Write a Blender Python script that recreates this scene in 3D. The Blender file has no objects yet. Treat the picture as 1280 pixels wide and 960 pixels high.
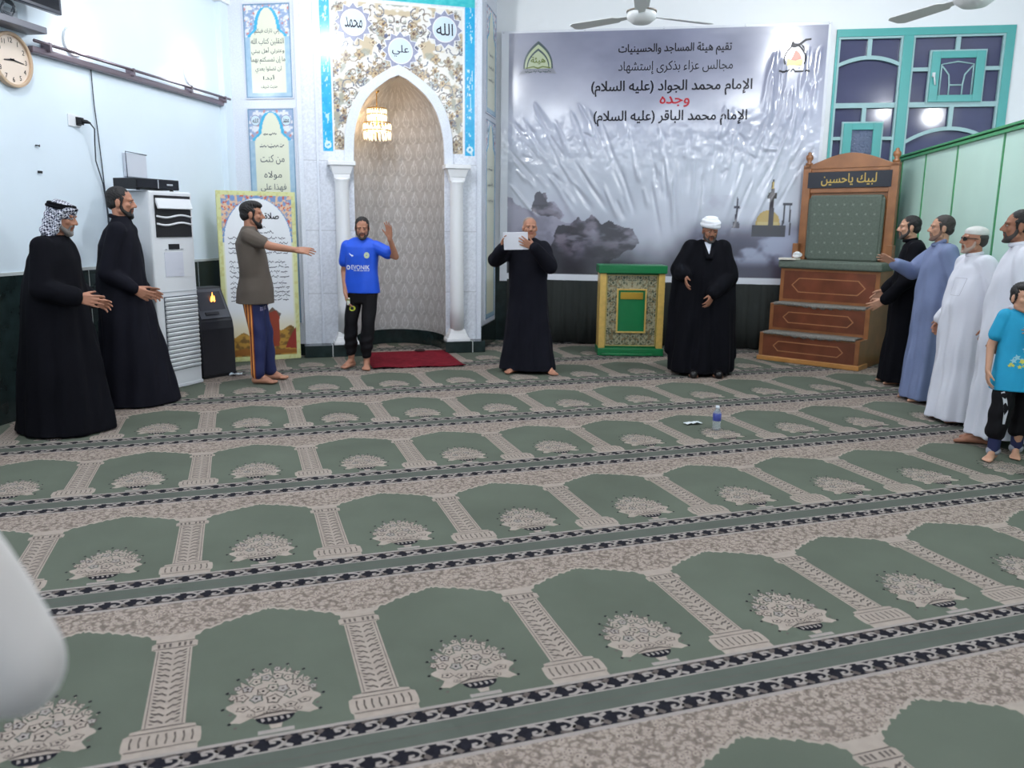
import bpy, bmesh, math, random
import numpy as np
from mathutils import Vector, Matrix
from mathutils.bvhtree import BVHTree

scene = bpy.context.scene
COL = scene.collection
PI = math.pi
random.seed(7)
rng = np.random.default_rng(7)

# ------------------------------------------------------------------ camera
cam_data = bpy.data.cameras.new('camera')
cam = bpy.data.objects.new('camera', cam_data)
COL.objects.link(cam)
cam_data.sensor_width = 36.0
cam_data.lens = 36.0 * 1018.46 / 1280.0
cam_data.clip_start = 0.05
cam.matrix_world = Matrix(((0.98537, -0.04302, 0.16490, 0.0),
                           (0.17006, 0.18614, -0.96769, 0.0),
                           (0.01094, 0.98158, 0.19074, 1.58),
                           (0, 0, 0, 1)))
cam_data.dof.use_dof = True
cam_data.dof.focus_distance = 6.0
cam_data.dof.aperture_fstop = 2.6
scene.camera = cam

# ------------------------------------------------------------------ world, lamps, exposure
scene.view_settings.view_transform = 'Standard'
scene.view_settings.look = 'None'
scene.view_settings.gamma = 1.0
scene.view_settings.use_curve_mapping = False
scene.view_settings.exposure = 0.0
w = bpy.data.worlds.new('night')
scene.world = w
w.use_nodes = True
w.node_tree.nodes['Background'].inputs['Color'].default_value = (0.02, 0.025, 0.04, 1)
w.node_tree.nodes['Background'].inputs['Strength'].default_value = 0.3

def lamp(x, y, z, power, r=0.10, col=(0.92, 0.96, 1.0)):
    d = bpy.data.lights.new('ceiling_light', 'POINT')
    d.energy = power
    d.color = col
    d.shadow_soft_size = r
    o = bpy.data.objects.new('ceiling_light', d)
    o.location = (x, y, z)
    COL.objects.link(o)
    return o
LP = 190
for (x, y, z, p) in ((-2.8, 7.67, 4.0, 0.50), (1.85, 8.4, 4.25, 0.62), (4.6, 6.9, 3.5, 0.4), (5.0, 2.0, 4.2, 0.4),
                     (-3.6, 4.4, 4.25, 0.50)):
    lamp(x, y, z, LP * p)
for (x, y, z, p, L) in ((-2.4, 1.6, 4.25, 0.50, 1.2), (1.9, 3.6, 4.25, 0.62, 1.2), (0.4, -1.2, 4.25, 0.45, 1.2)):      # tube fittings, as a row of small lamps
    for k in range(5):
        lamp(x + (k - 2) * L / 5, y, z, LP * p / 5, 0.07)

# ------------------------------------------------------------------ small helpers
def s2l(c):
    c = np.asarray(c, float) / 255.0
    return np.where(c <= 0.04045, c / 12.92, ((c + 0.055) / 1.055) ** 2.4)
def rgb(r, g, b):
    return tuple(float(v) for v in s2l((r, g, b)))

MATS = {}
def mat(name, col, rough=0.6, metal=0.0, var=0.0, vscale=8.0, bump=0.0, bscale=60.0, emit=None, estr=0.0, spec=0.5, sheen=0.0, coat=0.0, trans=0.0):
    """procedural material: principled with noise variation and noise bump"""
    if name in MATS:
        return MATS[name]
    m = bpy.data.materials.new(name)
    m.use_nodes = True
    nt = m.node_tree
    b = nt.nodes['Principled BSDF']
    b.inputs['Base Color'].default_value = (*col, 1)
    b.inputs['Roughness'].default_value = rough
    b.inputs['Metallic'].default_value = metal
    b.inputs['Specular IOR Level'].default_value = spec
    if sheen:
        b.inputs['Sheen Weight'].default_value = sheen
    if coat:
        b.inputs['Coat Weight'].default_value = coat
        b.inputs['Coat Roughness'].default_value = 0.12
    if trans:
        b.inputs['Transmission Weight'].default_value = trans
    if emit is not None:
        b.inputs['Emission Color'].default_value = (*emit, 1)
        b.inputs['Emission Strength'].default_value = estr
    if var or bump:
        tc = nt.nodes.new('ShaderNodeTexCoord')
    if var:
        n = nt.nodes.new('ShaderNodeTexNoise')
        n.inputs['Scale'].default_value = vscale
        n.inputs['Detail'].default_value = 4
        nt.links.new(tc.outputs['Object'], n.inputs['Vector'])
        r = nt.nodes.new('ShaderNodeMapRange')
        r.inputs['From Min'].default_value = 0.3
        r.inputs['From Max'].default_value = 0.7
        r.inputs['To Min'].default_value = 1 - var
        r.inputs['To Max'].default_value = 1 + var
        nt.links.new(n.outputs['Fac'], r.inputs['Value'])
        mx = nt.nodes.new('ShaderNodeVectorMath')
        mx.operation = 'SCALE'
        mx.inputs[0].default_value = col
        nt.links.new(r.outputs['Result'], mx.inputs['Scale'])
        nt.links.new(mx.outputs['Vector'], b.inputs['Base Color'])
    if bump:
        n2 = nt.nodes.new('ShaderNodeTexNoise')
        n2.inputs['Scale'].default_value = bscale
        n2.inputs['Detail'].default_value = 3
        nt.links.new(tc.outputs['Object'], n2.inputs['Vector'])
        bp = nt.nodes.new('ShaderNodeBump')
        bp.inputs['Strength'].default_value = bump
        bp.inputs['Distance'].default_value = 0.01
        nt.links.new(n2.outputs['Fac'], bp.inputs['Height'])
        nt.links.new(bp.outputs['Normal'], b.inputs['Normal'])
    MATS[name] = m
    return m

def mat_attr(name, rough=0.5, spec=0.5, bump=0.0, bscale=80):
    """material of a printed or painted surface: the print's own colours ride on the mesh as 'print'"""
    m = mat(name, (0.5, 0.5, 0.5), rough, spec=spec, bump=bump, bscale=bscale)
    nt = m.node_tree
    a = nt.nodes.new('ShaderNodeAttribute')
    a.attribute_name = 'print'
    nt.links.new(a.outputs['Color'], nt.nodes['Principled BSDF'].inputs['Base Color'])
    return m

def tag(o, label=None, cat=None, group=None, kind=None):
    if label: o['label'] = label
    if cat: o['category'] = cat
    if group: o['group'] = group
    if kind: o['kind'] = kind
    return o

def empty(name, loc=(0, 0, 0), rotz=0.0, label=None, cat=None, group=None):
    o = bpy.data.objects.new(name, None)
    o.empty_display_size = 0.1
    o.location = loc
    o.rotation_euler = (0, 0, rotz)
    COL.objects.link(o)
    return tag(o, label, cat, group)

def link(name, me, mats, parent=None, loc=None, rotz=None, smooth=None):
    if not isinstance(mats, (list, tuple)): mats = [mats]
    for m in mats: me.materials.append(m)
    o = bpy.data.objects.new(name, me)
    COL.objects.link(o)
    if parent is not None: o.parent = parent
    if loc is not None: o.location = loc
    if rotz is not None: o.rotation_euler = (0, 0, rotz)
    if smooth is not None:
        me.polygons.foreach_set('use_smooth', [smooth] * len(me.polygons))
    return o

class MB:
    """collects shapes and links them as ONE mesh object"""
    def __init__(s): s.v = []; s.f = []; s.m = []; s.sm = []
    def add(s, V, F, mi=0, smooth=False):
        k = len(s.v)
        s.v += [tuple(map(float, p)) for p in V]
        for f in F:
            s.f.append(tuple(i + k for i in f)); s.m.append(mi); s.sm.append(smooth)
        return s
    def box(s, c, d, mi=0, R=None):
        x, y, z = d[0] / 2, d[1] / 2, d[2] / 2
        V = [(-x, -y, -z), (x, -y, -z), (x, y, -z), (-x, y, -z), (-x, -y, z), (x, -y, z), (x, y, z), (-x, y, z)]
        if R is not None: V = [R @ Vector(p) for p in V]
        V = [(p[0] + c[0], p[1] + c[1], p[2] + c[2]) for p in V]
        return s.add(V, [(0, 3, 2, 1), (4, 5, 6, 7), (0, 1, 5, 4), (1, 2, 6, 5), (2, 3, 7, 6), (3, 0, 4, 7)], mi)
    def b2(s, lo, hi, mi=0):
        return s.box([(a + b) / 2 for a, b in zip(lo, hi)], [abs(b - a) for a, b in zip(lo, hi)], mi)
    def lathe(s, prof, c=(0, 0, 0), n=24, mi=0, sx=1, sy=1):
        V = []; F = []
        for r, z in prof:
            for i in range(n):
                a = 2 * PI * i / n
                V.append((c[0] + r * math.cos(a) * sx, c[1] + r * math.sin(a) * sy, c[2] + z))
        for j in range(len(prof) - 1):
            for i in range(n):
                k = (i + 1) % n
                F.append((j * n + i, j * n + k, (j + 1) * n + k, (j + 1) * n + i))
        F.append(tuple(range(n))[::-1]); F.append(tuple(range((len(prof) - 1) * n, len(prof) * n)))
        return s.add(V, F, mi, True)
    def tube(s, P, r, n=8, mi=0, closed=False):
        P = [Vector(p) for p in P]; V = []; F = []
        rr = r if isinstance(r, (list, tuple)) else [r] * len(P)
        N = len(P); up = None
        for i, p in enumerate(P):
            a = P[(i - 1) % N] if (closed or i) else p
            b = P[(i + 1) % N] if (closed or i < N - 1) else p
            t = (b - a).normalized()
            if up is None:
                up = Vector((0, 0, 1)) if abs(t.z) < 0.9 else Vector((1, 0, 0))
            x = t.cross(up).normalized(); y = x.cross(t).normalized(); up = y
            for k in range(n):
                q = 2 * PI * k / n
                V.append(p + x * (rr[i] * math.cos(q)) + y * (rr[i] * math.sin(q)))
        for i in range(N if closed else N - 1):
            for k in range(n):
                l = (k + 1) % n; j = (i + 1) % N
                F.append((i * n + k, i * n + l, j * n + l, j * n + k))
        if not closed:
            F.append(tuple(range(n))[::-1]); F.append(tuple(range((N - 1) * n, N * n)))
        return s.add(V, F, mi, True)
    def prism(s, poly, fn, d0, d1, mi=0):
        """polygon (a,b) extruded from depth d0 to d1; fn(a,b,d) -> xyz"""
        n = len(poly)
        V = [fn(a, b, d0) for a, b in poly] + [fn(a, b, d1) for a, b in poly]
        F = [tuple(range(n)), tuple(range(2 * n - 1, n - 1, -1))]
        F += [(i, i + n, (i + 1) % n + n, (i + 1) % n) for i in range(n)]
        return s.add(V, F, mi)
    def strip(s, outer, inner, fn, d0, d1, mi=0, closed=False):
        """moulding between two matching outlines"""
        n = len(outer); V = []; F = []
        for (a, b), (c, d) in zip(outer, inner):
            V += [fn(a, b, d0), fn(c, d, d0), fn(c, d, d1), fn(a, b, d1)]
        for i in range(n if closed else n - 1):
            j = (i + 1) % n
            for k in range(4):
                l = (k + 1) % 4
                F.append((i * 4 + k, i * 4 + l, j * 4 + l, j * 4 + k))
        if not closed: F += [(0, 1, 2, 3), tuple(range((n - 1) * 4 + 3, (n - 1) * 4 - 1, -1))]
        return s.add(V, F, mi)
    def flat(s, V2, F2, fn, d=0.0, mi=0):
        return s.add([fn(a, b, d) for a, b in V2], F2, mi)
    def flatv(s, V2, F2, vfn, d=0.0, mi=0):
        """as flat, but vfn takes whole arrays"""
        V2 = np.array(V2, float)
        return s.add(vfn(V2[:, 0], V2[:, 1], d), F2, mi)
    def build(s, name, mats, parent=None, loc=None, rotz=None, bevel=0.0, fixn=True):
        me = bpy.data.meshes.new(name)
        me.from_pydata(s.v, [], s.f)
        me.polygons.foreach_set('material_index', s.m)
        me.polygons.foreach_set('use_smooth', s.sm)
        if fixn:
            bm = bmesh.new(); bm.from_mesh(me)
            bmesh.ops.recalc_face_normals(bm, faces=bm.faces)
            bm.to_mesh(me); bm.free()
        me.update()
        o = link(name, me, mats, parent, loc, rotz)
        if any(s.sm) and not all(s.sm): pass
        if bevel:
            bv = o.modifiers.new('bevel', 'BEVEL'); bv.width = bevel; bv.segments = 2; bv.limit_method = 'ANGLE'
        return o

def copy_tree(o, parent=None):
    c = o.copy(); COL.objects.link(c)
    c.parent = parent
    for ch in list(o.children): copy_tree(ch, c)
    return c

# ------------------------------------------------------------------ noise on numpy arrays
def vnoise(x, y, seed=0):
    g = np.random.default_rng(seed).random((256, 256))
    xi = np.floor(x).astype(int); yi = np.floor(y).astype(int)
    fx = x - xi; fy = y - yi
    fx = fx * fx * (3 - 2 * fx); fy = fy * fy * (3 - 2 * fy)
    a = g[xi % 256, yi % 256]; b = g[(xi + 1) % 256, yi % 256]
    c = g[xi % 256, (yi + 1) % 256]; d = g[(xi + 1) % 256, (yi + 1) % 256]
    return (a * (1 - fx) + b * fx) * (1 - fy) + (c * (1 - fx) + d * fx) * fy
def fbm(x, y, octv=4, seed=0):
    r = 0; a = 0.5; t = 0
    for k in range(octv):
        r = r + a * vnoise(x * 2 ** k + 17.3 * k, y * 2 ** k + 9.1 * k, seed + k); t += a; a *= 0.5
    return r / t
def sstep(a, b, x):
    t = np.clip((x - a) / (b - a), 0, 1); return t * t * (3 - 2 * t)
def mix(c0, c1, t):
    t = np.asarray(t)[..., None]; return np.asarray(c0) * (1 - t) + np.asarray(c1) * t
def inpoly(x, y, poly):
    r = np.zeros(x.shape, bool); n = len(poly)
    for i in range(n):
        x0, y0 = poly[i]; x1, y1 = poly[(i + 1) % n]
        if y0 == y1: continue
        r ^= ((y0 > y) != (y1 > y)) & (x < (x1 - x0) * (y - y0) / (y1 - y0) + x0)
    return r

def print_grid(name, a0, a1, b0, b1, step, colfn, posfn, m, parent=None, keep=None, fixflip=False):
    """a surface carrying a print: colfn(A,B)->sRGB 0-255, posfn(A,B)->xyz"""
    na = max(2, int(round((a1 - a0) / step)) + 1); nb = max(2, int(round((b1 - b0) / step)) + 1)
    A, B = np.meshgrid(np.linspace(a0, a1, na), np.linspace(b0, b1, nb), indexing='ij')
    P = posfn(A, B).reshape(-1, 3)
    C = s2l(np.clip(colfn(A, B), 0, 255)).reshape(-1, 3)
    I = np.arange(na * nb).reshape(na, nb)
    Q = np.stack([I[:-1, :-1], I[1:, :-1], I[1:, 1:], I[:-1, 1:]], -1)
    if keep is not None:
        K = keep((A[:-1, :-1] + A[1:, 1:]) / 2, (B[:-1, :-1] + B[1:, 1:]) / 2)
        Q = Q[K]
    Q = Q.reshape(-1, 4)
    if fixflip: Q = Q[:, ::-1]
    me = bpy.data.meshes.new(name)
    me.vertices.add(len(P)); me.vertices.foreach_set('co', P.ravel())
    me.loops.add(Q.size); me.loops.foreach_set('vertex_index', Q.ravel().astype(np.int32))
    me.polygons.add(len(Q)); me.polygons.foreach_set('loop_start', np.arange(0, Q.size, 4, dtype=np.int32))
    me.update(calc_edges=True)
    at = me.color_attributes.new('print', 'FLOAT_COLOR', 'POINT')
    at.data.foreach_set('color', np.c_[C, np.ones(len(C))].ravel().astype(np.float32))
    me.validate()
    return link(name, me, m, parent, smooth=True)

# ------------------------------------------------------------------ lettering
AR = {}
def _ar():
    four = {'ئ': 0xFE89, 'ب': 0xFE8F, 'ت': 0xFE95, 'ث': 0xFE99, 'ج': 0xFE9D, 'ح': 0xFEA1, 'خ': 0xFEA5, 'س': 0xFEB1, 'ش': 0xFEB5,
            'ص': 0xFEB9, 'ض': 0xFEBD, 'ط': 0xFEC1, 'ظ': 0xFEC5, 'ع': 0xFEC9, 'غ': 0xFECD, 'ف': 0xFED1, 'ق': 0xFED5, 'ك': 0xFED9,
            'ل': 0xFEDD, 'م': 0xFEE1, 'ن': 0xFEE5, 'ه': 0xFEE9, 'ي': 0xFEF1}
    two = {'ا': 0xFE8D, 'أ': 0xFE83, 'إ': 0xFE87, 'آ': 0xFE81, 'ة': 0xFE93, 'د': 0xFEA9, 'ذ': 0xFEAB, 'ر': 0xFEAD, 'ز': 0xFEAF,
           'و': 0xFEED, 'ى': 0xFEEF, 'ؤ': 0xFE85, '\uFEFB': 0xFEFB, '\uFEF7': 0xFEF7, '\uFEF9': 0xFEF9}
    for k, c in four.items(): AR[k] = (chr(c), chr(c + 1), chr(c + 2), chr(c + 3))
    for k, c in two.items(): AR[k] = (chr(c), chr(c + 1), None, None)
    AR['ء'] = ('\uFE80', None, None, None)
_ar()
def shape(t):
    t = t.replace('لا', '\uFEFB').replace('لأ', '\uFEF7').replace('لإ', '\uFEF9')
    out = []
    for i, ch in enumerate(t):
        if ch not in AR:
            out.append({'(': ')', ')': '('}.get(ch, ch)); continue
        f = AR[ch]
        p = AR.get(t[i - 1]) if i else None
        n = AR.get(t[i + 1]) if i + 1 < len(t) else None
        pj = p is not None and p[2] is not None and f[1] is not None
        nj = n is not None and f[2] is not None and n[1] is not None
        out.append(f[3] if pj and nj else f[1] if pj else f[2] if nj else f[0])
    return ''.join(reversed(out))
def letters(text, cx, cz, width=None, height=None, arabic=True, bold=0.0, rows=40):
    """filled lettering of one line of writing, centred at (cx,cz): 2D points and faces (row by row, non-zero winding)"""
    cu = bpy.data.curves.new('writing', 'FONT')
    cu.body = shape(text) if arabic else text
    cu.resolution_u = 4
    cu.fill_mode = 'NONE'
    ob = bpy.data.objects.new('writing', cu); COL.objects.link(ob)
    dg = bpy.context.evaluated_depsgraph_get()
    me = bpy.data.meshes.new_from_object(ob.evaluated_get(dg))
    P = np.array([v.co[:2] for v in me.vertices]); E = np.array([e.vertices[:] for e in me.edges])
    bpy.data.objects.remove(ob); bpy.data.curves.remove(cu); bpy.data.meshes.remove(me)
    # follow every outline round so that its direction is known
    nb = {}
    for a, b in E: nb.setdefault(a, []).append(b); nb.setdefault(b, []).append(a)
    seen = set(); segs = []
    for s in range(len(P)):
        if s in seen or s not in nb: continue
        loop = [s]; seen.add(s); cur = s; nxt = s + 1 if (s + 1) in nb[s] else nb[s][0]
        while nxt is not None and nxt not in seen:
            loop.append(nxt); seen.add(nxt); cur = nxt
            nxt = next((q for q in nb[cur] if q not in seen), None)
        segs += [(P[loop[k]], P[loop[(k + 1) % len(loop)]]) for k in range(len(loop))]
    A = np.array([a for a, b in segs]); B = np.array([b for a, b in segs])
    lo = P.min(0); hi = P.max(0); d = hi - lo
    kx = width / d[0] if width else None
    kz = height / d[1] if height else None
    kx = kx or kz; kz = kz or kx
    V = []; F = []
    dz = d[1] / rows
    for r in range(rows):
        z = lo[1] + (r + 0.5) * dz
        up = (A[:, 1] <= z) & (B[:, 1] > z); dn = (B[:, 1] <= z) & (A[:, 1] > z)
        m = up | dn
        if not m.any(): continue
        x = A[m, 0] + (z - A[m, 1]) / (B[m, 1] - A[m, 1]) * (B[m, 0] - A[m, 0])
        wd = np.where(up[m], 1, -1); o = np.argsort(x); x = x[o]; wd = np.cumsum(wd[o])
        runs = []
        for i in range(len(x) - 1):
            if wd[i] != 0:
                a, b = x[i] - bold, x[i + 1] + bold
                if runs and a <= runs[-1][1]: runs[-1][1] = max(b, runs[-1][1])
                else: runs.append([a, b])
        for a, b in runs:
            k = len(V); h0 = dz * 0.5 + bold * 0.7
            V += [(a, z - h0), (b, z - h0), (b, z + h0), (a, z + h0)]; F.append((k, k + 1, k + 2, k + 3))
    V = [((x - (lo[0] + hi[0]) / 2) * kx + cx, (z - (lo[1] + hi[1]) / 2) * kz + cz) for x, z in V]
    return V, F
def squiggle(cx, cz, width, h, seed, thick=0.35):
    """a line of writing too small to read: joined strokes with dots"""
    r = random.Random(seed); V = []; F = []
    x = cx - width / 2
    while x < cx + width / 2 - h:
        wl = min(r.uniform(1.5, 4.0) * h, cx + width / 2 - x)
        n = max(3, int(wl / (h * 0.35)))
        pts = [(x + wl * i / n, cz - h * 0.25 + r.choice((0, 0, 0.25, 0.6, 0.1)) * h) for i in range(n + 1)]
        for i in range(n):
            (x0, z0), (x1, z1) = pts[i], pts[i + 1]; t = h * thick * 0.5; k = len(V)
            V += [(x0, z0 - t), (x1 + t * 0.4, z1 - t), (x1 + t * 0.4, z1 + t), (x0, z0 + t)]; F.append((k, k + 1, k + 2, k + 3))
        for q in range(r.randint(1, 2)):
            dx = x + r.uniform(0.2, 0.8) * wl; dz = cz + r.choice((-0.55, 0.65)) * h; t = h * 0.12; k = len(V)
            V += [(dx - t, dz - t), (dx + t, dz - t), (dx + t, dz + t), (dx - t, dz + t)]; F.append((k, k + 1, k + 2, k + 3))
        x += wl + h * 0.45
    return V, F
def disc(cx, cz, r, n=24, sx=1.0):
    return [(cx + r * sx * math.cos(2 * PI * i / n), cz + r * math.sin(2 * PI * i / n)) for i in range(n)], [tuple(range(n))]
def star(cx, cz, r0, r1, n, rot=0):
    P = []
    for i in range(2 * n):
        q = PI * i / n + rot; r = r0 if i % 2 == 0 else r1
        P.append((cx + r * math.cos(q), cz + r * math.sin(q)))
    return P, [tuple(range(2 * n))]

# =================================================================== SETTING
YB, XL, YC = 11.2, -5.0, 9.267          # banner wall, left wall, facet left of the prayer niche
M_wall = mat('wall_paint', rgb(226, 238, 248), 0.28, var=0.02, vscale=1.5, bump=0.04, bscale=25, spec=0.35)
M_white = mat('white_paint', rgb(238, 240, 242), 0.45, bump=0.03, bscale=40)
M_ceil = mat('ceiling_paint', rgb(236, 238, 240), 0.7, bump=0.05, bscale=30)
M_marble = mat('dark_green_marble', rgb(34, 46, 46), 0.16, var=0.35, vscale=9, spec=0.5)
M_grout = mat('tile_joint', rgb(190, 195, 195), 0.7)
M_screed = mat('floor_tiles', rgb(150, 150, 146), 0.5, var=0.1)
M_black = mat('black_plastic', rgb(24, 24, 28), 0.35, spec=0.4)
M_steel = mat('steel', rgb(170, 172, 178), 0.3, metal=0.9)
M_gold = mat('gold', rgb(214, 170, 70), 0.3, metal=0.85, bump=0.1)

def struct(name, mb, m, bevel=0.0):
    o = mb.build(name, m, bevel=bevel); o['kind'] = 'structure'; return o
struct('floor', MB().b2((-5.2, -3.2, -0.12), (7.2, 11.4, -0.006)), M_screed)
struct('ceiling', MB().b2((-5.2, -3.2, 4.6), (7.2, 11.4, 4.75)), M_ceil)
struct('wall_left', MB().b2((-5.2, -3.2, -0.012), (XL, 11.4, 4.6)), M_wall)
struct('wall_right', MB().b2((7.0, -3.2, -0.012), (7.2, 11.4, 4.6)), M_wall)
struct('wall_front', MB().b2((XL, -3.2, -0.012), (7.0, -3.0, 4.6)), M_wall)
WX0, WX1, WZ0, WZ1 = 2.10, 4.13, 1.25, 3.99
mb = MB()
mb.b2((XL, YB, -0.012), (WX0, 11.4, 4.6)); mb.b2((WX1, YB, -0.012), (7.0, 11.4, 4.6))
mb.b2((WX0, YB, -0.012), (WX1, 11.4, WZ0)); mb.b2((WX0, YB, WZ1), (WX1, 11.4, 4.6))
struct('wall_back', mb, M_white)
struct('wall_alcove_left', MB().b2((XL, YC, 0.14), (-4.13, YC + 0.12, 4.6)), None or mat('speckled_cladding', rgb(222, 226, 236), 0.3, var=0.06, vscale=60, bump=0.03))
struct('wall_alcove_right', MB().b2((-2.283, 10.226, 0.14), (-2.163, YB, 4.6)), MATS['speckled_cladding'])
# beam along the top of the left wall and a pilaster in the corner
struct('trim_1', MB().b2((XL, -3.0, 4.02), (-4.9, YC, 4.6)), M_white)
struct('trim_2', MB().b2((XL, 9.1, 1.2), (-4.93, YC, 4.02)), M_wall)
# dark marble wainscot, left wall and back wall, with its pale cap and joints
def wainscot(name, fn, a0, a1, h, step):
    mb = MB()
    mb.prism([(a0, 0.0), (a1, 0.0), (a1, h), (a0, h)], fn, 0.0, 0.018)
    mb.prism([(a0, h), (a1, h), (a1, h + 0.025), (a0, h + 0.025)], fn, 0.0, 0.024, 1)
    a = a0 + step
    while a < a1 - 0.1:
        mb.prism([(a, 0.0), (a + 0.006, 0.0), (a + 0.006, h), (a, h)], fn, 0.018, 0.0195, 1); a += step
    o = mb.build(name, [M_marble, M_grout]); o['kind'] = 'structure'
wainscot('baseboard_left', lambda a, z, d: (XL + d, a, z), -3.0, YC, 1.15, 0.6)
wainscot('baseboard_back', lambda a, z, d: (a, YB - d, z), -2.16, 6.9, 1.05, 0.6)

# =================================================================== CARPET
PX, PY, CX0, CY0 = 0.6953, 1.3521, -0.3016, 2.4278
CA, SA = math.cos(math.radians(-28.16)), math.sin(math.radians(-28.16))
def carpet():
    rows = {}
    planes = ((1, 0, 4.985), (-1, 0, 2.95), (0, 1, 0.3), (0, -1, 11.17))     # nx*X+ny*Y+c >= 0
    def clip(P):
        for nx, ny, c in planes:
            D = [nx * x + ny * y + c for x, y in P]
            if min(D) >= 0: continue
            Q = []
            for i in range(len(P)):
                j = (i + 1) % len(P); a, b = D[i], D[j]
                if a >= 0: Q.append(P[i])
                if (a < 0) != (b < 0):
                    t = a / (a - b); Q.append((P[i][0] + (P[j][0] - P[i][0]) * t, P[i][1] + (P[j][1] - P[i][1]) * t))
            P = Q
            if len(P) < 3: return None
        return P
    shapes = []           # (polygon in tile metres, layer, material)
    SEAM = 1.2105
    def sh(P, lay, mi):
        if min(y for x, y in P) > SEAM - 0.001: P = [(x, y - PY) for x, y in P]
        shapes.append((P, lay, mi))
    G, BE, FL, BK, LT, BR, GM = range(7)
    w = PX
    sh([(0, SEAM - PY), (w, SEAM - PY), (w, SEAM), (0, SEAM)], 0, BE)
    # --- green arched field between two woven columns
    prof = [(0.155, 0.0), (0.155, 0.028), (0.166, 0.04), (0.168, 0.075), (0.164, 0.112), (0.142, 0.122), (0.14, 0.138),
            (0.094, 0.145), (0.092, 0.40), (0.092, 0.652), (0.116, 0.662), (0.118, 0.70), (0.10, 0.712), (0.10, 0.742), (0.125, 0.75)]
    arch = []
    r = random.Random(3)
    for i in range(1, 41):
        t = i / 40
        u = 0.125 + (0.5 - 0.125) * t
        v = 0.752 + 0.128 * (t ** 0.92) + 0.010 * math.sin(t * PI) + (0.014 + 0.006 * math.sin(t * 23)) * abs(math.sin(7 * PI * t)) ** 0.7
        if i == 40: v = 0.902
        arch.append((u, v))
    half = prof + arch
    P = [(u * w, v) for u, v in half] + [((1 - u) * w, v) for u, v in half[::-1][1:]]
    sh(P, 1, G)
    # --- floral spandrel (between the arch line and the scroll band)
    P = [(u * w, v + 0.016) for u, v in arch]
    P = [(0, 0.775), (0.1 * w, 0.775)] + P + [(w - x, y) for x, y in P[::-1][1:]] + [(0.9 * w, 0.775), (w, 0.775), (w, 1.06), (0, 1.06)]
    sh(P, 1, FL)
    sh([(0, 1.06), (w, 1.06), (w, 1.078), (0, 1.078)], 1, LT)
    # --- scroll strips, green middle
    sh([(0, 1.078), (w, 1.078), (w, 1.150), (0, 1.150)], 1, BK)
    sh([(0, 1.150), (w, 1.150), (w, 1.159), (0, 1.159)], 1, LT)
    sh([(0, 1.159), (w, 1.159), (w, SEAM), (0, SEAM)], 1, GM); sh([(0, SEAM), (w, SEAM), (w, 1.262), (0, 1.262)], 1, GM)
    sh([(0, SEAM - 0.0025), (w, SEAM - 0.0025), (w, SEAM), (0, SEAM)], 2, BR)
    sh([(0, 1.262), (w, 1.262), (w, 1.270), (0, 1.270)], 1, LT)
    sh([(0, 1.270), (w, 1.270), (w, 1.336), (0, 1.336)], 1, BK)
    sh([(0, 1.336), (w, 1.336), (w, PY), (0, PY)], 1, LT)
    def ribbon(pts, th, lay, mi):
        L = []; R = []
        n = len(pts)
        for i in range(n):
            a = pts[max(i - 1, 0)]; b = pts[min(i + 1, n - 1)]
            dx, dy = b[0] - a[0], b[1] - a[1]; q = math.hypot(dx, dy) or 1
            t = 1.3 * th * (0.55 + 0.45 * math.sin(PI * (i + 0.5) / n))
            L.append((pts[i][0] - dy / q * t, pts[i][1] + dx / q * t)); R.append((pts[i][0] + dy / q * t, pts[i][1] - dx / q * t))
        for i in range(n - 1): sh([L[i], L[i + 1], R[i + 1], R[i]], lay, mi)
    p7 = w / 7
    for k in range(7):
        for v0, v1, fl in ((1.270, 1.336, 1), (1.078, 1.150, -1)):
            cx = (k + 0.5) * p7; cz = (v0 + v1) / 2; hh = (v1 - v0)
            def S(x, y): return (cx + x * p7, cz + y * hh * fl)
            # scroll: a hook, its curl and a foot
            ribbon([S(-0.34, -0.42), S(-0.1, -0.40), S(0.1, -0.22), S(0.16, 0.02), S(0.06, 0.22), S(-0.12, 0.30), S(-0.26, 0.20), S(-0.24, 0.04), S(-0.10, 0.02)], 0.0065, 2, LT)
            ribbon([S(0.10, 0.10), S(0.24, 0.24), S(0.36, 0.42)], 0.008, 2, BR)
            ribbon([S(0.14, -0.2), S(0.28, -0.32), S(0.40, -0.40)], 0.0065, 2, LT)
            ribbon([S(-0.40, 0.34), S(-0.26, 0.42), S(0.0, 0.44)], 0.005, 2, BR)
    # --- column: ribs of the base, chevrons on the shaft, capital lines (around u=0, split over both sides)
    def mir(P, lay, mi):
        sh(P, lay, mi); sh([(w - x, y) for x, y in P], lay, mi)
    for i in range(4):
        x = (0.012 + 0.037 * i) * w
        mir([(x, 0.05), (x + 0.006, 0.046), (x + 0.009, 0.075), (x + 0.006, 0.106), (x, 0.102), (x + 0.004, 0.075)], 2, BR)
    mir([(0, 0.030), (0.15 * w, 0.030), (0.15 * w, 0.034), (0, 0.034)], 2, BR)
    mir([(0, 0.118), (0.14 * w, 0.118), (0.14 * w, 0.122), (0, 0.122)], 2, BR)
    mir([(0, 0.141), (0.092 * w, 0.141), (0.092 * w, 0.146), (0, 0.146)], 2, BR)
    mir([(0, 0.66), (0.11 * w, 0.66), (0.11 * w, 0.665), (0, 0.665)], 2, BR)
    mir([(0, 0.708), (0.10 * w, 0.708), (0.10 * w, 0.713), (0, 0.713)], 2, BR)
    mir([(0.078 * w, 0.15), (0.082 * w, 0.15), (0.082 * w, 0.65), (0.078 * w, 0.65)], 2, BR)
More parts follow.
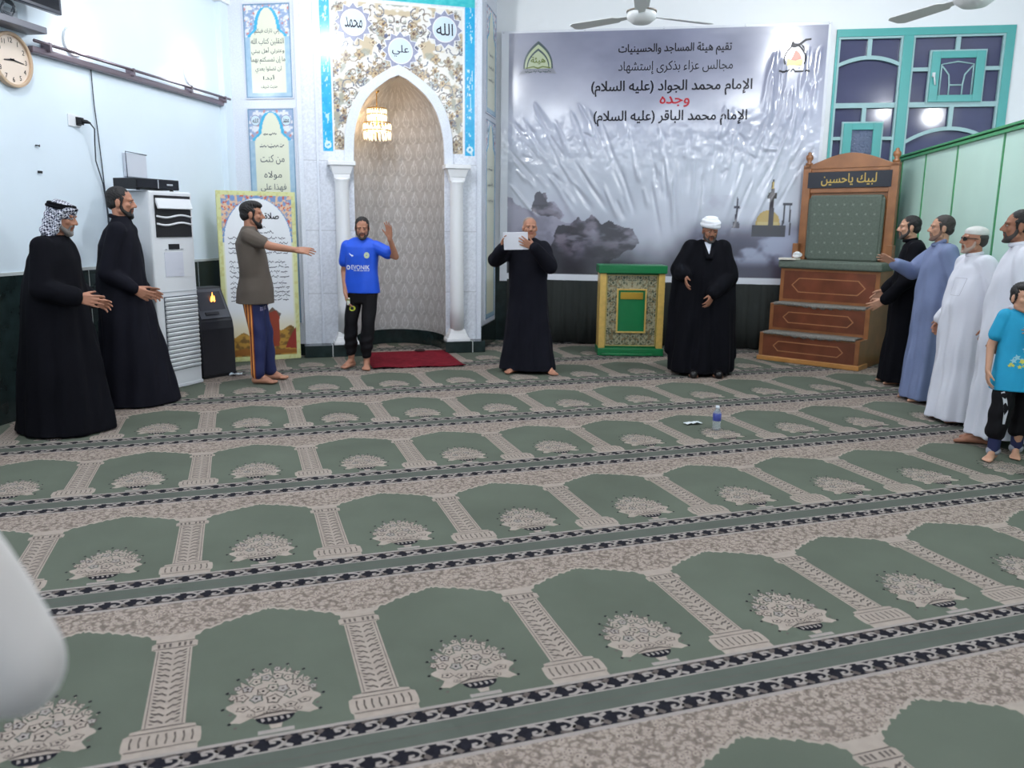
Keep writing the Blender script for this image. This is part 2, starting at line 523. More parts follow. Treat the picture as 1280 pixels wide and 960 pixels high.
    for i in range(12):
        z = 0.165 + i * 0.041
        mir([(0.003, z + 0.004), (0.020, z + 0.022), (0.030, z + 0.020), (0.047, z + 0.030), (0.044, z + 0.020), (0.030, z + 0.009), (0.020, z + 0.011), (0.006, z - 0.004)], 2, BR)
        mir([(0.030, z - 0.003), (0.038, z + 0.004), (0.048, z + 0.006), (0.044, z - 0.002)], 2, BK if i % 2 else BR)
    for i in range(3):
        mir([(0.012 + 0.02 * i, 0.672), (0.020 + 0.02 * i, 0.672), (0.022 + 0.02 * i, 0.70), (0.012 + 0.02 * i, 0.70)], 2, BR)
    # --- basket of flowers
    bx = 0.492 * w
    r = random.Random(5)
    def fan(q, k): return (bx + 0.156 * k * math.cos(q), 0.170 + 0.250 * k * math.sin(q))
    out = []
    n = 11
    for i in range(n):
        q = PI * (-0.10 + 1.20 * i / (n - 1))
        for dq, k in ((-0.13, 0.84), (-0.05, 0.93 + 0.05 * (i % 2)), (0.0, 1.04 - 0.05 * (i % 2)), (0.06, 0.93), (0.13, 0.85)):
            out.append(fan(q + dq, k * (1.0 if 0.05 < q < PI - 0.05 else 0.92)))
    P = [(bx + 0.060, 0.112)] + out + [(bx - 0.060, 0.112), (bx - 0.07, 0.10), (bx, 0.085), (bx + 0.07, 0.10)]
    sh(P, 2, BE)
    for i in range(n):
        q = PI * (-0.10 + 1.20 * i / (n - 1)); x, y = fan(q + 0.02, 1.05 if 0.05 < q < PI - 0.05 else 0.97)
        s = 0.0075
        sh([(x - s, y), (x - s * 0.2, y - s), (x + s, y - s * 0.2), (x + s * 0.3, y + s)], 3, BK)
        x, y = fan(q + 0.17, 0.90); sh([(x - s, y - s * .3), (x, y - s), (x + s, y), (x, y + s * .7)], 3, BR)
    for i in range(n - 1):
        q = PI * (-0.04 + 1.20 * (i + 0.5) / (n - 1)) - 0.02
        if not 0.1 < q < PI - 0.1: continue
        sh([fan(q - 0.07, 1.0), fan(q, 0.70 + 0.10 * (i % 2)), fan(q + 0.07, 1.0)], 6, G)
    # blossoms: dark outline, pale petals, dark heart
    for k, cnt, s in ((0.0, 1, 0.030), (0.40, 5, 0.026), (0.70, 8, 0.024), (0.90, 10, 0.017)):
        for i in range(cnt):
            q = PI * (0.06 + 0.88 * (i + 0.5) / cnt) if cnt > 1 else PI / 2
            x, y = fan(q, k if cnt > 1 else 0.12); a = r.uniform(0, PI)
            def rose(s_, m_): return [(x + s_ * (1 if t % 2 else m_) * math.cos(a + PI * t / 5), y + 1.1 * s_ * (1 if t % 2 else m_) * math.sin(a + PI * t / 5)) for t in range(10)]
            sh(rose(s * 1.0, 0.74), 3, r.choice((BR, GM, BR, G)))
            sh(rose(s * 0.80, 0.66), 4, r.choice((BE, LT, BE)))
            sh(rose(s * 0.22, 0.8), 5, r.choice((BK, BR)))
    for x, y, s in ((bx - 0.10, 0.165, 0.024), (bx - 0.052, 0.150, 0.024), (bx, 0.145, 0.024), (bx + 0.052, 0.150, 0.024), (bx + 0.10, 0.165, 0.024), (bx - 0.075, 0.122, 0.015), (bx + 0.075, 0.122, 0.015), (bx - 0.025, 0.125, 0.012), (bx + 0.025, 0.125, 0.012)):
        a = r.uniform(0, PI)
        for s_, m_, l_, mi in ((s, 0.74, 3, BR), (s * 0.82, 0.66, 4, BE), (s * 0.25, 0.8, 5, BK)):
            sh([(x + s_ * 1.1 * (1 if t % 2 else m_) * math.cos(a + PI * t / 5), y + 0.8 * s_ * (1 if t % 2 else m_) * math.sin(a + PI * t / 5)) for t in range(10)], l_, mi)
    for i in range(16):
        q = r.uniform(0.1, PI - 0.1); x, y = fan(q, r.uniform(0.15, 0.95)); s = r.uniform(0.004, 0.008); a = r.uniform(0, PI)
        sh([(x + s * math.cos(a), y + s * math.sin(a)), (x + s * math.cos(a + 1.9), y + s * math.sin(a + 1.9)), (x + s * math.cos(a + 3.7), y + s * math.sin(a + 3.7))], 5, r.choice((G, BK, BR)))
    sh([(bx + 0.062 * math.cos(PI + PI * i / 10), 0.098 + 0.046 * math.sin(PI + PI * i / 10)) for i in range(11)], 3, BK)
    for i in range(5):
        x = bx - 0.04 + 0.02 * i
        sh([(x - 0.006, 0.092), (x + 0.004, 0.088), (x + 0.007, 0.076), (x - 0.002, 0.07)], 4, LT)
    ribbon([(bx - 0.07, 0.104), (bx - 0.03, 0.118), (bx + 0.03, 0.118), (bx + 0.07, 0.104)], 0.004, 4, BR)
    sh([(bx - 0.022, 0.058), (bx + 0.022, 0.058), (bx + 0.016, 0.03), (bx - 0.016, 0.03)], 2, BE)
    sh([(bx - 0.056, 0.006), (bx + 0.056, 0.006), (bx + 0.056, 0.026), (bx - 0.056, 0.026)], 2, LT)
    LAY = 0.0006
    for row in range(-2, 9):
        V, F, MI = rows.setdefault(row, ([], [], []))
        for colm in range(-9, 15):
            qx, qy = CX0 + colm * PX, CY0 + row * PY
            cor = [(CA * x + SA * y, -SA * x + CA * y) for x, y in ((qx, qy + SEAM - PY), (qx + PX, qy + SEAM - PY), (qx + PX, qy + SEAM), (qx, qy + SEAM))]
            state = 2
            for nx, ny, c in planes:
                D = [nx * x + ny * y + c for x, y in cor]
                if max(D) <= 0: state = 0; break
                if min(D) < 0: state = 1
            if state == 0: continue
            for P, lay, mi in shapes:
                Q = [(CA * (qx + x) + SA * (qy + y), -SA * (qx + x) + CA * (qy + y)) for x, y in P]
                if state == 1:
                    Q = clip(Q)
                    if not Q: continue
                k = len(V)
                V.extend((x, y, (lay - 6) * LAY) for x, y in Q)
                F.append(tuple(range(k, k + len(Q)))); MI.append(mi)
    pile = dict(rough=0.95, spec=0.08, bump=0.35, bscale=420)
    mats = [mat('carpet_green', rgb(97, 103, 92), var=0.10, vscale=1.7, **pile),
            mat('carpet_beige', rgb(166, 153, 143), var=0.07, vscale=30, **pile),
            mat('carpet_floral', rgb(172, 162, 154), **pile),
            mat('carpet_black', rgb(34, 33, 40), var=0.2, vscale=60, **pile),
            mat('carpet_light', rgb(156, 147, 142), var=0.06, vscale=40, **pile),
            mat('carpet_taupe', rgb(100, 91, 87), var=0.1, vscale=40, **pile),
            mat('carpet_grey_green', rgb(90, 95, 88), var=0.08, vscale=3, **pile)]
    # woven vines and petals on the floral ground
    nt = mats[2].node_tree
    b = nt.nodes['Principled BSDF']
    tc = nt.nodes.new('ShaderNodeTexCoord')
    def nn(t, **k):
        n_ = nt.nodes.new(t)
        for q, v in k.items(): n_.inputs[q].default_value = v
        return n_
    no = nn('ShaderNodeTexNoise', Scale=30.0, Detail=2.0)
    add = nt.nodes.new('ShaderNodeMixRGB'); add.blend_type = 'ADD'; add.inputs[0].default_value = 0.035
    nt.links.new(tc.outputs['Object'], no.inputs['Vector'])
    nt.links.new(tc.outputs['Object'], add.inputs[1]); nt.links.new(no.outputs['Color'], add.inputs[2])
    vo = nn('ShaderNodeTexVoronoi', Scale=46.0); nt.links.new(add.outputs[0], vo.inputs['Vector'])          # petals with dark hearts
    cr = nt.nodes.new('ShaderNodeValToRGB'); e = cr.color_ramp.elements
    e[0].position = 0.0; e[0].color = (*rgb(104, 92, 88), 1)
    e[1].position = 0.22; e[1].color = (*rgb(172, 158, 148), 1)
    for p_, c_ in ((0.14, (100, 89, 85)), (0.44, (164, 150, 140)), (0.60, (136, 123, 115)), (0.8, (118, 107, 100))):
        el = e.new(p_); el.color = (*rgb(*c_), 1)
    nt.links.new(vo.outputs['Distance'], cr.inputs['Fac'])
    n2 = nn('ShaderNodeTexNoise', Scale=55.0, Detail=1.0, Distortion=1.2); nt.links.new(tc.outputs['Object'], n2.inputs['Vector'])     # vines
    c2 = nt.nodes.new('ShaderNodeValToRGB'); f = c2.color_ramp.elements
    f[0].position = 0.46; f[0].color = (1, 1, 1, 1); f[1].position = 0.54; f[1].color = (1, 1, 1, 1)
    el = f.new(0.50); el.color = (0.62, 0.60, 0.58, 1)
    nt.links.new(n2.outputs['Fac'], c2.inputs['Fac'])
    mu = nt.nodes.new('ShaderNodeMixRGB'); mu.blend_type = 'MULTIPLY'; mu.inputs[0].default_value = 1.0
    nt.links.new(cr.outputs['Color'], mu.inputs[1]); nt.links.new(c2.outputs['Color'], mu.inputs[2])
    nt.links.new(mu.outputs['Color'], b.inputs['Base Color'])
    root = empty('prayer_carpet', (0, 0, 0))
    for row, (V, F, MI) in rows.items():
        if not F: continue
        me = bpy.data.meshes.new('carpet_strip')
        me.from_pydata(V, [], F)
        me.polygons.foreach_set('material_index', MI)
        bm = bmesh.new(); bm.from_mesh(me)
        for f in bm.faces:
            if f.normal.z < 0: f.normal_flip()
        bm.to_mesh(me); bm.free()
        link('carpet_strip', me, mats, root)
    tag(root, 'sage green and beige prayer carpet woven with rows of arches, columns and flower baskets', 'carpet')
carpet()

# =================================================================== PRAYER NICHE
MP = np.array([-4.13, 9.267]); MD = np.array([0.8988, 0.4384]); MN = np.array([0.4384, -0.8988])
def mih(s, z, d=0.0): return (MP[0] + MD[0] * s + MN[0] * d, MP[1] + MD[1] * s + MN[1] * d, z)
SC = 1.175
AZ = np.array([0.0, 2.40, 2.60, 2.75, 2.90, 3.00, 3.10, 3.20, 3.26, 3.31])
AW = np.array([0.56, 0.545, 0.535, 0.505, 0.455, 0.40, 0.32, 0.20, 0.115, 0.0])
def win(z): return np.interp(z, AZ, AW)
OZ = np.array([2.40, 2.62, 2.80, 2.96, 3.08, 3.18, 3.28, 3.36, 3.43]); OW = np.array([0.655, 0.645, 0.61, 0.55, 0.48, 0.395, 0.265, 0.145, 0.0])
def wout(z): return np.interp(z, OZ, OW)

def facade_col(S, Z):
    sp = fbm(S * 60, Z * 60, 2, 11)
    C = np.zeros(S.shape + (3,)) + np.array([222, 225, 234]) + ((sp - 0.5) * 34)[..., None]
    # faint slab joints
    for zz in (0.75, 1.5, 2.31):
        C[np.abs(Z - zz) < 0.006] = (190, 192, 200)
    fl = (S > 0.40) & (S < 1.97) & (Z > 2.44) & (Z < 4.11)
    base = np.array([232, 228, 222])
    img = np.zeros(C.shape) + base
    img = mix(img, (190, 168, 134), sstep(0.56, 0.66, fbm(np.abs(S - SC) * 9, Z * 9, 3, 5)) * 0.75)
    img = mix(img, (150, 152, 140), sstep(0.62, 0.68, fbm(np.abs(S - SC) * 11 + 5, Z * 11, 3, 8)) * 0.7)
    g = np.random.default_rng(21)
    A = np.abs(S - SC)
    for k in range(210):
        cx, cz = g.uniform(0, 0.79), g.uniform(2.44, 4.11); R = g.uniform(0.018, 0.06); ty = g.random()
        D = np.hypot(A - cx, Z - cz); an = np.arctan2(Z - cz, A - cx)
        if ty < 0.45:       # flower
            pet = R * (0.78 + 0.22 * np.cos(an * g.integers(4, 7)))
            img[D < pet] = [(196, 172, 136), (214, 196, 166), (176, 160, 134), (186, 190, 186)][g.integers(0, 4)]
            img[(D > pet * 0.93) & (D < pet * 1.08)] = (128, 116, 108)
            img[D < R * 0.33] = (112, 88, 76)
        elif ty < 0.9:      # scrolling stem
            q = g.uniform(0, 6.3); on = np.abs(D - R * 1.3 * (1 - 0.25 * ((an - q) % 6.283) / 6.283)) < 0.0065
            img[on & (((an - q) % 6.283) < 4.6)] = [(126, 116, 112), (112, 116, 130), (146, 130, 112)][g.integers(0, 3)]
        else:
            img[(np.abs(A - cx) + np.abs(Z - cz)) < R * 0.6] = (92, 96, 122)
    C[fl] = img[fl]
    edge = fl & ((S < 0.415) | (S > 1.955) | (Z > 4.095))
    C[edge] = (238, 238, 240)
    blue = (((S > 0.28) & (S < 0.395)) | ((S > 1.98) & (S < 2.11))) & (Z > 2.42) & (Z < 4.2)
    top = (S > 0.28) & (S < 2.11) & (Z > 4.13) & (Z < 4.3)
    bl = mix((30, 158, 214), (60, 186, 226), fbm(S * 30, Z * 30, 2, 3))
    mark = (fbm(S * 55, Z * 22, 2, 33) > 0.62) & (fbm(S * 8, Z * 5, 2, 39) > 0.42)
    ctr = np.minimum(np.abs(S - 0.337), np.abs(S - 2.045)) < 0.03
    bl[mark & ctr] = (190, 228, 240)
    bl[(~ctr) & (np.sin(Z * 60) * np.sin(S * 90) > 0.86)] = (120, 205, 228)
    C[blue] = bl[blue]
    tl = mix((40, 178, 190), (90, 206, 208), fbm(S * 22, Z * 40, 2, 4)); C[top] = tl[top]
    for cx in (0.337, 2.045):
        D = np.hypot(S - cx, Z - 2.49); C[(D < 0.040) & (D > 0.018)] = (214, 238, 246)
    return C
M_facade = mat_attr('glazed_facade', 0.22, 0.5)
mihrab = empty('prayer_niche', (0, 0, 0), 0, 'tall pointed prayer niche with white columns and floral blue-bordered front', 'prayer niche')
def mposf(S, Z): return np.stack([MP[0] + MD[0] * S, MP[1] + MD[1] * S, Z], -1)
print_grid('facade', 0.0, 2.188, 0.14, 4.6, 0.0095, facade_col, mposf, M_facade, mihrab,
           keep=lambda a, b: ~((np.abs(a - SC) < win(b)) & (b < 3.31)))
mb = MB()
mb.prism([(-0.02, 4.3), (2.2, 4.3), (2.2, 4.6), (-0.02, 4.6)], mih, 0.0, 0.05)
for s0, s1 in ((-0.004, 0.05), (2.138, 2.192), (0.20, 0.225), (2.13, 2.139)):
    mb.prism([(s0, 0.14), (s1, 0.14), (s1, 4.3), (s0, 4.3)], mih, 0.0, 0.022)
mb.build('facade_frame', MATS['speckled_cladding'], mihrab, bevel=0.004)
def niche_col(U, Z):
    u = (U / 0.17); v = (Z / 0.20)
    C = np.zeros(U.shape + (3,)) + np.array([182, 178, 176]) + ((fbm(U * 40, Z * 40, 2, 2) - 0.5) * 16)[..., None]
    row = np.floor(v); uu = (u + 0.5 * (row % 2)) % 1 - 0.5; vv = v % 1
    leaf = np.abs(np.abs(uu) - 0.34 * np.sin(np.clip(vv * 1.15, 0, 1) * PI) ** 0.8 * (1 - 0.55 * vv)) < 0.042
    stem = (np.abs(uu - 0.06 * np.sin(vv * 6.28)) < 0.032) & (vv > 0.42)
    curl = np.abs(np.hypot(np.abs(uu) - 0.30, vv - 0.18) - 0.15) < 0.035
    C[curl] = (168, 164, 162); C[leaf] = (206, 204, 203); C[stem] = (214, 213, 213)
    return C
M_paper = mat_attr('niche_wallpaper', 0.55, 0.3)
def npos(U, Z):
    th = (U / 2.0) * PI
    wz = win(np.minimum(Z, 3.309)) + 0.012; dp = 0.80 * np.sqrt(np.clip(wz / 0.57, 0, 1.02))
    s = SC - wz * np.cos(th); d = -dp * np.sin(th) - 0.06
    return np.stack([MP[0] + MD[0] * s + MN[0] * d, MP[1] + MD[1] * s + MN[1] * d, Z], -1)
print_grid('niche_wall', 0.0, 2.0, 0.0, 3.318, 0.0125, niche_col, npos, M_paper, mihrab)
# jambs between facade and niche wall
mb = MB()
zz = [0.0, 1.2, 2.40, 2.60, 2.75, 2.90, 3.00, 3.10, 3.20, 3.26, 3.318]
for sg in (-1, 1):
    V = []; F = []
    for z in zz:
        wz = float(win(min(z, 3.309)))
        V += [mih(SC + sg * (wz + 0.002), z, 0.0), mih(SC + sg * (wz + 0.012), z, -0.075)]
    for i in range(len(zz) - 1): F.append((2 * i, 2 * i + 1, 2 * i + 3, 2 * i + 2))
    mb.add(V, F)
mb.build('jamb', mat('niche_plaster', rgb(214, 200, 186), 0.6), mihrab)
zs = np.concatenate([np.linspace(2.31, 3.0, 12), np.linspace(3.04, 3.425, 12)])
def outl(wf, zs, zmax):
    L = [(SC - float(wf(z)), z) for z in zs]; return L + [(SC, zmax)] + [(SC + float(wf(z)), z) for z in zs[::-1]]
kk = np.linspace(0, 1, 24)
so = 2.31 + kk * (3.43 - 2.31 - 0.004); si = 2.31 + kk * (3.31 - 2.31 - 0.004)
mb = MB(); mb.strip(outl(wout, so, 3.43), outl(win, si, 3.31), mih, -0.02, 0.035)
mb.build('arch_moulding', MATS['speckled_cladding'], mihrab, bevel=0.004)
M_col = mat('white_column_paint', rgb(236, 236, 238), 0.35, bump=0.02)
for s in (0.475, 1.86):
    c = mih(s, 0, 0.085)
    mb = MB(); mb.lathe([(0.088, 0.28), (0.086, 0.6), (0.083, 1.4), (0.080, 2.06), (0.084, 2.075), (0.092, 2.09), (0.084, 2.105)], (c[0], c[1], 0), 28)
    o = mb.build('column', M_col, mihrab)
    ang = math.atan2(MD[1], MD[0]); R = Matrix.Rotation(ang, 3, 'Z')
    mb = MB()
    for z0, z1, h0, h1 in ((2.10, 2.15, 0.092, 0.098), (2.15, 2.25, 0.10, 0.135), (2.25, 2.30, 0.158, 0.158)):
        V = []
        for z, h in ((z0, h0), (z1, h1)):
            V += [R @ Vector(p) + Vector((c[0], c[1], 0)) for p in ((-h, -h * 0.62, z), (h, -h * 0.62, z), (h, h * 0.62, z), (-h, h * 0.62, z))]
        mb.add(V, [(3, 2, 1, 0), (4, 5, 6, 7), (0, 1, 5, 4), (1, 2, 6, 5), (2, 3, 7, 6), (3, 0, 4, 7)])
    mb.build('capital', M_col, o, bevel=0.006)
    mb = MB()
    for z0, z1, h0, h1 in ((0.14, 0.18, 0.150, 0.146), (0.18, 0.235, 0.135, 0.112), (0.235, 0.29, 0.108, 0.092)):
        V = []
        for z, h in ((z0, h0), (z1, h1)):
            V += [R @ Vector(p) + Vector((c[0], c[1], 0)) for p in ((-h, -h * 0.72, z), (h, -h * 0.72, z), (h, h * 0.72, z), (-h, h * 0.72, z))]
        mb.add(V, [(3, 2, 1, 0), (4, 5, 6, 7), (0, 1, 5, 4), (1, 2, 6, 5), (2, 3, 7, 6), (3, 0, 4, 7)])
    mb.build('column_base', M_col, o, bevel=0.006)
for s0, s1 in ((-0.02, 0.66), (1.69, 2.20)):
    mb = MB(); mb.prism([(s0, 0.0), (s1, 0.0), (s1, 0.14), (s0, 0.14)], mih, -0.05, 0.21 if s0 > 0 else 0.21)
    sj = 0.30 if s0 < 0 else 2.03
    mb.prism([(sj, 0.0), (sj + 0.012, 0.0), (sj + 0.012, 0.141), (sj, 0.141)], mih, -0.049, 0.212, 1)
    mb.build('plinth', [M_marble, M_grout], mihrab, bevel=0.003)
mb = MB(); n = 26
V = []; F = []
for i in range(n + 1):
    th = PI * i / n; s = SC - 0.548 * math.cos(th); d = -0.78 * math.sin(th) - 0.06
    V += [mih(s, 0.0, d), mih(s, 0.19, d)]
for i in range(n): F.append((2 * i, 2 * i + 2, 2 * i + 3, 2 * i + 1))
mb.add(V, F, 0, True); mb.build('niche_skirting', M_marble, mihrab)
# roundels with writing
M_ink = mat('calligraphy_black', rgb(26, 28, 48), 0.4)
M_star = mat('roundel_slate', rgb(146, 148, 172), 0.3, var=0.15, vscale=40)
M_pale = mat('roundel_pale', rgb(208, 224, 236), 0.3)
for s, z, tx, h in ((0.665, 3.86, 'محمد', 0.15), (1.735, 3.86, 'الله', 0.17), (1.205, 3.585, 'علي', 0.17)):
    mb = MB()
    for (V, F), d, mi in ((star(s, z, 0.225, 0.175, 12), 0.004, 3), (star(s, z, 0.212, 0.165, 12), 0.006, 1), (disc(s, z, 0.148, 32), 0.008, 3), (disc(s, z, 0.135, 32), 0.010, 2)):
        mb.prism(V, mih, 0.0, d, mi)
    V, F = letters(tx, s, z, width=0.20, height=h * 0.78, bold=0.006); mb.flat(V, F, mih, 0.0115, 0)
    mb.build('roundel', [M_ink, M_star, M_pale, mat('roundel_white', rgb(226, 226, 232), 0.3)], mihrab, fixn=False)

# calligraphy panels on the two facets beside the niche
M_panel = mat_attr('glazed_panel', 0.22, 0.5)
def facetL(a, z, d=0.0): return (a, YC - d, z)
def facetR(a, z, d=0.0): return (-2.163 + d, a, z)
def panel(fn, a0, a1, z0, z1, lines, label, roundels, seed):
    w_, h_ = a1 - a0, z1 - z0
    m_ = 0.17 * w_
    def fieldw(z):       # half width of the cream field, an ogee head
        hw = w_ / 2 - 0.14 * w_
        t = (z - (z1 - 0.62 * w_)) / (0.55 * w_)
        r = np.where(t < 0, hw, np.where(t < 0.28, hw * (1 - 0.42 * sstep(0, 0.28, t)), hw * 0.58 * np.sqrt(np.clip(1 - ((t - 0.28) / 0.72) ** 1.6, 0, 1))))
        return np.where((z < z0 + 0.10 * w_) | (t > 1), -1, r)
    def colf(A, Z):
        ac = A - (a0 + a1) / 2
        C = mix((150, 182, 206), (176, 200, 218), fbm(A * 25, Z * 25, 3, seed))
        up = Z > z1 - 0.62 * w_
        fl = mix((150, 168, 200), (226, 226, 232), sstep(0.44, 0.6, fbm(np.abs(ac) * 30, Z * 30, 3, seed + 3)))
        fl[fbm(np.abs(ac) * 26, Z * 26, 2, seed + 9) > 0.70] = (206, 140, 130)
        C[up] = fl[up]
        fw = fieldw(Z); ins = np.abs(ac) < fw
        rim = (np.abs(ac) < fw + 0.035 * w_ + 0.02) & ~ins & (fw > 0)
        C[rim & up] = (74, 176, 216)
        C[ins] = (228, 228, 206)
        e = np.minimum(np.minimum(A - a0, a1 - A), np.minimum(Z - z0, z1 - Z))
        C[e < 0.012] = (120, 150, 178)
        return C
    t = empty('calligraphy_panel', (0, 0, 0), 0, label, 'calligraphy panel')
    print_grid('panel_face', a0, a1, z0, z1, 0.01, colf, lambda A, Z: np.stack(np.broadcast_arrays(*fn(A, Z, 0.012)), -1), M_panel, t)
    mb = MB(); mb.strip([(a0 - 0.012, z0 - 0.012), (a1 + 0.012, z0 - 0.012), (a1 + 0.012, z1 + 0.012), (a0 - 0.012, z1 + 0.012)],
                        [(a0, z0), (a1, z0), (a1, z1), (a0, z1)], fn, 0.0, 0.016, 0, True)
    mb.build('panel_frame', mat('panel_edge', rgb(214, 216, 226), 0.4), t)
    ac = (a0 + a1) / 2
    for tx, z, wd, hh in lines:
        mb = MB()
        V, F = letters(tx, ac, z, width=wd, height=hh, bold=0.004) if tx else squiggle(ac, z, wd, hh * 0.5, seed + int(z * 50)); mb.flat(V, F, fn, 0.0135, 0)
        mb.build('text_line', mat('panel_ink', rgb(96, 100, 104), 0.4), t, fixn=False)
    for dx, dz, tx in roundels:
        mb = MB()
        V, F = disc(ac + dx, z1 - dz, 0.062, 24); mb.flat(V, F, fn, 0.0128, 1)
        V, F = disc(ac + dx, z1 - dz, 0.054, 24); mb.flat(V, F, fn, 0.0134, 2)
        V, F = letters(tx, ac + dx, z1 - dz, width=0.075, height=0.05, bold=0.01); mb.flat(V, F, fn, 0.014, 0)
        mb.build('panel_roundel', [mat('panel_ink', rgb(96, 100, 104), 0.4), M_star, M_pale], t, fixn=False)
panel(facetL, -4.74, -4.17, 0.40, 2.88,
      [(None, 2.60, 0.2, 0.06), (None, 2.46, 0.3, 0.07), ('من كنت', 2.31, 0.3, 0.11), ('مولاه', 2.13, 0.22, 0.10), ('فهذا علي', 1.98, 0.32, 0.11), ('مولاه', 1.83, 0.24, 0.10)],
      'tall cream calligraphy panel with arched head standing behind the printed floor banner', ((-0.19, 0.13, 'الله'), (0.19, 0.13, 'محمد')), 50)
panel(facetL, -4.74, -4.17, 3.0, 4.02,
      [('إني تارك فيكم', 3.72, 0.3, 0.07), ('الثقلين كتاب الله', 3.61, 0.40, 0.08), ('وعترتي أهل بيتي', 3.51, 0.40, 0.08), ('ما إن تمسكتم بهما', 3.41, 0.42, 0.08), ('لن تضلوا بعدي', 3.31, 0.32, 0.07), ('أبدا', 3.22, 0.14, 0.06), ('حديث شريف', 3.12, 0.2, 0.045)],
      'shorter cream calligraphy panel mounted above the tall one beside the niche', (), 60)
panel(facetR, 10.46, 11.10, 0.36, 2.90, [(None, 2.3, 0.3, 0.1), (None, 2.1, 0.32, 0.1), (None, 1.9, 0.32, 0.1)],
      'lower cream calligraphy panel on the side facet between niche and banner', ((-0.19, 0.13, 'الله'), (0.19, 0.13, 'محمد')), 70)
panel(facetR, 10.46, 11.10, 2.98, 4.25, [(None, 3.7, 0.3, 0.08), (None, 3.55, 0.32, 0.08), (None, 3.4, 0.32, 0.08)],
      'upper cream calligraphy panel on the side facet between niche and banner', (), 80)
for nm, fn, a0, a1 in (('baseboard_alcove_left', facetL, XL, -4.13), ('baseboard_alcove_right', facetR, 10.226, YB)):
    mb = MB(); mb.prism([(a0, 0), (a1, 0), (a1, 0.3 if nm.endswith('right') else 0.14), (a0, 0.3 if nm.endswith('right') else 0.14)], fn, -0.1, 0.02)
    o = mb.build(nm, M_marble); o['kind'] = 'structure'

# =================================================================== BANNER
BX0, BX1, BZ0, BZ1 = -2.09, 2.03, 0.83, 4.07
CREASE = []
def _creases():
    g = np.random.default_rng(77)
    for k in range(135):
        u = g.random()
        x0 = g.uniform(-2.0, 1.95)
        if u < 0.75:                                   # pulled towards the sagging middle
            z0 = g.uniform(2.1, 3.2) - 0.25 * (abs(x0 + 0.1) < 0.5) * g.random(); L = g.uniform(0.25, 0.85)
            dx, dz = (0.45 - x0) * g.uniform(0.7, 1.1), 0.1 - z0
        elif u < 0.9:                                  # hanging straight by the right edge
            x0 = g.uniform(1.3, 1.95); z0 = g.uniform(2.9, 3.9); L = g.uniform(0.3, 0.9); dx, dz = g.uniform(-0.12, 0.02), -1.0
        else:
            z0 = g.uniform(2.3, 2.9); L = g.uniform(0.1, 0.25); dx, dz = g.uniform(-1, 1), g.uniform(-1, 0.3)
        n = math.hypot(dx, dz)
        CREASE.append((x0, z0, dx / n, dz / n, L, g.uniform(0.018, 0.036), g.choice((-1, 1)) * g.uniform(0.005, 0.016)))
_creases()
def ban_fold(X, Z):
    X, Z = np.broadcast_arrays(np.asarray(X, float), np.asarray(Z, float))
    f = np.zeros(X.shape)
    for x0, z0, dx, dz, L, w_, A in CREASE:
        t = ((X - x0) * dx + (Z - z0) * dz) / L
        s = (X - x0) * -dz + (Z - z0) * dx
        f = f + A * np.exp(-(s / (w_ * (0.6 + 0.8 * np.clip(t, 0, 1)))) ** 2) * sstep(-0.05, 0.22, t) * (1 - sstep(0.6, 1.05, t))
    f = f + 0.014 * (fbm(X * 13, Z * 13, 2, 73) - 0.5) * np.exp(-((Z - 2.6) / 0.30) ** 2)
    f = f + 0.014 * (fbm(X * 1.3, Z * 1.3, 2, 74) - 0.5)
    return f * sstep(0, 0.25, Z - BZ0) * sstep(0, 0.12, BZ1 - Z)
def banpos(X, Z, d=0.0):
    return np.stack(np.broadcast_arrays(X, YB - 0.055 - ban_fold(X, Z) - d, Z), -1)
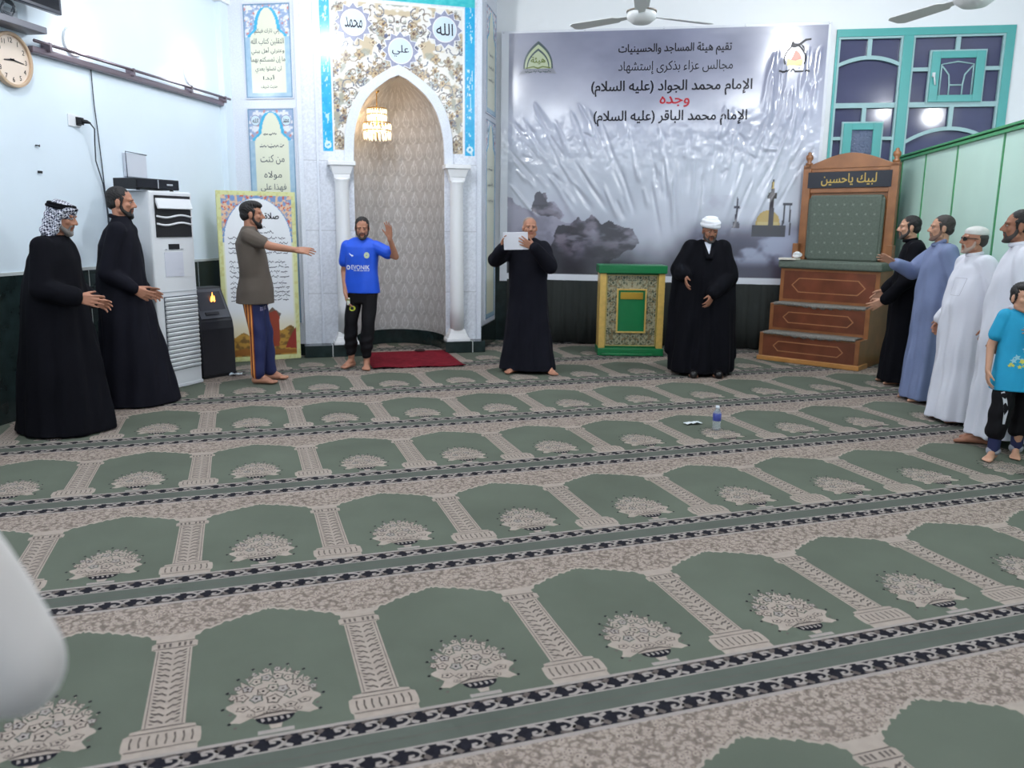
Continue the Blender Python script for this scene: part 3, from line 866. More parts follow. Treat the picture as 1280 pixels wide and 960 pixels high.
def ban_col(X, Z):
    t = (Z - 0.95) / (4.02 - 0.95)
    C = mix((186, 189, 206), (124, 126, 150), sstep(0.52, 0.95, t))
    C = mix(C, (196, 200, 212), sstep(0.62, 0.45, t) * 0.7)
    C = mix(C, (150, 152, 168), sstep(0.30, 0.12, t) * 0.6)
    cl = fbm(X * 0.9, Z * 1.4, 5, 90)
    C = C + ((cl - 0.5) * 60)[..., None]
    # dark torn ground on the left, darker strip along the foot
    L = [(-2.0, 2.02), (-1.86, 1.86), (-1.66, 1.80), (-1.60, 1.98), (-1.50, 2.02), (-1.46, 1.90), (-1.36, 1.88), (-1.22, 1.72), (-1.30, 1.64), (-1.12, 1.62), (-1.02, 1.70), (-0.92, 1.64),
         (-0.84, 1.74), (-0.72, 1.62), (-0.62, 1.66), (-0.5, 1.58), (-0.30, 1.55), (-0.18, 1.40), (-0.30, 1.26), (-0.55, 1.15), (-0.70, 0.9), (-2.0, 0.9)]
    wx = X + (fbm(X * 6, Z * 6, 3, 91) - 0.5) * 0.10; wz = Z + (fbm(X * 6 + 9, Z * 6, 3, 92) - 0.5) * 0.14
    m0 = inpoly(wx, wz, L)
    C0 = mix(C, mix((104, 96, 114), (140, 134, 152), sstep(0.35, 0.65, fbm(X * 4, Z * 6, 4, 98))), 0.75 * np.ones_like(X)); C[m0] = C0[m0]
    m1 = inpoly(wx, wz, [(-1.30, 1.60), (-1.14, 1.60), (-1.02, 1.70), (-0.92, 1.64), (-0.84, 1.74), (-0.72, 1.62), (-0.62, 1.66), (-0.5, 1.58), (-0.30, 1.55), (-0.18, 1.40), (-0.30, 1.26), (-0.55, 1.15), (-0.70, 0.9), (-1.5, 0.9), (-1.4, 1.3)]) | inpoly(wx, wz, [(-1.66, 1.80), (-1.60, 1.98), (-1.50, 2.02), (-1.44, 1.90), (-1.22, 1.74), (-1.30, 1.66), (-1.5, 1.70)])
    dk = mix((34, 30, 38), (116, 106, 120), sstep(0.40, 0.70, fbm(X * 5 + 0.8 * Z, Z * 9, 5, 93)))
    dk = mix(dk, (150, 146, 160), sstep(0.62, 0.74, fbm(X * 2.4 + 4, Z * 7, 4, 99)) * 0.7)
    haze = fbm(X * 2.2, Z * 2.6, 4, 95)
    C1 = mix(C, dk, 0.88 * np.ones_like(X)); C[m1] = C1[m1]
    C = mix(C, (168, 164, 184), sstep(0.58, 0.75, haze) * (Z < 2.0) * 0.45)
    foot = sstep(1.50, 1.12, Z + (fbm(X * 3, Z * 2, 3, 96) - 0.5) * 0.5) * (0.88 - 0.45 * np.exp(-((X - 0.05) / 0.35) ** 2))
    C = mix(C, (40, 38, 46), foot)
    # bright smoke rising in the middle, purple-grey smoke to its right
    C = mix(C, (206, 208, 222), np.exp(-((X - 0.08 - 0.1 * (Z - 1.3)) / 0.26) ** 2) * sstep(1.05, 1.45, Z) * sstep(2.3, 1.8, Z) * 0.65)
    sm = sstep(0.42, 0.66, fbm(X * 3.2, Z * 4.2, 4, 97)) * sstep(0.35, 0.7, X) * sstep(1.05, 1.2, Z) * sstep(1.66, 1.42, Z)
    C = mix(C, (72, 68, 88), sstep(0.35, 0.6, X) * sstep(1.74, 1.42, Z) * 0.8)
    C = mix(C, (186, 194, 220), sm * 0.75)
    # shrine: minarets, gold dome, a latticed tower
    def put(poly, col):
        C[inpoly(X, Z, poly)] = col
    put([(1.02, 1.58), (1.05, 1.58), (1.048, 1.93), (1.034, 1.99), (1.022, 1.93)], (70, 66, 80))
    put([(0.995, 1.83), (1.075, 1.83), (1.07, 1.86), (1.0, 1.86)], (70, 66, 80)); put([(0.985, 1.58), (1.085, 1.58), (1.07, 1.66), (1.0, 1.66)], (62, 58, 70))
    put([(1.24, 1.48), (1.66, 1.48), (1.66, 1.62), (1.24, 1.62)], (58, 54, 60))
    th = np.linspace(0, PI, 16)
    put([(1.43 + 0.15 * math.cos(a), 1.62 + 0.19 * math.sin(a) ** 0.8) for a in th], (186, 158, 92))
    put([(1.30, 1.62), (1.56, 1.62), (1.56, 1.665), (1.30, 1.665)], (196, 176, 120))
    put([(1.43, 1.56), (1.50, 1.56), (1.49, 2.02), (1.475, 2.2), (1.455, 2.2), (1.44, 2.02)], (62, 54, 58)); put([(1.405, 1.96), (1.525, 1.96), (1.515, 2.03), (1.415, 2.03)], (66, 58, 60))
    put([(1.45, 2.08), (1.485, 2.08), (1.475, 2.17), (1.46, 2.17)], (190, 160, 90))
    put([(1.60, 1.50), (1.625, 1.50), (1.64, 1.88), (1.62, 1.88)], (56, 54, 64)); put([(1.70, 1.50), (1.725, 1.50), (1.70, 1.88), (1.685, 1.88)], (56, 54, 64)); put([(1.6, 1.87), (1.72, 1.87), (1.72, 1.90), (1.6, 1.90)], (56, 54, 64))
    put([(-1.64, 1.86), (-1.60, 2.02), (-1.55, 2.04), (-1.50, 1.98), (-1.46, 1.86)], (66, 60, 72))
    e = np.minimum(np.minimum(X - BX0, BX1 - X), np.minimum(Z - BZ0, BZ1 - Z))
    bd = (X < BX0 + 0.10) | (X > BX1 - 0.04) | (Z < BZ0 + 0.115) | (Z > BZ1 - 0.03)
    C[bd] = (222, 224, 232)
    return C
M_ban = mat_attr('vinyl_print', 0.5, 0.25)
for k_, v_ in (('Coat Weight', 1.0), ('Coat Roughness', 0.17), ('Coat IOR', 1.85)): M_ban.node_tree.nodes['Principled BSDF'].inputs[k_].default_value = v_
banner = empty('banner', (0, 0, 0), 0, 'large grey printed banner with black and red writing, shiny with folds, on the back wall', 'banner')
print_grid('banner_sheet', BX0, BX1, BZ0, BZ1, 0.0105, ban_col, banpos, M_ban, banner)
def banfn(a, z, d=0.0):
    p = banpos(a, z, d); return (float(p[0]), float(p[1]), float(p[2]))
M_bk = mat('print_black', rgb(22, 20, 32), 0.35, spec=0.3); M_rd = mat('print_red', rgb(190, 30, 50), 0.3); M_dg = mat('print_dark_green', rgb(44, 66, 72), 0.3)
M_lg = mat('print_pale_green', rgb(176, 186, 150), 0.3); M_gr = mat('print_green', rgb(92, 110, 20), 0.3); M_yl = mat('print_yellow', rgb(238, 210, 120), 0.3); M_og = mat('print_orange', rgb(232, 110, 80), 0.3)
M_gy = mat('print_grey', rgb(120, 122, 136), 0.3)
for tx, x, z, wd, hh, bo, mi in (('تقيم هيئة المساجد والحسينيات', 0.145, 3.80, 1.41, 0.155, 0.016, 0), ('مجالس عزاء بذكرى إستشهاد', 0.16, 3.585, 1.43, 0.16, 0.002, 0),
                                 ('الإمام محمد الجواد (عليه السلام)', 0.115, 3.335, 2.02, 0.19, 0.018, 0), ('وجده', 0.175, 3.165, 0.37, 0.13, 0.018, 1), ('الإمام محمد الباقر (عليه السلام)', 0.115, 2.965, 1.94, 0.19, 0.018, 0)):
    mb = MB(); V, F = letters(tx, x, z, width=wd, height=hh, bold=bo); mb.flatv(V, F, banpos, 0.006, 0)
    mb.build('text_line', M_rd if mi else M_bk, banner, fixn=False)
# left emblem: pointed arch over an open book
def parch(cx, z0, w_, h_, n=10):
    R = [(cx + w_ * (1 - (i / n) ** 2.2) , z0 + h_ * (i / n) ** 0.9) for i in range(n + 1)]
    return R + [(2 * cx - x, z) for x, z in R[::-1][1:]]
mb = MB()
for (w_, h_, mi, d) in ((0.195, 0.34, 0, 0.004), (0.175, 0.30, 1, 0.0055), (0.150, 0.25, 0, 0.007), (0.135, 0.22, 1, 0.0085)):
    P = parch(-1.60, 3.60, w_, h_); mb.flat(P, [tuple(range(len(P)))], banfn, d, mi)
V, F = letters('هيئة', -1.60, 3.70, width=0.19, height=0.09, bold=0.02); mb.flatv(V, F, banpos, 0.010, 2)
for sg in (-1, 1):
    P = [(-1.60, 3.615), (-1.60 + sg * 0.06, 3.632), (-1.60 + sg * 0.165, 3.615), (-1.60 + sg * 0.165, 3.60), (-1.60 + sg * 0.06, 3.615), (-1.60, 3.595)]
    mb.flat(P, [tuple(range(6))], banfn, 0.0095, 2)
    P = [(-1.60, 3.59), (-1.60 + sg * 0.20, 3.60), (-1.60 + sg * 0.25, 3.53), (-1.60 + sg * 0.12, 3.545), (-1.60, 3.565)]
    mb.flat(P, [tuple(range(5))], banfn, 0.005, 3)
V, F = squiggle(-1.60, 3.565, 0.34, 0.03, 5); mb.flatv(V, F, banpos, 0.0065, 0)
mb.build('arch_emblem', [M_dg, M_lg, M_gr, M_gy], banner, fixn=False)
# right emblem: ring with a yellow and red flame, a brush stroke above, a line beneath
mb = MB()
P = [(1.62 + 0.135 * math.cos(a) * (1 - 0.25 * max(0, math.sin(a)) ** 3), 3.655 + 0.15 * math.sin(a) + 0.03 * max(0, math.sin(a)) ** 3) for a in np.linspace(-0.5, PI + 0.5, 26)]
P2 = [(1.62 + (x - 1.62) * 0.86, 3.655 + (z - 3.655) * 0.86) for x, z in P]
mb.strip(P, P2, banfn, 0.004, 0.006, 0)
P = [(1.53, 3.575), (1.71, 3.575), (1.72, 3.65), (1.66, 3.64), (1.62, 3.70), (1.57, 3.65), (1.53, 3.66)]; mb.flat(P, [tuple(range(7))], banfn, 0.005, 1)
P = [(1.57, 3.64), (1.63, 3.63), (1.70, 3.655), (1.67, 3.72), (1.62, 3.76), (1.60, 3.70)]; mb.flat(P, [tuple(range(6))], banfn, 0.0065, 2)
mb.flat([(1.56, 3.80), (1.60, 3.78), (1.66, 3.80), (1.74, 3.86), (1.80, 3.87), (1.80, 3.89), (1.73, 3.885), (1.66, 3.835), (1.61, 3.83), (1.59, 3.86), (1.57, 3.85)], [tuple(range(11))], banfn, 0.005, 0)
mb.flat([(1.66, 3.84), (1.72, 3.80), (1.735, 3.74), (1.70, 3.79)], [(0, 1, 2, 3)], banfn, 0.0055, 0)
V, F = squiggle(1.62, 3.515, 0.36, 0.045, 9, 0.5); mb.flatv(V, F, banpos, 0.005, 0)
mb.build('flame_emblem', [M_bk, M_yl, M_og], banner, fixn=False)
for x in (BX0 + 0.03, -1.0, 0.0, 1.0, BX1 - 0.03):
    mb = MB(); mb.lathe([(0.0, 0), (0.012, 0), (0.012, 0.004), (0.0, 0.004)], (x, YB - 0.05, BZ1 - 0.02), 10)
    mb.tube([(x, YB - 0.06, BZ1 - 0.02), (x, YB - 0.002, BZ1 + 0.015)], 0.004, 6)
    mb.build('eyelet', M_steel, banner)
# pleated black cloth under the banner
def skirt():
    n = 300; V = []; F = []
    for i in range(n + 1):
        x = -1.98 + 3.9 * i / n
        dy = 0.018 * math.sin(x * 19) + 0.010 * math.sin(x * 47 + 1) + 0.006 * math.sin(x * 83)
        for z, k in ((0.012, 1.2), (0.3, 1.1), (0.86, 0.7)): V.append((x, YB - 0.115 - dy * k * 0.8 + 0.03 * (z > 0.5), z))
    for i in range(n):
        for j in range(2): F.append((3 * i + j, 3 * i + 3 + j, 3 * i + 4 + j, 3 * i + 1 + j))
    mb = MB(); mb.add(V, F, 0, True)
    o = mb.build('wall_cloth', mat('dark_cloth', rgb(34, 38, 36), 0.9, var=0.15, vscale=4), fixn=False)
    so = o.modifiers.new('thick', 'SOLIDIFY'); so.thickness = 0.004
    tag(o, 'dark pleated cloth hanging below the grey banner down to the carpet', 'cloth')
skirt()

# =================================================================== WINDOW
M_teal = mat('teal_paint', rgb(80, 168, 164), 0.35, bump=0.03)
M_bead = mat('pale_bead', rgb(156, 190, 192), 0.35)
M_pane = mat('window_glass', rgb(70, 72, 104), 0.10, var=0.1, vscale=2, spec=0.6)
M_pane2 = mat('textured_glass', rgb(92, 104, 132), 0.08, bump=2.5, bscale=40, spec=0.9)
win_o = empty('window_1', (0, 0, 0)); win_o['kind'] = 'structure'
def wf(a, z, d=0.0): return (a, YB + 0.02 - d, z)
BARK = [0]
def bar(mb, x0, x1, z0, z1, d0=-0.02, d1=0.05, mi=0):
    BARK[0] += 1; k = 0.0004 * (BARK[0] % 9); d0 -= k; d1 += k
    mb.prism([(x0, z0), (x1, z0), (x1, z1), (x0, z1)], wf, d0, d1, mi)
mb = MB()
bar(mb, WX0, WX0 + 0.03, WZ0, WZ1); bar(mb, 4.03, WX1, WZ0, WZ1); bar(mb, WX0, WX1, 3.90, WZ1); bar(mb, WX0, WX1, WZ0, WZ0 + 0.09); bar(mb, 2.88, 2.995, WZ0, 3.9, -0.02, 0.055)
mb.build('window_frame', M_teal, win_o, bevel=0.004)
mb = MB()
def arc(x0, x1, zs, za, th):
    n = 18; cx = (x0 + x1) / 2
    top = [(x0 + (x1 - x0) * i / n, zs + (za - zs) * (1 - ((i / n - 0.5) * 2) ** 2)) for i in range(n + 1)]
    mb.strip([(x, z + th) for x, z in top], top, wf, -0.014, 0.0345)
xl0, xl1, xr0, xr1 = 2.13, 2.88, 2.995, 4.03
for x0, x1 in ((xl0, xl1), (xr0, xr1)):
    bar(mb, x0, x0 + 0.025, WZ0 + 0.09, 3.9, -0.01, 0.035); bar(mb, x1 - 0.025, x1, WZ0 + 0.09, 3.9, -0.01, 0.035); bar(mb, x0, x1, 3.875, 3.9, -0.01, 0.035)
    bar(mb, x0, x1, 3.065, 3.125, -0.01, 0.03)
bar(mb, 2.475, 2.525, 3.66, 3.9, -0.01, 0.03); arc(xl0, xl1, 3.54, 3.635, 0.045)
bar(mb, 2.475, 2.525, 2.86, 3.07, -0.01, 0.03); bar(mb, xl0, xl1, 2.68, 2.72, -0.01, 0.03); bar(mb, xl0, xl1, 2.0, 2.05, -0.01, 0.03)
bar(mb, 3.485, 3.535, 3.70, 3.9, -0.01, 0.03); bar(mb, xr0, xr1, 3.485, 3.53, -0.01, 0.03)
bar(mb, 3.485, 3.535, 2.80, 3.07, -0.01, 0.03); arc(xr0, xr1, 2.62, 2.79, 0.045)
mb.build('glazing_bar', M_bead, win_o)
mb = MB(); bar(mb, WX0, WX1, WZ0, WZ1, -0.035, -0.025); mb.build('pane', M_pane, win_o)
def sash(x0, x1, z0, z1, fw, iron):
    t = MB()
    for a in ((x0, x0 + fw, z0, z1), (x1 - fw, x1, z0, z1), (x0 + fw, x1 - fw, z0, z0 + fw * 0.8), (x0 + fw, x1 - fw, z1 - fw * 0.8, z1)):
        t.prism([(a[0], a[2]), (a[1], a[2]), (a[1], a[3]), (a[0], a[3])], wf, 0.0, 0.07)
    o = t.build('sash', M_teal, win_o, bevel=0.004)
    t = MB(); t.prism([(x0 + fw, z0 + fw * 0.8), (x1 - fw, z0 + fw * 0.8), (x1 - fw, z1 - fw * 0.8), (x0 + fw, z1 - fw * 0.8)], wf, 0.040, 0.046)
    t.build('sash_pane', M_pane if iron else M_pane2, o)
    t = MB(); b2 = [(x0 - 0.02, z0 - 0.015), (x1 + 0.02, z0 - 0.015), (x1 + 0.02, z1 + 0.02), (x0 - 0.02, z1 + 0.02)]
    t.strip(b2, [(x0, z0), (x1, z0), (x1, z1), (x0, z1)], wf, 0.0, 0.045, 0, True); t.build('sash_bead', M_bead, o)
    if iron:
        cx = (x0 + x1) / 2; a, b = x0 + fw + 0.02, x1 - fw - 0.02; t = MB()
        zt, zb = z1 - 0.12, z0 + 0.075
        for P in ([(a, zb), (a, zt - 0.03), (cx, zt), (b, zt - 0.03), (b, zb)], [(a + 0.01, zt - 0.05), (a + 0.09, zt - 0.15), (cx - 0.075, zt - 0.27), (cx - 0.075, zb)],
                  [(b - 0.01, zt - 0.05), (b - 0.09, zt - 0.15), (cx + 0.075, zt - 0.27), (cx + 0.075, zb)], [(cx - 0.075, zt - 0.27), (cx + 0.075, zt - 0.27)]):
            t.tube([wf(x, z, 0.056) for x, z in P], 0.010, 8)
        t.build('ironwork', M_bead, o)
        t = MB(); t.box(wf(x0 + 0.03, (z0 + z1) / 2 + 0.02, 0.085), (0.03, 0.03, 0.05)); t.tube([wf(x0 + 0.03, (z0 + z1) / 2 + 0.03, 0.10), wf(x0 + 0.05, (z0 + z1) / 2 - 0.1, 0.105)], 0.010, 8)
        t.build('window_handle', mat('white_handle', rgb(225, 228, 230), 0.3), o)
sash(3.22, 3.82, 3.12, 3.705, 0.10, True)
sash(2.27, 2.72, 2.20, 2.88, 0.10, False)

# =================================================================== PARTITION SCREEN
M_pgreen = mat('pale_green_board', rgb(204, 234, 220), 0.4, var=0.03, vscale=2, bump=0.02)
M_batten = mat('green_batten', rgb(70, 150, 96), 0.4)
PXX = 2.98
ps = empty('partition_screen', (PXX, 7.0, 0), 0, 'pale green partition screen with darker green battens beside the preaching seat', 'partition')
def pbox(name, y0, y1, x0, x1, z0, z1, m):
    return MB().b2((x0 - 0, y0 - 7.0, z0), (x1, y1 - 7.0, z1)).build(name, m, ps, bevel=0.003)
js = [11.06, 10.16, 9.16, 8.02, 6.86, 5.70, 4.54]
for k in range(len(js) - 1):
    pbox('board', js[k + 1] + 0.012, js[k] - 0.012, 0.0, 0.03, 0.05, 2.42, M_pgreen)
for y in js: pbox('batten', y - 0.016, y + 0.016, -0.008, 0.04, 0.0, 2.42, M_batten)
pbox('board', 11.08, 11.17, 0.0, 0.03, 0.05, 2.42, M_pgreen)
pbox('top_rail', 4.5, 11.17, -0.022, 0.055, 2.42, 2.45, M_batten)
pbox('top_cap', 4.5, 11.17, -0.03, 0.062, 2.462, 2.485, M_batten)
pbox('bottom_rail', 4.5, 11.17, -0.012, 0.045, 0.0, 0.05, M_batten)

# =================================================================== FURNITURE AND FITTINGS
# --- preacher's seat with steps
M_wood = mat('varnished_wood', rgb(150, 98, 60), 0.32, var=0.18, vscale=6, bump=0.05, bscale=30, coat=0.2)
M_wood2 = mat('light_wood', rgb(196, 140, 78), 0.32, var=0.12, vscale=7, coat=0.2)
M_red = mat('reddish_veneer', rgb(116, 64, 44), 0.3, var=0.25, vscale=5, coat=0.3)
M_inlay = mat('inlay', rgb(176, 124, 84), 0.35)
M_cush = mat('grey_green_brocade', rgb(96, 106, 96), 0.75, var=0.12, vscale=40, bump=0.3, bscale=120)
M_cushp = mat('brocade_flower', rgb(132, 140, 130), 0.6)
M_fringe = mat('step_carpet', rgb(126, 122, 116), 0.9, var=0.3, vscale=60, bump=0.5, bscale=150)
PA = -0.560
mn = empty('pulpit', (1.32, 10.30, 0), PA, 'tall wooden preaching seat with three steps, grey-green upholstered back and black name board', 'pulpit')
W = 1.2
def stepbox(name, y0, y1, z0, z1, x0, x1, zv):
    mb = MB(); mb.b2((x0, y0, z0), (x1, y1, z1))
    o = mb.build(name, M_wood, mn, bevel=0.006)
    mb = MB(); zf0, zf1 = zv + 0.035, z1 - 0.03
    mb.b2((x0 + 0.05, y0 - 0.004, zf0), (x1 - 0.05, y0 + 0.01, zf1), 0)
    mb.build('riser_panel', M_red, o)
    mb = MB(); zc = (zf0 + zf1) / 2; hh = (zf1 - zf0) * 0.26; a, b = x0 + 0.24, x1 - 0.24
    P = [(a, zc - hh), (b, zc - hh), (b + hh, zc), (b, zc + hh), (a, zc + hh), (a - hh, zc)]
    P2 = [(a + 0.006, zc - hh + 0.011), (b - 0.006, zc - hh + 0.011), (b + hh - 0.016, zc), (b - 0.006, zc + hh - 0.011), (a + 0.006, zc + hh - 0.011), (a - hh + 0.016, zc)]
    mb.strip(P, P2, lambda x, z, d: (x, y0 - 0.004 - d, z), -0.002, 0.003, 0, True)
    mb.build('inlay_line', M_inlay, o)
    return o
s1 = stepbox('step', 0.0, 0.26, 0.0, 0.34, 0.0, W, 0.03)
mb = MB(); mb.b2((-0.015, -0.018, 0.0), (W + 0.015, 0.28, 0.055)); mb.build('skirting', M_wood2, s1, bevel=0.006)
s2 = stepbox('step', 0.24, 0.50, 0.0, 0.68, 0.0, W, 0.35)
s3 = stepbox('step', 0.48, 0.94, 0.0, 1.10, 0.0, W, 0.69)
for y0, y1, z, ss in ((0.0, 0.26, 0.34, s1), (0.24, 0.50, 0.68, s2)):
    mb = MB()
    n = 60; V = []; F = []
    r = random.Random(int(z * 100))
    for i in range(n + 1):
        x = 0.05 + (W - 0.1) * i / n
        dr = (0.010 + 0.028 * math.exp(-((x - 0.62) / 0.26) ** 2) * (0.6 + 0.4 * math.sin(x * 60))) + r.uniform(0, 0.01)
        V += [(x, y1 - 0.02, z + 0.004), (x, y1 - 0.02, z + 0.013), (x, y0 + 0.01, z + 0.016), (x, y0 - 0.014, z + 0.006), (x, y0 - 0.014, z - dr), (x, y0 - 0.004, z - dr), (x, y0 - 0.004, z + 0.003)]
    for i in range(n):
        for k in range(7):
            l = (k + 1) % 7; F.append((i * 7 + k, i * 7 + l, i * 7 + 7 + l, i * 7 + 7 + k))
    mb.add(V, F, 0, True); mb.build('step_runner', M_fringe, ss)
mb = MB(); mb.b2((-0.03, 0.44, 1.10), (W + 0.02, 0.90, 1.20)); mb.build('seat_cushion', M_cush, mn, bevel=0.025)
# back with finials
mb = MB()
for x0, x1 in ((0.03, 0.13), (W - 0.13, W - 0.03)): mb.b2((x0, 0.86, 1.1), (x1, 0.95, 2.36))
mb.b2((0.13, 0.87, 2.27), (W - 0.13, 0.94, 2.32)); mb.b2((0.13, 0.87, 2.02), (W - 0.13, 0.94, 2.08))
n = 16
top = [(0.03 + (W - 0.06) * i / n, 2.32 + 0.15 * math.sin(PI * i / n) ** 1.4 + 0.02) for i in range(n + 1)]
mb.prism([(W - 0.03, 2.31), (0.03, 2.31)] + top, lambda x, z, d: (x, 0.95 - d, z), 0.0, 0.09)
mb.b2((0.13, 0.90, 1.1), (W - 0.13, 0.94, 2.3))
mb.build('back_frame', M_wood, mn, bevel=0.006)
mb = MB(); mb.b2((0.17, 0.80, 1.20), (W - 0.17, 0.90, 1.99)); mb.b2((0.14, 0.82, 1.22), (W - 0.14, 0.865, 1.96))
bc = mb.build('back_cushion', M_cush, mn, bevel=0.03)
mb = MB()
for i in range(8):
    for j in range(6):
        x = 0.24 + i * 0.103 + (0.05 if j % 2 else 0); z = 1.30 + j * 0.115
        if x > W - 0.2: continue
        V, F = star(x, z, 0.022, 0.008, 4, 0.5); mb.flat(V, F, lambda a, b, d: (a, 0.7975, b), 0, 0)
mb.build('brocade_flowers', M_cushp, bc, fixn=False)
mb = MB(); mb.b2((0.10, 0.855, 2.08), (W - 0.10, 0.90, 2.27)); nb = mb.build('name_board', mat('board_black', rgb(30, 34, 46), 0.35), mn)
V, F = letters('لبيك ياحسين', W / 2, 2.175, width=0.66, height=0.145, bold=0.012)
mb = MB(); mb.flat(V, F, lambda a, b, d: (a, 0.852, b), 0); mb.build('gold_writing', mat('gold_paint', rgb(216, 184, 96), 0.4), nb, fixn=False)
for x in (0.08, W - 0.08):
    mb = MB(); mb.lathe([(0.0, 2.35), (0.04, 2.36), (0.045, 2.385), (0.022, 2.40), (0.045, 2.44), (0.042, 2.475), (0.018, 2.495), (0.024, 2.51), (0.0, 2.525)], (x, 0.905, 0), 18)
    mb.build('finial', M_wood, mn)
for x0, x1 in ((-0.005, 0.07), (W - 0.07, W + 0.005)):
    mb = MB(); mb.b2((x0, 0.78, 1.2), (x1, 0.90, 1.40)); mb.build('arm_post', M_wood, mn, bevel=0.006)
# papers and tissue on the seat's left end
def pworld(x, y): return (1.32 + x * math.cos(PA) - y * math.sin(PA), 10.30 + x * math.sin(PA) + y * math.cos(PA))
px_, py_ = pworld(0.09, 0.50)
mb = MB(); mb.box((0, 0, 0.012), (0.22, 0.15, 0.024)); o = mb.build('booklet', mat('booklet_paper', rgb(228, 222, 210), 0.6), None, (px_, py_, 1.202), PA, bevel=0.003)
tag(o, 'small pale booklet lying on the grey-green seat cushion of the pulpit', 'booklet')
px_, py_ = pworld(0.17, 0.53)
mb = MB()
r = random.Random(2); V = []; F = []
for j in range(7):
    for i in range(14):
        q = 2 * PI * i / 14; ph = PI * j / 6; rr = 0.055 * (1 + 0.25 * r.uniform(-1, 1))
        V.append((rr * math.sin(ph) * math.cos(q), rr * 0.8 * math.sin(ph) * math.sin(q), 0.036 - 0.036 * math.cos(ph) * (1 + 0.3 * (j > 3) * r.random())))
for j in range(6):
    for i in range(14): F.append((j * 14 + i, j * 14 + (i + 1) % 14, j * 14 + 14 + (i + 1) % 14, j * 14 + 14 + i))
mb.add(V, F); o = mb.build('tissue', mat('tissue_white', rgb(238, 238, 240), 0.8), None, (px_, py_, 1.227), 0.3)
tag(o, 'crumpled white tissue on top of the booklet on the preaching seat', 'tissue')

# --- lectern
lc = empty('lectern', (-0.27, 10.36, 0), math.radians(9), 'green and gold lectern with ornamental front standing by the back wall', 'lectern')
M_lg1 = mat('lectern_green', rgb(16, 112, 62), 0.35, var=0.05); M_lgold = mat('lectern_gold', rgb(206, 170, 92), 0.35, var=0.1, vscale=20)
mb = MB(); mb.b2((-0.41, -0.20, 0.0), (0.41, 0.20, 0.09)); mb.b2((-0.36, -0.22, 0.0), (0.27, -0.18, 0.03)); mb.build('base', M_lg1, lc, bevel=0.008)
mb = MB(); mb.b2((-0.42, -0.19, 1.02), (0.42, 0.21, 1.12)); mb.build('top', M_lg1, lc, bevel=0.008)
mb = MB(); mb.b2((-0.38, -0.12, 0.09), (0.38, 0.16, 1.02)); mb.build('body', M_lg1, lc)
for x0, x1 in ((-0.40, -0.32), (0.32, 0.40)):
    mb = MB(); mb.b2((x0, -0.165, 0.09), (x1, 0.16, 1.02)); mb.build('gilded_side', M_lgold, lc, bevel=0.006)
def lec_col(X, Z):
    C = np.zeros(X.shape + (3,)) + np.array([104, 106, 84])
    A = np.abs(X); n = fbm(A * 28, Z * 28, 3, 41)
    C[n > 0.58] = (156, 150, 122); C[n < 0.40] = (62, 72, 56)
    C[np.abs(np.hypot((A * 15) % 1 - 0.5, (Z * 15) % 1 - 0.5) - 0.30 - 0.12 * n) < 0.07] = (164, 160, 136)
    C[fbm(A * 50, Z * 50, 2, 44) > 0.66] = (126, 108, 76)
    e = np.minimum(0.315 - A, np.minimum(Z - 0.115, 1.0 - Z)); C[e < 0.014] = (196, 178, 110)
    return C
print_grid('ornamental_front', -0.315, 0.315, 0.115, 1.0, 0.007, lec_col, lambda X, Z: np.stack(np.broadcast_arrays(X, -0.128, Z), -1), mat_attr('carved_front', 0.4, 0.4, 0.3, 60), lc)
mb = MB(); mb.strip([(-0.185, 0.28), (0.185, 0.28), (0.185, 0.83), (-0.185, 0.83)], [(-0.165, 0.30), (0.165, 0.30), (0.165, 0.81), (-0.165, 0.81)], lambda x, z, d: (x, -0.128 - d, z), 0.0, 0.018, 0, True)
mb.build('inner_frame', M_lgold, lc, bevel=0.003)
mb = MB(); mb.b2((-0.165, -0.136, 0.30), (0.165, -0.12, 0.81)); ip = mb.build('inner_panel', M_lg1, lc)
mb = MB(); mb.b2((-0.14, -0.146, 0.70), (0.14, -0.13, 0.785)); mb.build('brass_plate', M_gold, ip, bevel=0.004)

# --- air conditioner
M_acw = mat('appliance_white', rgb(226, 228, 232), 0.35); M_acd = mat('appliance_dark', rgb(28, 28, 32), 0.5); M_acg = mat('appliance_grey', rgb(176, 180, 186), 0.4)
ang = math.radians(78)
ac = empty('air_conditioner', (-4.63, 7.20, 0), ang, 'tall white floor-standing air conditioner against the pale blue wall', 'air conditioner')
hw = 0.265
mb = MB(); mb.prism([(-hw, -0.15), (hw, -0.15), (hw, 0.15), (-hw, 0.15)], lambda x, y, z: (x, y, z), 0.0, 1.86); mb.build('cabinet', M_acw, ac, bevel=0.018)
yf = -0.152
mb = MB(); mb.b2((-hw + 0.055, yf - 0.008, 1.44), (hw - 0.035, yf + 0.02, 1.82)); mb.build('outlet_recess', M_acd, ac)
mb = MB()
mb.box((0.01, yf - 0.02, 1.745), (2 * hw - 0.10, 0.02, 0.10), 0, Matrix.Rotation(math.radians(-20), 3, 'X')); mb.build('outlet_flap', M_acw, ac, bevel=0.004)
for z in (1.56, 1.63):
    mb = MB(); mb.tube([(x, yf - 0.014, z + 0.012 * math.sin(x * 16)) for x in np.linspace(-hw + 0.06, hw - 0.04, 14)], 0.010, 8); mb.build('vane', M_acw, ac)
mb = MB(); mb.b2((-0.07, yf - 0.006, 1.325), (0.06, yf + 0.01, 1.375)); mb.build('display', M_acd, ac)
mb = MB(); mb.b2((-0.13, yf - 0.003, 1.07), (0.10, yf + 0.01, 1.30)); mb.build('control_panel', mat('label_white', rgb(214, 216, 228), 0.3), ac)
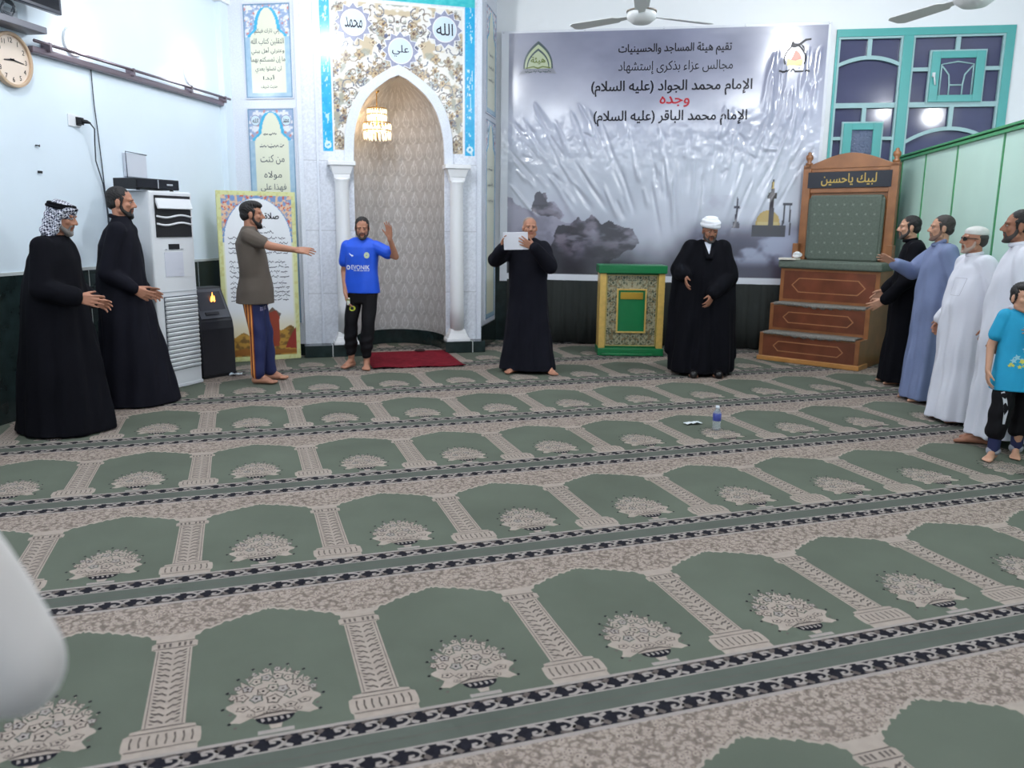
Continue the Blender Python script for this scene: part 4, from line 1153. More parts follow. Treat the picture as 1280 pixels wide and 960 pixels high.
for i, x in enumerate((-0.105, 0.085, 0.10)):
    mb = MB(); mb.lathe([(0, -0.006), (0.008, -0.006), (0.008, 0.0), (0, 0.0)], (x, yf - 0.004, 1.33), 10); mb.build('button', M_acg, ac)
mb = MB(); mb.b2((-hw + 0.004, yf - 0.002, 0.925), (hw - 0.004, yf + 0.01, 0.932)); mb.build('panel_seam', M_acg, ac)
mb = MB(); mb.b2((-hw + 0.09, yf - 0.003, 0.17), (hw - 0.02, yf + 0.01, 0.885)); mb.build('grille_shadow_gap', mat('grille_dark', rgb(86, 90, 98), 0.6), ac)
mb = MB()
for i in range(17):
    z = 0.195 + i * 0.0415
    mb.box((0.035, yf - 0.010, z), (2 * hw - 0.125, 0.020, 0.028), 0, Matrix.Rotation(math.radians(28), 3, 'X'))
mb.build('intake_grille', M_acw, ac, bevel=0.002)
mb = MB(); mb.b2((-hw - 0.004, -0.156, 0.0), (hw + 0.004, 0.155, 0.03)); mb.build('foot', M_acw, ac, bevel=0.004)
# recorder on top
c_, s_ = math.cos(ang), math.sin(ang)
rc = empty('recorder', (-4.66, 7.07, 1.86), ang, 'black electronic box lying on top of the air conditioner', 'recorder')
mb = MB(); mb.b2((-0.26, -0.14, 0.012), (0.26, 0.13, 0.105)); mb.build('case', M_black, rc, bevel=0.006)
mb = MB(); mb.b2((-0.25, -0.146, 0.02), (0.25, -0.135, 0.098)); mb.build('front_panel', mat('panel_black', rgb(30, 32, 40), 0.25), rc, bevel=0.002)
mb = MB(); mb.b2((-0.01, -0.149, 0.02), (0.0, -0.14, 0.098)); mb.b2((0.10, -0.150, 0.05), (0.17, -0.145, 0.065)); mb.build('trim', M_acg, rc)
for x in (-0.2, 0.2):
    for y in (-0.1, 0.09): MB().lathe([(0.018, 0), (0.016, 0.014)], (x, y, 0), 12).build('rubber_foot', M_black, rc)

# --- dark heater cabinet with a slanted panel
ht = empty('heater', (-4.56, 7.80, 0), math.radians(66), 'dark grey floor cabinet with slanted front panel and small orange glow beside the air conditioner', 'heater')
M_h = mat('heater_dark', rgb(40, 40, 46), 0.4, spec=0.4); M_h2 = mat('heater_grey', rgb(74, 76, 84), 0.35)
side = [(-0.17, 0.0), (0.16, 0.0), (0.16, 0.92), (0.02, 0.92), (-0.155, 0.58), (-0.17, 0.50)]
mb = MB(); mb.prism(side, lambda y, z, d: (d, y, z), -0.20, 0.20); mb.build('cabinet', M_h, ht, bevel=0.01)
tl = math.atan2(0.175, 0.34); Rm = Matrix.Rotation(-tl, 3, 'X')
cz = Vector((0, -0.0675, 0.75))
mb = MB(); mb.box(cz + Rm @ Vector((0, -0.006, 0)), (0.35, 0.012, 0.33), 0, Rm); mb.build('slanted_panel', M_h2, ht, bevel=0.004)
mb = MB(); mb.box(cz + Rm @ Vector((0.0, -0.014, 0.03)), (0.30, 0.006, 0.20), 0, Rm); gl = mb.build('panel_glass', mat('heater_glass', rgb(58, 58, 66), 0.12), ht)
mb = MB()
for dx, dz, h in ((0.0, 0.04, 0.075), (0.018, 0.03, 0.05), (-0.018, 0.03, 0.045)):
    mb.lathe([(0.001, -0.02), (0.009, -0.006), (0.006, h * 0.5), (0.001, h)], tuple(cz + Rm @ Vector((0.03 + dx, -0.022, dz))), 10)
mb.build('flame', mat('orange_glow', (1.0, 0.35, 0.05), 0.5, emit=(1.0, 0.36, 0.06), estr=5.0), gl)
mb = MB(); mb.box(cz + Rm @ Vector((-0.03, -0.016, -0.11)), (0.16, 0.012, 0.03), 0, Rm); mb.build('control_strip', M_h, ht)
mb = MB(); mb.b2((-0.203, -0.173, 0.0), (0.203, 0.165, 0.03)); mb.build('foot', M_black, ht)

# --- printed floor banner
pang = math.atan2(9.02 - 8.5, -4.13 + 4.80)
po = empty('poster_stand', (-4.455, 8.80, 0), pang, 'upright printed board of small black writing with a pale yellow border', 'poster')
PW = 0.435; PH = 1.93
def pfn(a, z, d=0.0): return (a, -0.018 - d, z)
def pos_col(X, Z):
    C = np.zeros(X.shape + (3,)) + np.array([214, 216, 158])
    C = mix(C, (196, 190, 120), sstep(0.5, 0.65, fbm(X * 30, Z * 30, 2, 7)) * 0.5)
    A = np.abs(X)
    inn = (A < PW - 0.045) & (Z > 0.06) & (Z < PH - 0.05)
    orn = mix((120, 150, 196), (226, 190, 160), sstep(0.42, 0.6, fbm(A * 36, Z * 36, 3, 13))); orn[fbm(A * 40 + 7, Z * 40, 2, 14) > 0.66] = (206, 96, 70)
    C[inn] = orn[inn]
    hw_ = 0.37 * np.sqrt(np.clip(1 - np.clip((Z - 1.38) / 0.47, 0, 1) ** 1.9, 0, 1))
    fld = (A < hw_) & (Z > 0.06) & (Z < 1.86)
    C[fld] = (234, 236, 240)
    ed = (A >= hw_) & (A < hw_ + 0.014) & inn & (Z > 1.36); C[ed] = (110, 150, 196)
    lowr = inn & (Z <= 1.36) & (A >= 0.37); C[lowr] = (226, 228, 200)
    C = np.where((fld & (Z < 0.62))[..., None], mix(C, (232, 220, 188), sstep(0.62, 0.3, Z)), C)
    g = inn & (Z < 0.34 + 0.06 * np.sin(X * 9) + 0.05 * np.sin(X * 23))
    gc = mix((186, 142, 62), (120, 88, 44), sstep(0.4, 0.65, fbm(X * 18, Z * 26, 3, 15))); C[g] = gc[g]
    def put(poly, c): C[inpoly(X, Z, poly) & inn] = c
    put([(0.02, 0.16), (0.19, 0.16), (0.20, 0.50), (0.16, 0.58), (0.06, 0.55)], (150, 64, 44)); put([(0.16, 0.58), (0.06, 0.55), (0.12, 0.62), (0.22, 0.54), (0.20, 0.50)], (110, 92, 80))
    put([(0.26, 0.14), (0.40, 0.12), (0.40, 0.40), (0.30, 0.24)], (148, 52, 44))
    put([(-0.39, 0.07), (0.39, 0.07), (0.39, 0.11), (-0.2, 0.15), (-0.39, 0.12)], (150, 96, 40))
    return C
mb = MB(); mb.b2((-PW, -0.014, 0.0), (PW, 0.014, PH)); mb.build('board', mat('board_back', rgb(206, 208, 160), 0.6), po, bevel=0.003)
print_grid('printed_face', -PW + 0.004, PW - 0.004, 0.004, PH - 0.004, 0.008, pos_col, lambda X, Z: np.stack(np.broadcast_arrays(X, -0.018, Z), -1), mat_attr('poster_print', 0.35, 0.4), po)
mb = MB()
V, F = letters('صلاة', 0.16, 1.66, width=0.16, height=0.07, bold=0.02); mb.flat(V, F, pfn, 0.002, 0)
for k, z in enumerate((1.585, 1.53, 1.475, 1.41, 1.355, 1.30, 1.245, 1.14, 1.085, 1.03, 0.975, 0.90, 0.85, 0.80, 0.755, 0.71)):
    wd = (0.10, 0.2, 0.3)[k] if k < 3 else 0.66
    V, F = squiggle(0.02 if k < 3 else 0.0, z, wd, 0.032, 100 + k, 0.3); mb.flat(V, F, pfn, 0.002, 1)
mb.build('poster_writing', [M_bk, mat('poster_ink', rgb(92, 92, 104), 0.5)], po, fixn=False)
mb = MB()
for x in (-0.3, 0.3): mb = MB(); mb.tube([(x, 0.014, 1.2), (x, 0.13, 0.01)], 0.010, 8); mb.tube([(x, 0.02, 0.012), (x, 0.14, 0.012)], 0.011, 8); mb.build('stand_leg', M_steel, po)

# --- red rug before the niche
def rug():
    P = [np.array(p) for p in ((-3.52, 9.55), (-3.02, 8.52), (-2.06, 8.93), (-2.60, 10.02))]
    n = 40; V = []; F = []
    for i in range(n + 1):
        for j in range(n + 1):
            u, v = i / n, j / n
            p = (P[0] * (1 - u) + P[3] * u) * (1 - v) + (P[1] * (1 - u) + P[2] * u) * v
            z = 0.012 + 0.004 * math.sin(u * 9) * math.sin(v * 7) + 0.012 * math.exp(-((v - 1) / 0.05) ** 2) * (0.5 + 0.5 * math.sin(u * 14))
            V.append((p[0], p[1], z))
    for i in range(n):
        for j in range(n): a = i * (n + 1) + j; F.append((a, a + 1, a + n + 2, a + n + 1))
    mb = MB(); mb.add(V, F, 0, True)
    o = mb.build('red_rug', mat('red_rug_pile', rgb(118, 30, 42), 0.95, var=0.25, vscale=14, bump=0.5, bscale=220, spec=0.1), fixn=False)
    so = o.modifiers.new('thick', 'SOLIDIFY'); so.thickness = 0.006; so.offset = -1
    tag(o, 'small dark red rug lying on the carpet before the prayer niche', 'rug')
    mb = MB()
    c = P[0] * 0.30 + P[3] * 0.70; 
    mb.lathe([(0.0, 0), (0.04, 0), (0.042, 0.008), (0.032, 0.022), (0.0, 0.026)], (0, 0, 0), 20, sx=1.6)
    o = mb.build('prayer_stone', mat('clay_dark', rgb(52, 34, 34), 0.8), None, (c[0] + 0.02, c[1] - 0.06, 0.018), 0.4)
    tag(o, 'small dark object resting on the far edge of the red rug', 'prayer stone')
rug()

# --- bottle and crumpled wrapper on the carpet
bt = empty('water_bottle', (0.55, 6.50, 0.0015), 0, 'small clear water bottle with blue label standing on the carpet', 'bottle')
M_pet = mat('clear_plastic', (0.86, 0.90, 0.94), 0.08, trans=0.75)
mb = MB(); mb.lathe([(0.0, 0), (0.028, 0.0), (0.032, 0.006), (0.031, 0.03), (0.032, 0.04), (0.031, 0.06), (0.032, 0.12), (0.028, 0.145), (0.014, 0.168), (0.013, 0.18), (0.0, 0.18)], (0, 0, 0), 24); mb.build('body', M_pet, bt)
mb = MB(); mb.lathe([(0.0328, 0.075), (0.0332, 0.076), (0.0332, 0.134), (0.0320, 0.135)], (0, 0, 0), 24); mb.build('label_sleeve', mat('label_blue', rgb(64, 74, 150), 0.4), bt)
mb = MB(); mb.lathe([(0.0, 0.196), (0.014, 0.195), (0.0155, 0.18), (0.0155, 0.176), (0, 0.176)], (0, 0, 0), 18); mb.build('cap', mat('cap_white', rgb(230, 232, 240), 0.4), bt)
mb = MB(); r = random.Random(4); V = []; F = []
for i in range(9):
    for j in range(5):
        V.append(((i - 4) * 0.018 + r.uniform(-.003, .003), (j - 2) * 0.016 + r.uniform(-.003, .003), 0.010 + 0.016 * r.random() * math.sin(PI * i / 8)))
for i in range(8):
    for j in range(4): a = i * 5 + j; F.append((a, a + 5, a + 6, a + 1))
mb.add(V, F); o = mb.build('wrapper', mat('wrapper_white', rgb(225, 230, 232), 0.4), None, (0.375, 6.66, 0.0), 0.5, fixn=False)
so = o.modifiers.new('thick', 'SOLIDIFY'); so.thickness = 0.002
tag(o, 'crumpled white wrapper on the carpet beside the water bottle', 'wrapper')
mb = MB(); V = []; F = []
for i in range(7):
    for j in range(4): V.append(((i - 3) * 0.02, (j - 1.5) * 0.022, 0.012 + 0.02 * r.random()))
for i in range(6):
    for j in range(3): a = i * 4 + j; F.append((a, a + 4, a + 5, a + 1))
mb.add(V, F); o = mb.build('plastic_scrap', mat('scrap_clear', rgb(196, 206, 214), 0.2), None, (-4.27, 7.80, 0.0), 0.2, fixn=False)
so = o.modifiers.new('thick', 'SOLIDIFY'); so.thickness = 0.002
tag(o, 'crumpled pale plastic bag on the floor beside the heater', 'plastic bag')

# --- chandelier in the niche
ch = empty('chandelier', (*mih(0.96, 0, -0.36)[:2], 0), 0, 'small lit crystal chandelier hanging inside the prayer niche', 'chandelier')
M_glow = mat('lit_crystal', (1.0, 0.85, 0.6), 0.2, emit=(1.0, 0.80, 0.52), estr=4.5)
M_cry = mat('crystal', (1.0, 0.94, 0.84), 0.08, trans=0.6, emit=(1.0, 0.82, 0.55), estr=0.5)
M_brass = mat('brass', rgb(190, 150, 80), 0.3, metal=0.9)
mb = MB(); mb.tube([(0, 0, 2.98), (0, 0, 3.20)], 0.006, 6); mb.lathe([(0.03, 3.19), (0.035, 3.17), (0.008, 3.15)], (0, 0, 0), 16); mb.build('chain', M_brass, ch)
def drops(mb, R, z, n, L, r0=0.011):
    for i in range(n):
        a = 2 * PI * i / n
        mb.lathe([(0.001, 0), (r0, -L * 0.35), (r0 * 0.8, -L * 0.75), (0.001, -L)], (R * math.cos(a), R * math.sin(a), z), 6)
for nm, R, z0, z1 in (('upper_tier', 0.115, 2.97, 2.83), ('lower_tier', 0.165, 2.80, 2.62)):
    mb = MB()
    for z in (z0, (z0 + z1) / 2):
        mb.tube([(R * math.cos(2 * PI * i / 28), R * math.sin(2 * PI * i / 28), z) for i in range(28)], 0.007, 6, closed=True)
    o = mb.build(nm, M_brass, ch)
    mb = MB(); drops(mb, R, z0, 22, (z0 - z1) * 0.55); drops(mb, R * 0.98, (z0 + z1) / 2, 22, (z0 - z1) * 0.62); drops(mb, R * 0.6, z1 + 0.03, 12, 0.06)
    mb.build('crystal_drops', M_cry, o)
    for i in range(5):
        mb = MB(); a = 2 * PI * i / 5; mb.lathe([(0.001, -0.03), (0.016, -0.015), (0.018, 0.01), (0.006, 0.04), (0.001, 0.05)], (R * 0.6 * math.cos(a), R * 0.6 * math.sin(a), (z0 + z1) / 2), 10); mb.build('bulb', M_glow, o)
mb = MB(); mb.lathe([(0.001, 2.60), (0.012, 2.62), (0.012, 2.98), (0.02, 2.99), (0.001, 3.0)], (0, 0, 0), 12); mb.build('stem', M_brass, ch)
d = bpy.data.lights.new('chandelier_light', 'POINT'); d.energy = 8; d.color = (1.0, 0.74, 0.45); d.shadow_soft_size = 0.14
o = bpy.data.objects.new('chandelier_light', d); o.location = (0, -0.02, 2.80); o.parent = ch; COL.objects.link(o)

# --- left wall fittings
for y, z, lab in ((6.67, 3.085, 'glaring round wall lamp nearest the clock'), (8.50, 3.14, 'glaring round wall lamp nearest the prayer niche')):
    wl = empty('wall_lamp', (XL, y, z), 0, lab, 'lamp', 'round lamps on the left wall')
    R = Matrix.Rotation(PI / 2, 3, 'Y')
    def disc3(mb, prof, mi=0):
        V = []; F = []; n = 28
        for r_, x in prof:
            for i in range(n): q = 2 * PI * i / n; V.append((x, r_ * math.cos(q), r_ * math.sin(q)))
        for j in range(len(prof) - 1):
            for i in range(n): F.append((j * n + i, j * n + (i + 1) % n, (j + 1) * n + (i + 1) % n, (j + 1) * n + i))
        F.append(tuple(range((len(prof) - 1) * n, len(prof) * n))); mb.add(V, F, mi, True)
    mb = MB(); disc3(mb, [(0.118, 0.0), (0.118, 0.02), (0.105, 0.024), (0.10, 0.016)]); mb.build('lamp_rim', M_white, wl)
    mb = MB(); disc3(mb, [(0.102, 0.016), (0.097, 0.04), (0.07, 0.056), (0.03, 0.064), (0.002, 0.065)])
    mb.build('lamp_globe', mat('lamp_glow', (1, 1, 1), 0.4, emit=(0.97, 0.98, 1.0), estr=7.0), wl)
    d = bpy.data.lights.new('wall_lamp_light', 'POINT'); d.energy = 3; d.color = (0.96, 0.98, 1.0); d.shadow_soft_size = 0.08
    o = bpy.data.objects.new('wall_lamp_light', d); o.location = (0.17, 0, 0); o.parent = wl; COL.objects.link(o)
ck = empty('wall_clock', (XL, 5.92, 2.80), 0, 'round cream wall clock under the grey shelf', 'clock')
def onx(a, z, d=0.0): return (d, a, z)
mb = MB(); P, _ = disc(0, 0, 0.205, 40); P2, _ = disc(0, 0, 0.180, 40); mb.strip(P, P2, onx, 0.0, 0.05, 0, True); mb.build('clock_rim', mat('clock_rim_brown', rgb(196, 168, 140), 0.3), ck, bevel=0.006)
mb = MB(); P, _ = disc(0, 0, 0.182, 40); mb.prism(P, onx, 0.0, 0.03); mb.build('dial', mat('dial_cream', rgb(232, 214, 198), 0.35), ck)
for k in range(1, 13):
    mb = MB(); q = PI / 2 - k * PI / 6; V, F = letters(str(k), 0.145 * math.cos(q), 0.145 * math.sin(q), height=0.036, arabic=False, bold=0.01); mb.flat(V, F, onx, 0.031, 0)
    mb.build('numeral', M_bk, ck, fixn=False)
for q, L, wd in ((-0.10, 0.12, 0.006), (PI + 0.14, 0.085, 0.008)):
    mb = MB(); mb.prism([(-0.02 * math.cos(q) - wd * math.sin(q) , -0.02 * math.sin(q) + wd * math.cos(q)), (-0.02 * math.cos(q) + wd * math.sin(q), -0.02 * math.sin(q) - wd * math.cos(q)), (L * math.cos(q) + wd * .4 * math.sin(q), L * math.sin(q) - wd * .4 * math.cos(q)), (L * math.cos(q) - wd * .4 * math.sin(q), L * math.sin(q) + wd * .4 * math.cos(q))], onx, 0.033, 0.036)
    mb.build('clock_hand', M_bk, ck)
# rail with its rod
rl = empty('wall_rail', (XL, 7.6, 2.95), 0, 'long brownish metal rail with a thin rod on the pale blue wall', 'rail')
M_rail = mat('rail_metal', rgb(128, 116, 124), 0.28, metal=0.6)
mb = MB(); mb.b2((0.0, -1.47, -0.055), (0.055, 1.52, 0.0)); mb.build('rail_body', M_rail, rl, bevel=0.012)
mb = MB(); mb.tube([(0.07, -1.47, 0.035), (0.07, 1.62, 0.035)], 0.013, 10); mb.build('rod', M_rail, rl)
for y in (-1.3, -0.2, 0.8, 1.5):
    mb = MB(); mb.b2((0.0, y - 0.012, -0.02), (0.085, y + 0.012, 0.05)); mb.build('bracket', M_rail, rl)
mb = MB(); mb.b2((0.0, 1.52, -0.06), (0.03, 1.64, 0.0)); mb.build('end_plate', M_white, rl)
# television and its shelf
tv = empty('television', (-4.78, 5.93, 3.2), 0, 'dark television above the grey shelf, only its lower edge showing', 'television')
mb = MB(); mb.b2((-0.05, -0.75, 0.0), (0.0, 0.36, 0.62)); mb.build('screen_case', mat('tv_dark', rgb(44, 48, 62), 0.35), tv, bevel=0.008)
mb = MB(); mb.b2((-0.004, -0.72, 0.03), (0.003, 0.33, 0.59)); mb.build('screen', mat('tv_screen', rgb(24, 26, 34), 0.1), tv)
mb = MB(); mb.b2((-0.218, -0.3, 0.2), (-0.05, -0.1, 0.4)); mb.build('wall_mount', M_black, tv)
sh_ = empty('wall_shelf', (XL, 5.75, 3.03), 0, 'narrow grey shelf under the television above the clock', 'shelf')
mb = MB(); mb.b2((0.0, -0.6, 0.0), (0.18, 0.40, 0.05)); mb.build('shelf_board', mat('shelf_grey', rgb(112, 112, 122), 0.4), sh_, bevel=0.004)
mb = MB(); mb.b2((0.0, -0.6, 0.05), (0.012, 0.30, 0.16)); mb.build('shelf_back', mat('shelf_pale', rgb(188, 196, 204), 0.3), sh_)
mb = MB()
P = [(0.10 + 0.01 * math.sin(3 * q), -0.10 + 0.06 * math.cos(q) * (1 + 0.15 * math.sin(q * 0.37)), 0.085 + 0.055 * math.sin(q) + 0.002 * q) for q in np.linspace(0, 6 * PI, 70)]
mb.tube(P, 0.007, 6); o = mb.build('cable_coil', mat('cable_grey', rgb(110, 116, 124), 0.5), None, (XL, 5.95, 3.055)); tag(o, 'loose coil of grey cable on the shelf under the television', 'cable')
# socket, plug and cables
sk = empty('wall_socket', (XL, 6.60, 2.43), 0, 'white wall socket with a black plug in it', 'socket')
mb = MB(); mb.b2((0.0, -0.075, -0.05), (0.012, 0.075, 0.05)); mb.build('cover_plate', mat('socket_white', rgb(230, 232, 236), 0.35), sk, bevel=0.004)
mb = MB(); mb.b2((0.012, 0.015, -0.035), (0.018, 0.075, 0.035)); mb.build('socket_face', M_acd, sk)
mb = MB(); mb.b2((0.016, 0.02, -0.03), (0.055, 0.065, 0.03)); mb.tube([(0.05, 0.045, 0), (0.075, 0.075, -0.002), (0.09, 0.10, -0.01)], [0.02, 0.017, 0.008], 10); o = mb.build('plug', M_black, None, (XL, 6.60, 2.43), bevel=0.004)
tag(o, 'black plug pushed into the white wall socket', 'plug')
mb = MB(); mb.tube([(0.085, 0.10, -0.01), (0.08, 0.16, -0.05), (0.05, 0.19, -0.16), (0.03, 0.21, -0.32), (0.02, 0.30, -0.52), (0.015, 0.345, -0.8), (0.015, 0.35, -1.2)], 0.006, 6); o = mb.build('power_cable', mat('cable_dark', rgb(52, 60, 70), 0.5), None, (XL, 6.60, 2.43)); tag(o, 'thin dark cable drooping from the plug in the wall socket', 'cable')
mb = MB(); mb.tube([(0.012, 6.87, 2.93), (0.012, 6.875, 2.6), (0.014, 6.89, 2.4), (0.012, 6.92, 2.0), (0.012, 6.94, 1.6), (0.012, 6.94, 1.2)], 0.005, 6); o = mb.build('wall_cable', MATS['cable_dark'], None, (XL, 0, 0)); tag(o, 'thin straight cable running down the wall from the metal rail', 'cable')
for z, nm, lab in ((2.18, 'wall_hook', 'upper small dark hook on the pale wall under the clock'), (1.97, 'wall_hook', 'lower small dark hook on the pale wall under the clock')):
    mb = MB(); mb.box((0.008, 0, 0), (0.016, 0.03, 0.018 if z < 2 else 0.008)); mb.tube([(0.014, 0, 0), (0.03, 0, -0.012), (0.032, 0, 0.006)], 0.003, 6); o = mb.build(nm, M_acd, None, (XL, 6.13, z)); tag(o, lab, 'hook')
jb = empty('junction_box', (XL, 7.40, 2.13), 0, 'pale grey wall box with dark edge above the air conditioner', 'junction box')
mb = MB(); mb.b2((0, -0.16, -0.13), (0.035, 0.16, 0.09)); mb.build('box_body', mat('box_pale', rgb(206, 210, 220), 0.35), jb, bevel=0.004)
mb = MB(); mb.tube([(0.037, -0.16, -0.14), (0.037, -0.165, 0.10), (0.037, 0.165, 0.09)], 0.005, 6); mb.build('box_edge', mat('box_edge_dark', rgb(90, 96, 110), 0.4), jb)

# --- ceiling fans
def fan(x, y, z, rot, lab):
    f = empty('ceiling_fan', (x, y, z), rot, lab, 'ceiling fan', 'white ceiling fans')
    M_f = mat('fan_white', rgb(244, 244, 244), 0.35)
    mb = MB(); mb.tube([(0, 0, 0.10), (0, 0, 4.6 - z)], 0.014, 10); mb.build('down_rod', M_f, f)
    mb = MB(); mb.lathe([(0.06, 4.6 - z - 0.001), (0.06, 4.6 - z - 0.04), (0.02, 4.6 - z - 0.10)], (0, 0, 0), 20); mb.build('canopy', M_f, f)
    mb = MB(); mb.lathe([(0.02, -0.075), (0.07, -0.065), (0.112, -0.035), (0.118, -0.005), (0.112, 0.02), (0.07, 0.035), (0.05, 0.075), (0.022, 0.11)], (0, 0, 0), 32); mb.build('motor', M_f, f)
    mb = MB(); mb.lathe([(0.114, 0.018), (0.121, 0.018), (0.121, 0.028), (0.10, 0.030)], (0, 0, 0), 32); mb.build('motor_band', mat('fan_band', rgb(150, 140, 128), 0.3, metal=0.6), f)
    for k in range(3):
        a = 2 * PI * k / 3; R = Matrix.Rotation(a, 3, 'Z') @ Matrix.Rotation(math.radians(9), 3, 'X')
        mb = MB()
        P = [(0.10, -0.025), (0.20, -0.03), (0.24, -0.055), (0.62, -0.065), (0.66, -0.04), (0.66, 0.04), (0.62, 0.065), (0.24, 0.055), (0.20, 0.03), (0.10, 0.025)]
        mb.prism(P, lambda p, q, d: tuple(R @ Vector((p, q, d - 0.01))), 0.0, 0.006); mb.build('blade', M_f, f)
fan(-0.18, 7.0, 3.24, 0.55, 'white ceiling fan hanging above the middle of the banner')
fan(1.82, 5.6, 2.96, 2.05, 'white ceiling fan hanging before the teal window')

# =================================================================== PEOPLE
def g_ell(c, r, R=None, n=16, m=10):
    V = []; F = []
    c = Vector(c)
    for j in range(1, m):
        ph = PI * j / m
        for i in range(n):
            q = 2 * PI * i / n
            p = Vector((r[0] * math.sin(ph) * math.cos(q), r[1] * math.sin(ph) * math.sin(q), r[2] * math.cos(ph)))
            V.append(c + (R @ p if R is not None else p))
    p0 = Vector((0, 0, r[2])); V.append(c + (R @ p0 if R is not None else p0)); V.append(c - (R @ p0 if R is not None else p0))
    N = (m - 1) * n
    for j in range(m - 2):
        for i in range(n): F.append((j * n + i, j * n + n + i, j * n + n + (i + 1) % n, j * n + (i + 1) % n))
    for i in range(n): F.append((N, i, (i + 1) % n)); F.append((N + 1, N - n + (i + 1) % n, N - n + i))
    return V, F
def g_cap(p0, r0, p1, r1, n=12):
    p0, p1 = Vector(p0), Vector(p1); d = p1 - p0
    if d.length < 1e-6: return g_ell(p0, (r0, r0, r0))
    t = d.normalized(); up = Vector((0, 0, 1)) if abs(t.z) < 0.9 else Vector((1, 0, 0))
    x = t.cross(up).normalized(); y = t.cross(x)
    prof = [(-r0 * math.cos(a), r0 * math.sin(a), p0) for a in (0.35, 0.8, 1.2, PI / 2)] + [(r1 * math.sin(a), r1 * math.cos(a), p1) for a in (0.0, 0.4, 0.8, 1.2)]
    V = []; F = []
    for h, rr, c in prof:
        for i in range(n):
            q = 2 * PI * i / n; V.append(c + t * h + x * (rr * math.cos(q)) + y * (rr * math.sin(q)))
    k = len(prof)
    for j in range(k - 1):
        for i in range(n): F.append((j * n + i, j * n + n + i, j * n + n + (i + 1) % n, j * n + (i + 1) % n))
    V.append(p0 - t * r0); V.append(p1 + t * r1)
    for i in range(n): F.append((k * n, i, (i + 1) % n)); F.append((k * n + 1, (k - 1) * n + (i + 1) % n, (k - 1) * n + i))
    return V, F
def chain(pts, radii, n=12):
    return [g_cap(pts[i], radii[i], pts[i + 1], radii[i + 1], n) for i in range(len(pts) - 1)]
def g_loft(rings, n=40, sq=2.0):
    """rings: (z, half width, front, back, cx, cy) ; front = +y"""
    V = []; F = []
    for (z, rx, rf, rb, cx, cy) in rings:
        for i in range(n):
            q = 2 * PI * i / n; c, s = math.cos(q), math.sin(q)
            cc = math.copysign(abs(c) ** (2 / sq), c); ss = math.copysign(abs(s) ** (2 / sq), s)
            V.append(Vector((cx + rx * cc, cy + (rf if s > 0 else rb) * ss, z)))
    k = len(rings)
    for j in range(k - 1):
        for i in range(n): F.append((j * n + i, j * n + (i + 1) % n, j * n + n + (i + 1) % n, j * n + n + i))
    F.append(tuple(range(n))[::-1]); F.append(tuple(range((k - 1) * n, k * n)))
    return V, F
def fuse(parts, voxel, smooth=2):
    """overlapping shapes -> one continuous surface (vertices, quads)"""
    V = []; F = []
    for v, f in parts:
        k = len(V); V += [tuple(p) for p in v]; F += [tuple(i + k for i in q) for q in f]
    me = bpy.data.meshes.new('fuse'); me.from_pydata(V, [], F)
    bm = bmesh.new(); bm.from_mesh(me); bmesh.ops.recalc_face_normals(bm, faces=bm.faces); bm.to_mesh(me); bm.free()
    o = bpy.data.objects.new('fuse', me); COL.objects.link(o)
    r = o.modifiers.new('r', 'REMESH'); r.mode = 'VOXEL'; r.voxel_size = voxel; r.adaptivity = 0
    if smooth:
        s = o.modifiers.new('s', 'SMOOTH'); s.factor = 0.5; s.iterations = smooth
    dg = bpy.context.evaluated_depsgraph_get()
    m2 = bpy.data.meshes.new_from_object(o.evaluated_get(dg))
    bpy.data.objects.remove(o); bpy.data.meshes.remove(me)
    return m2
def coords(me):
    a = np.empty(len(me.vertices) * 3); me.vertices.foreach_get('co', a); return a.reshape(-1, 3)
def normals(me):
    a = np.empty(len(me.vertices) * 3); me.vertices.foreach_get('normal', a); return a.reshape(-1, 3)
def setco(me, P): me.vertices.foreach_set('co', P.ravel()); me.update()
def centers(me):
    a = np.empty(len(me.polygons) * 3); me.polygons.foreach_get('center', a); return a.reshape(-1, 3)
def joinmesh(me, extra):
    """add small closed islands (V, F, material index) to a mesh"""
    V = [tuple(p) for p in coords(me)]
    F = [tuple(p.vertices) for p in me.polygons]; MI = np.zeros(len(F), int); me.polygons.foreach_get('material_index', MI); MI = list(MI)
    for v, f, mi in extra:
        k = len(V); V += [tuple(p) for p in v]; F += [tuple(i + k for i in q) for q in f]; MI += [mi] * len(f)
    m2 = bpy.data.meshes.new('body'); m2.from_pydata(V, [], F); m2.polygons.foreach_set('material_index', MI)
    bpy.data.meshes.remove(me); return m2

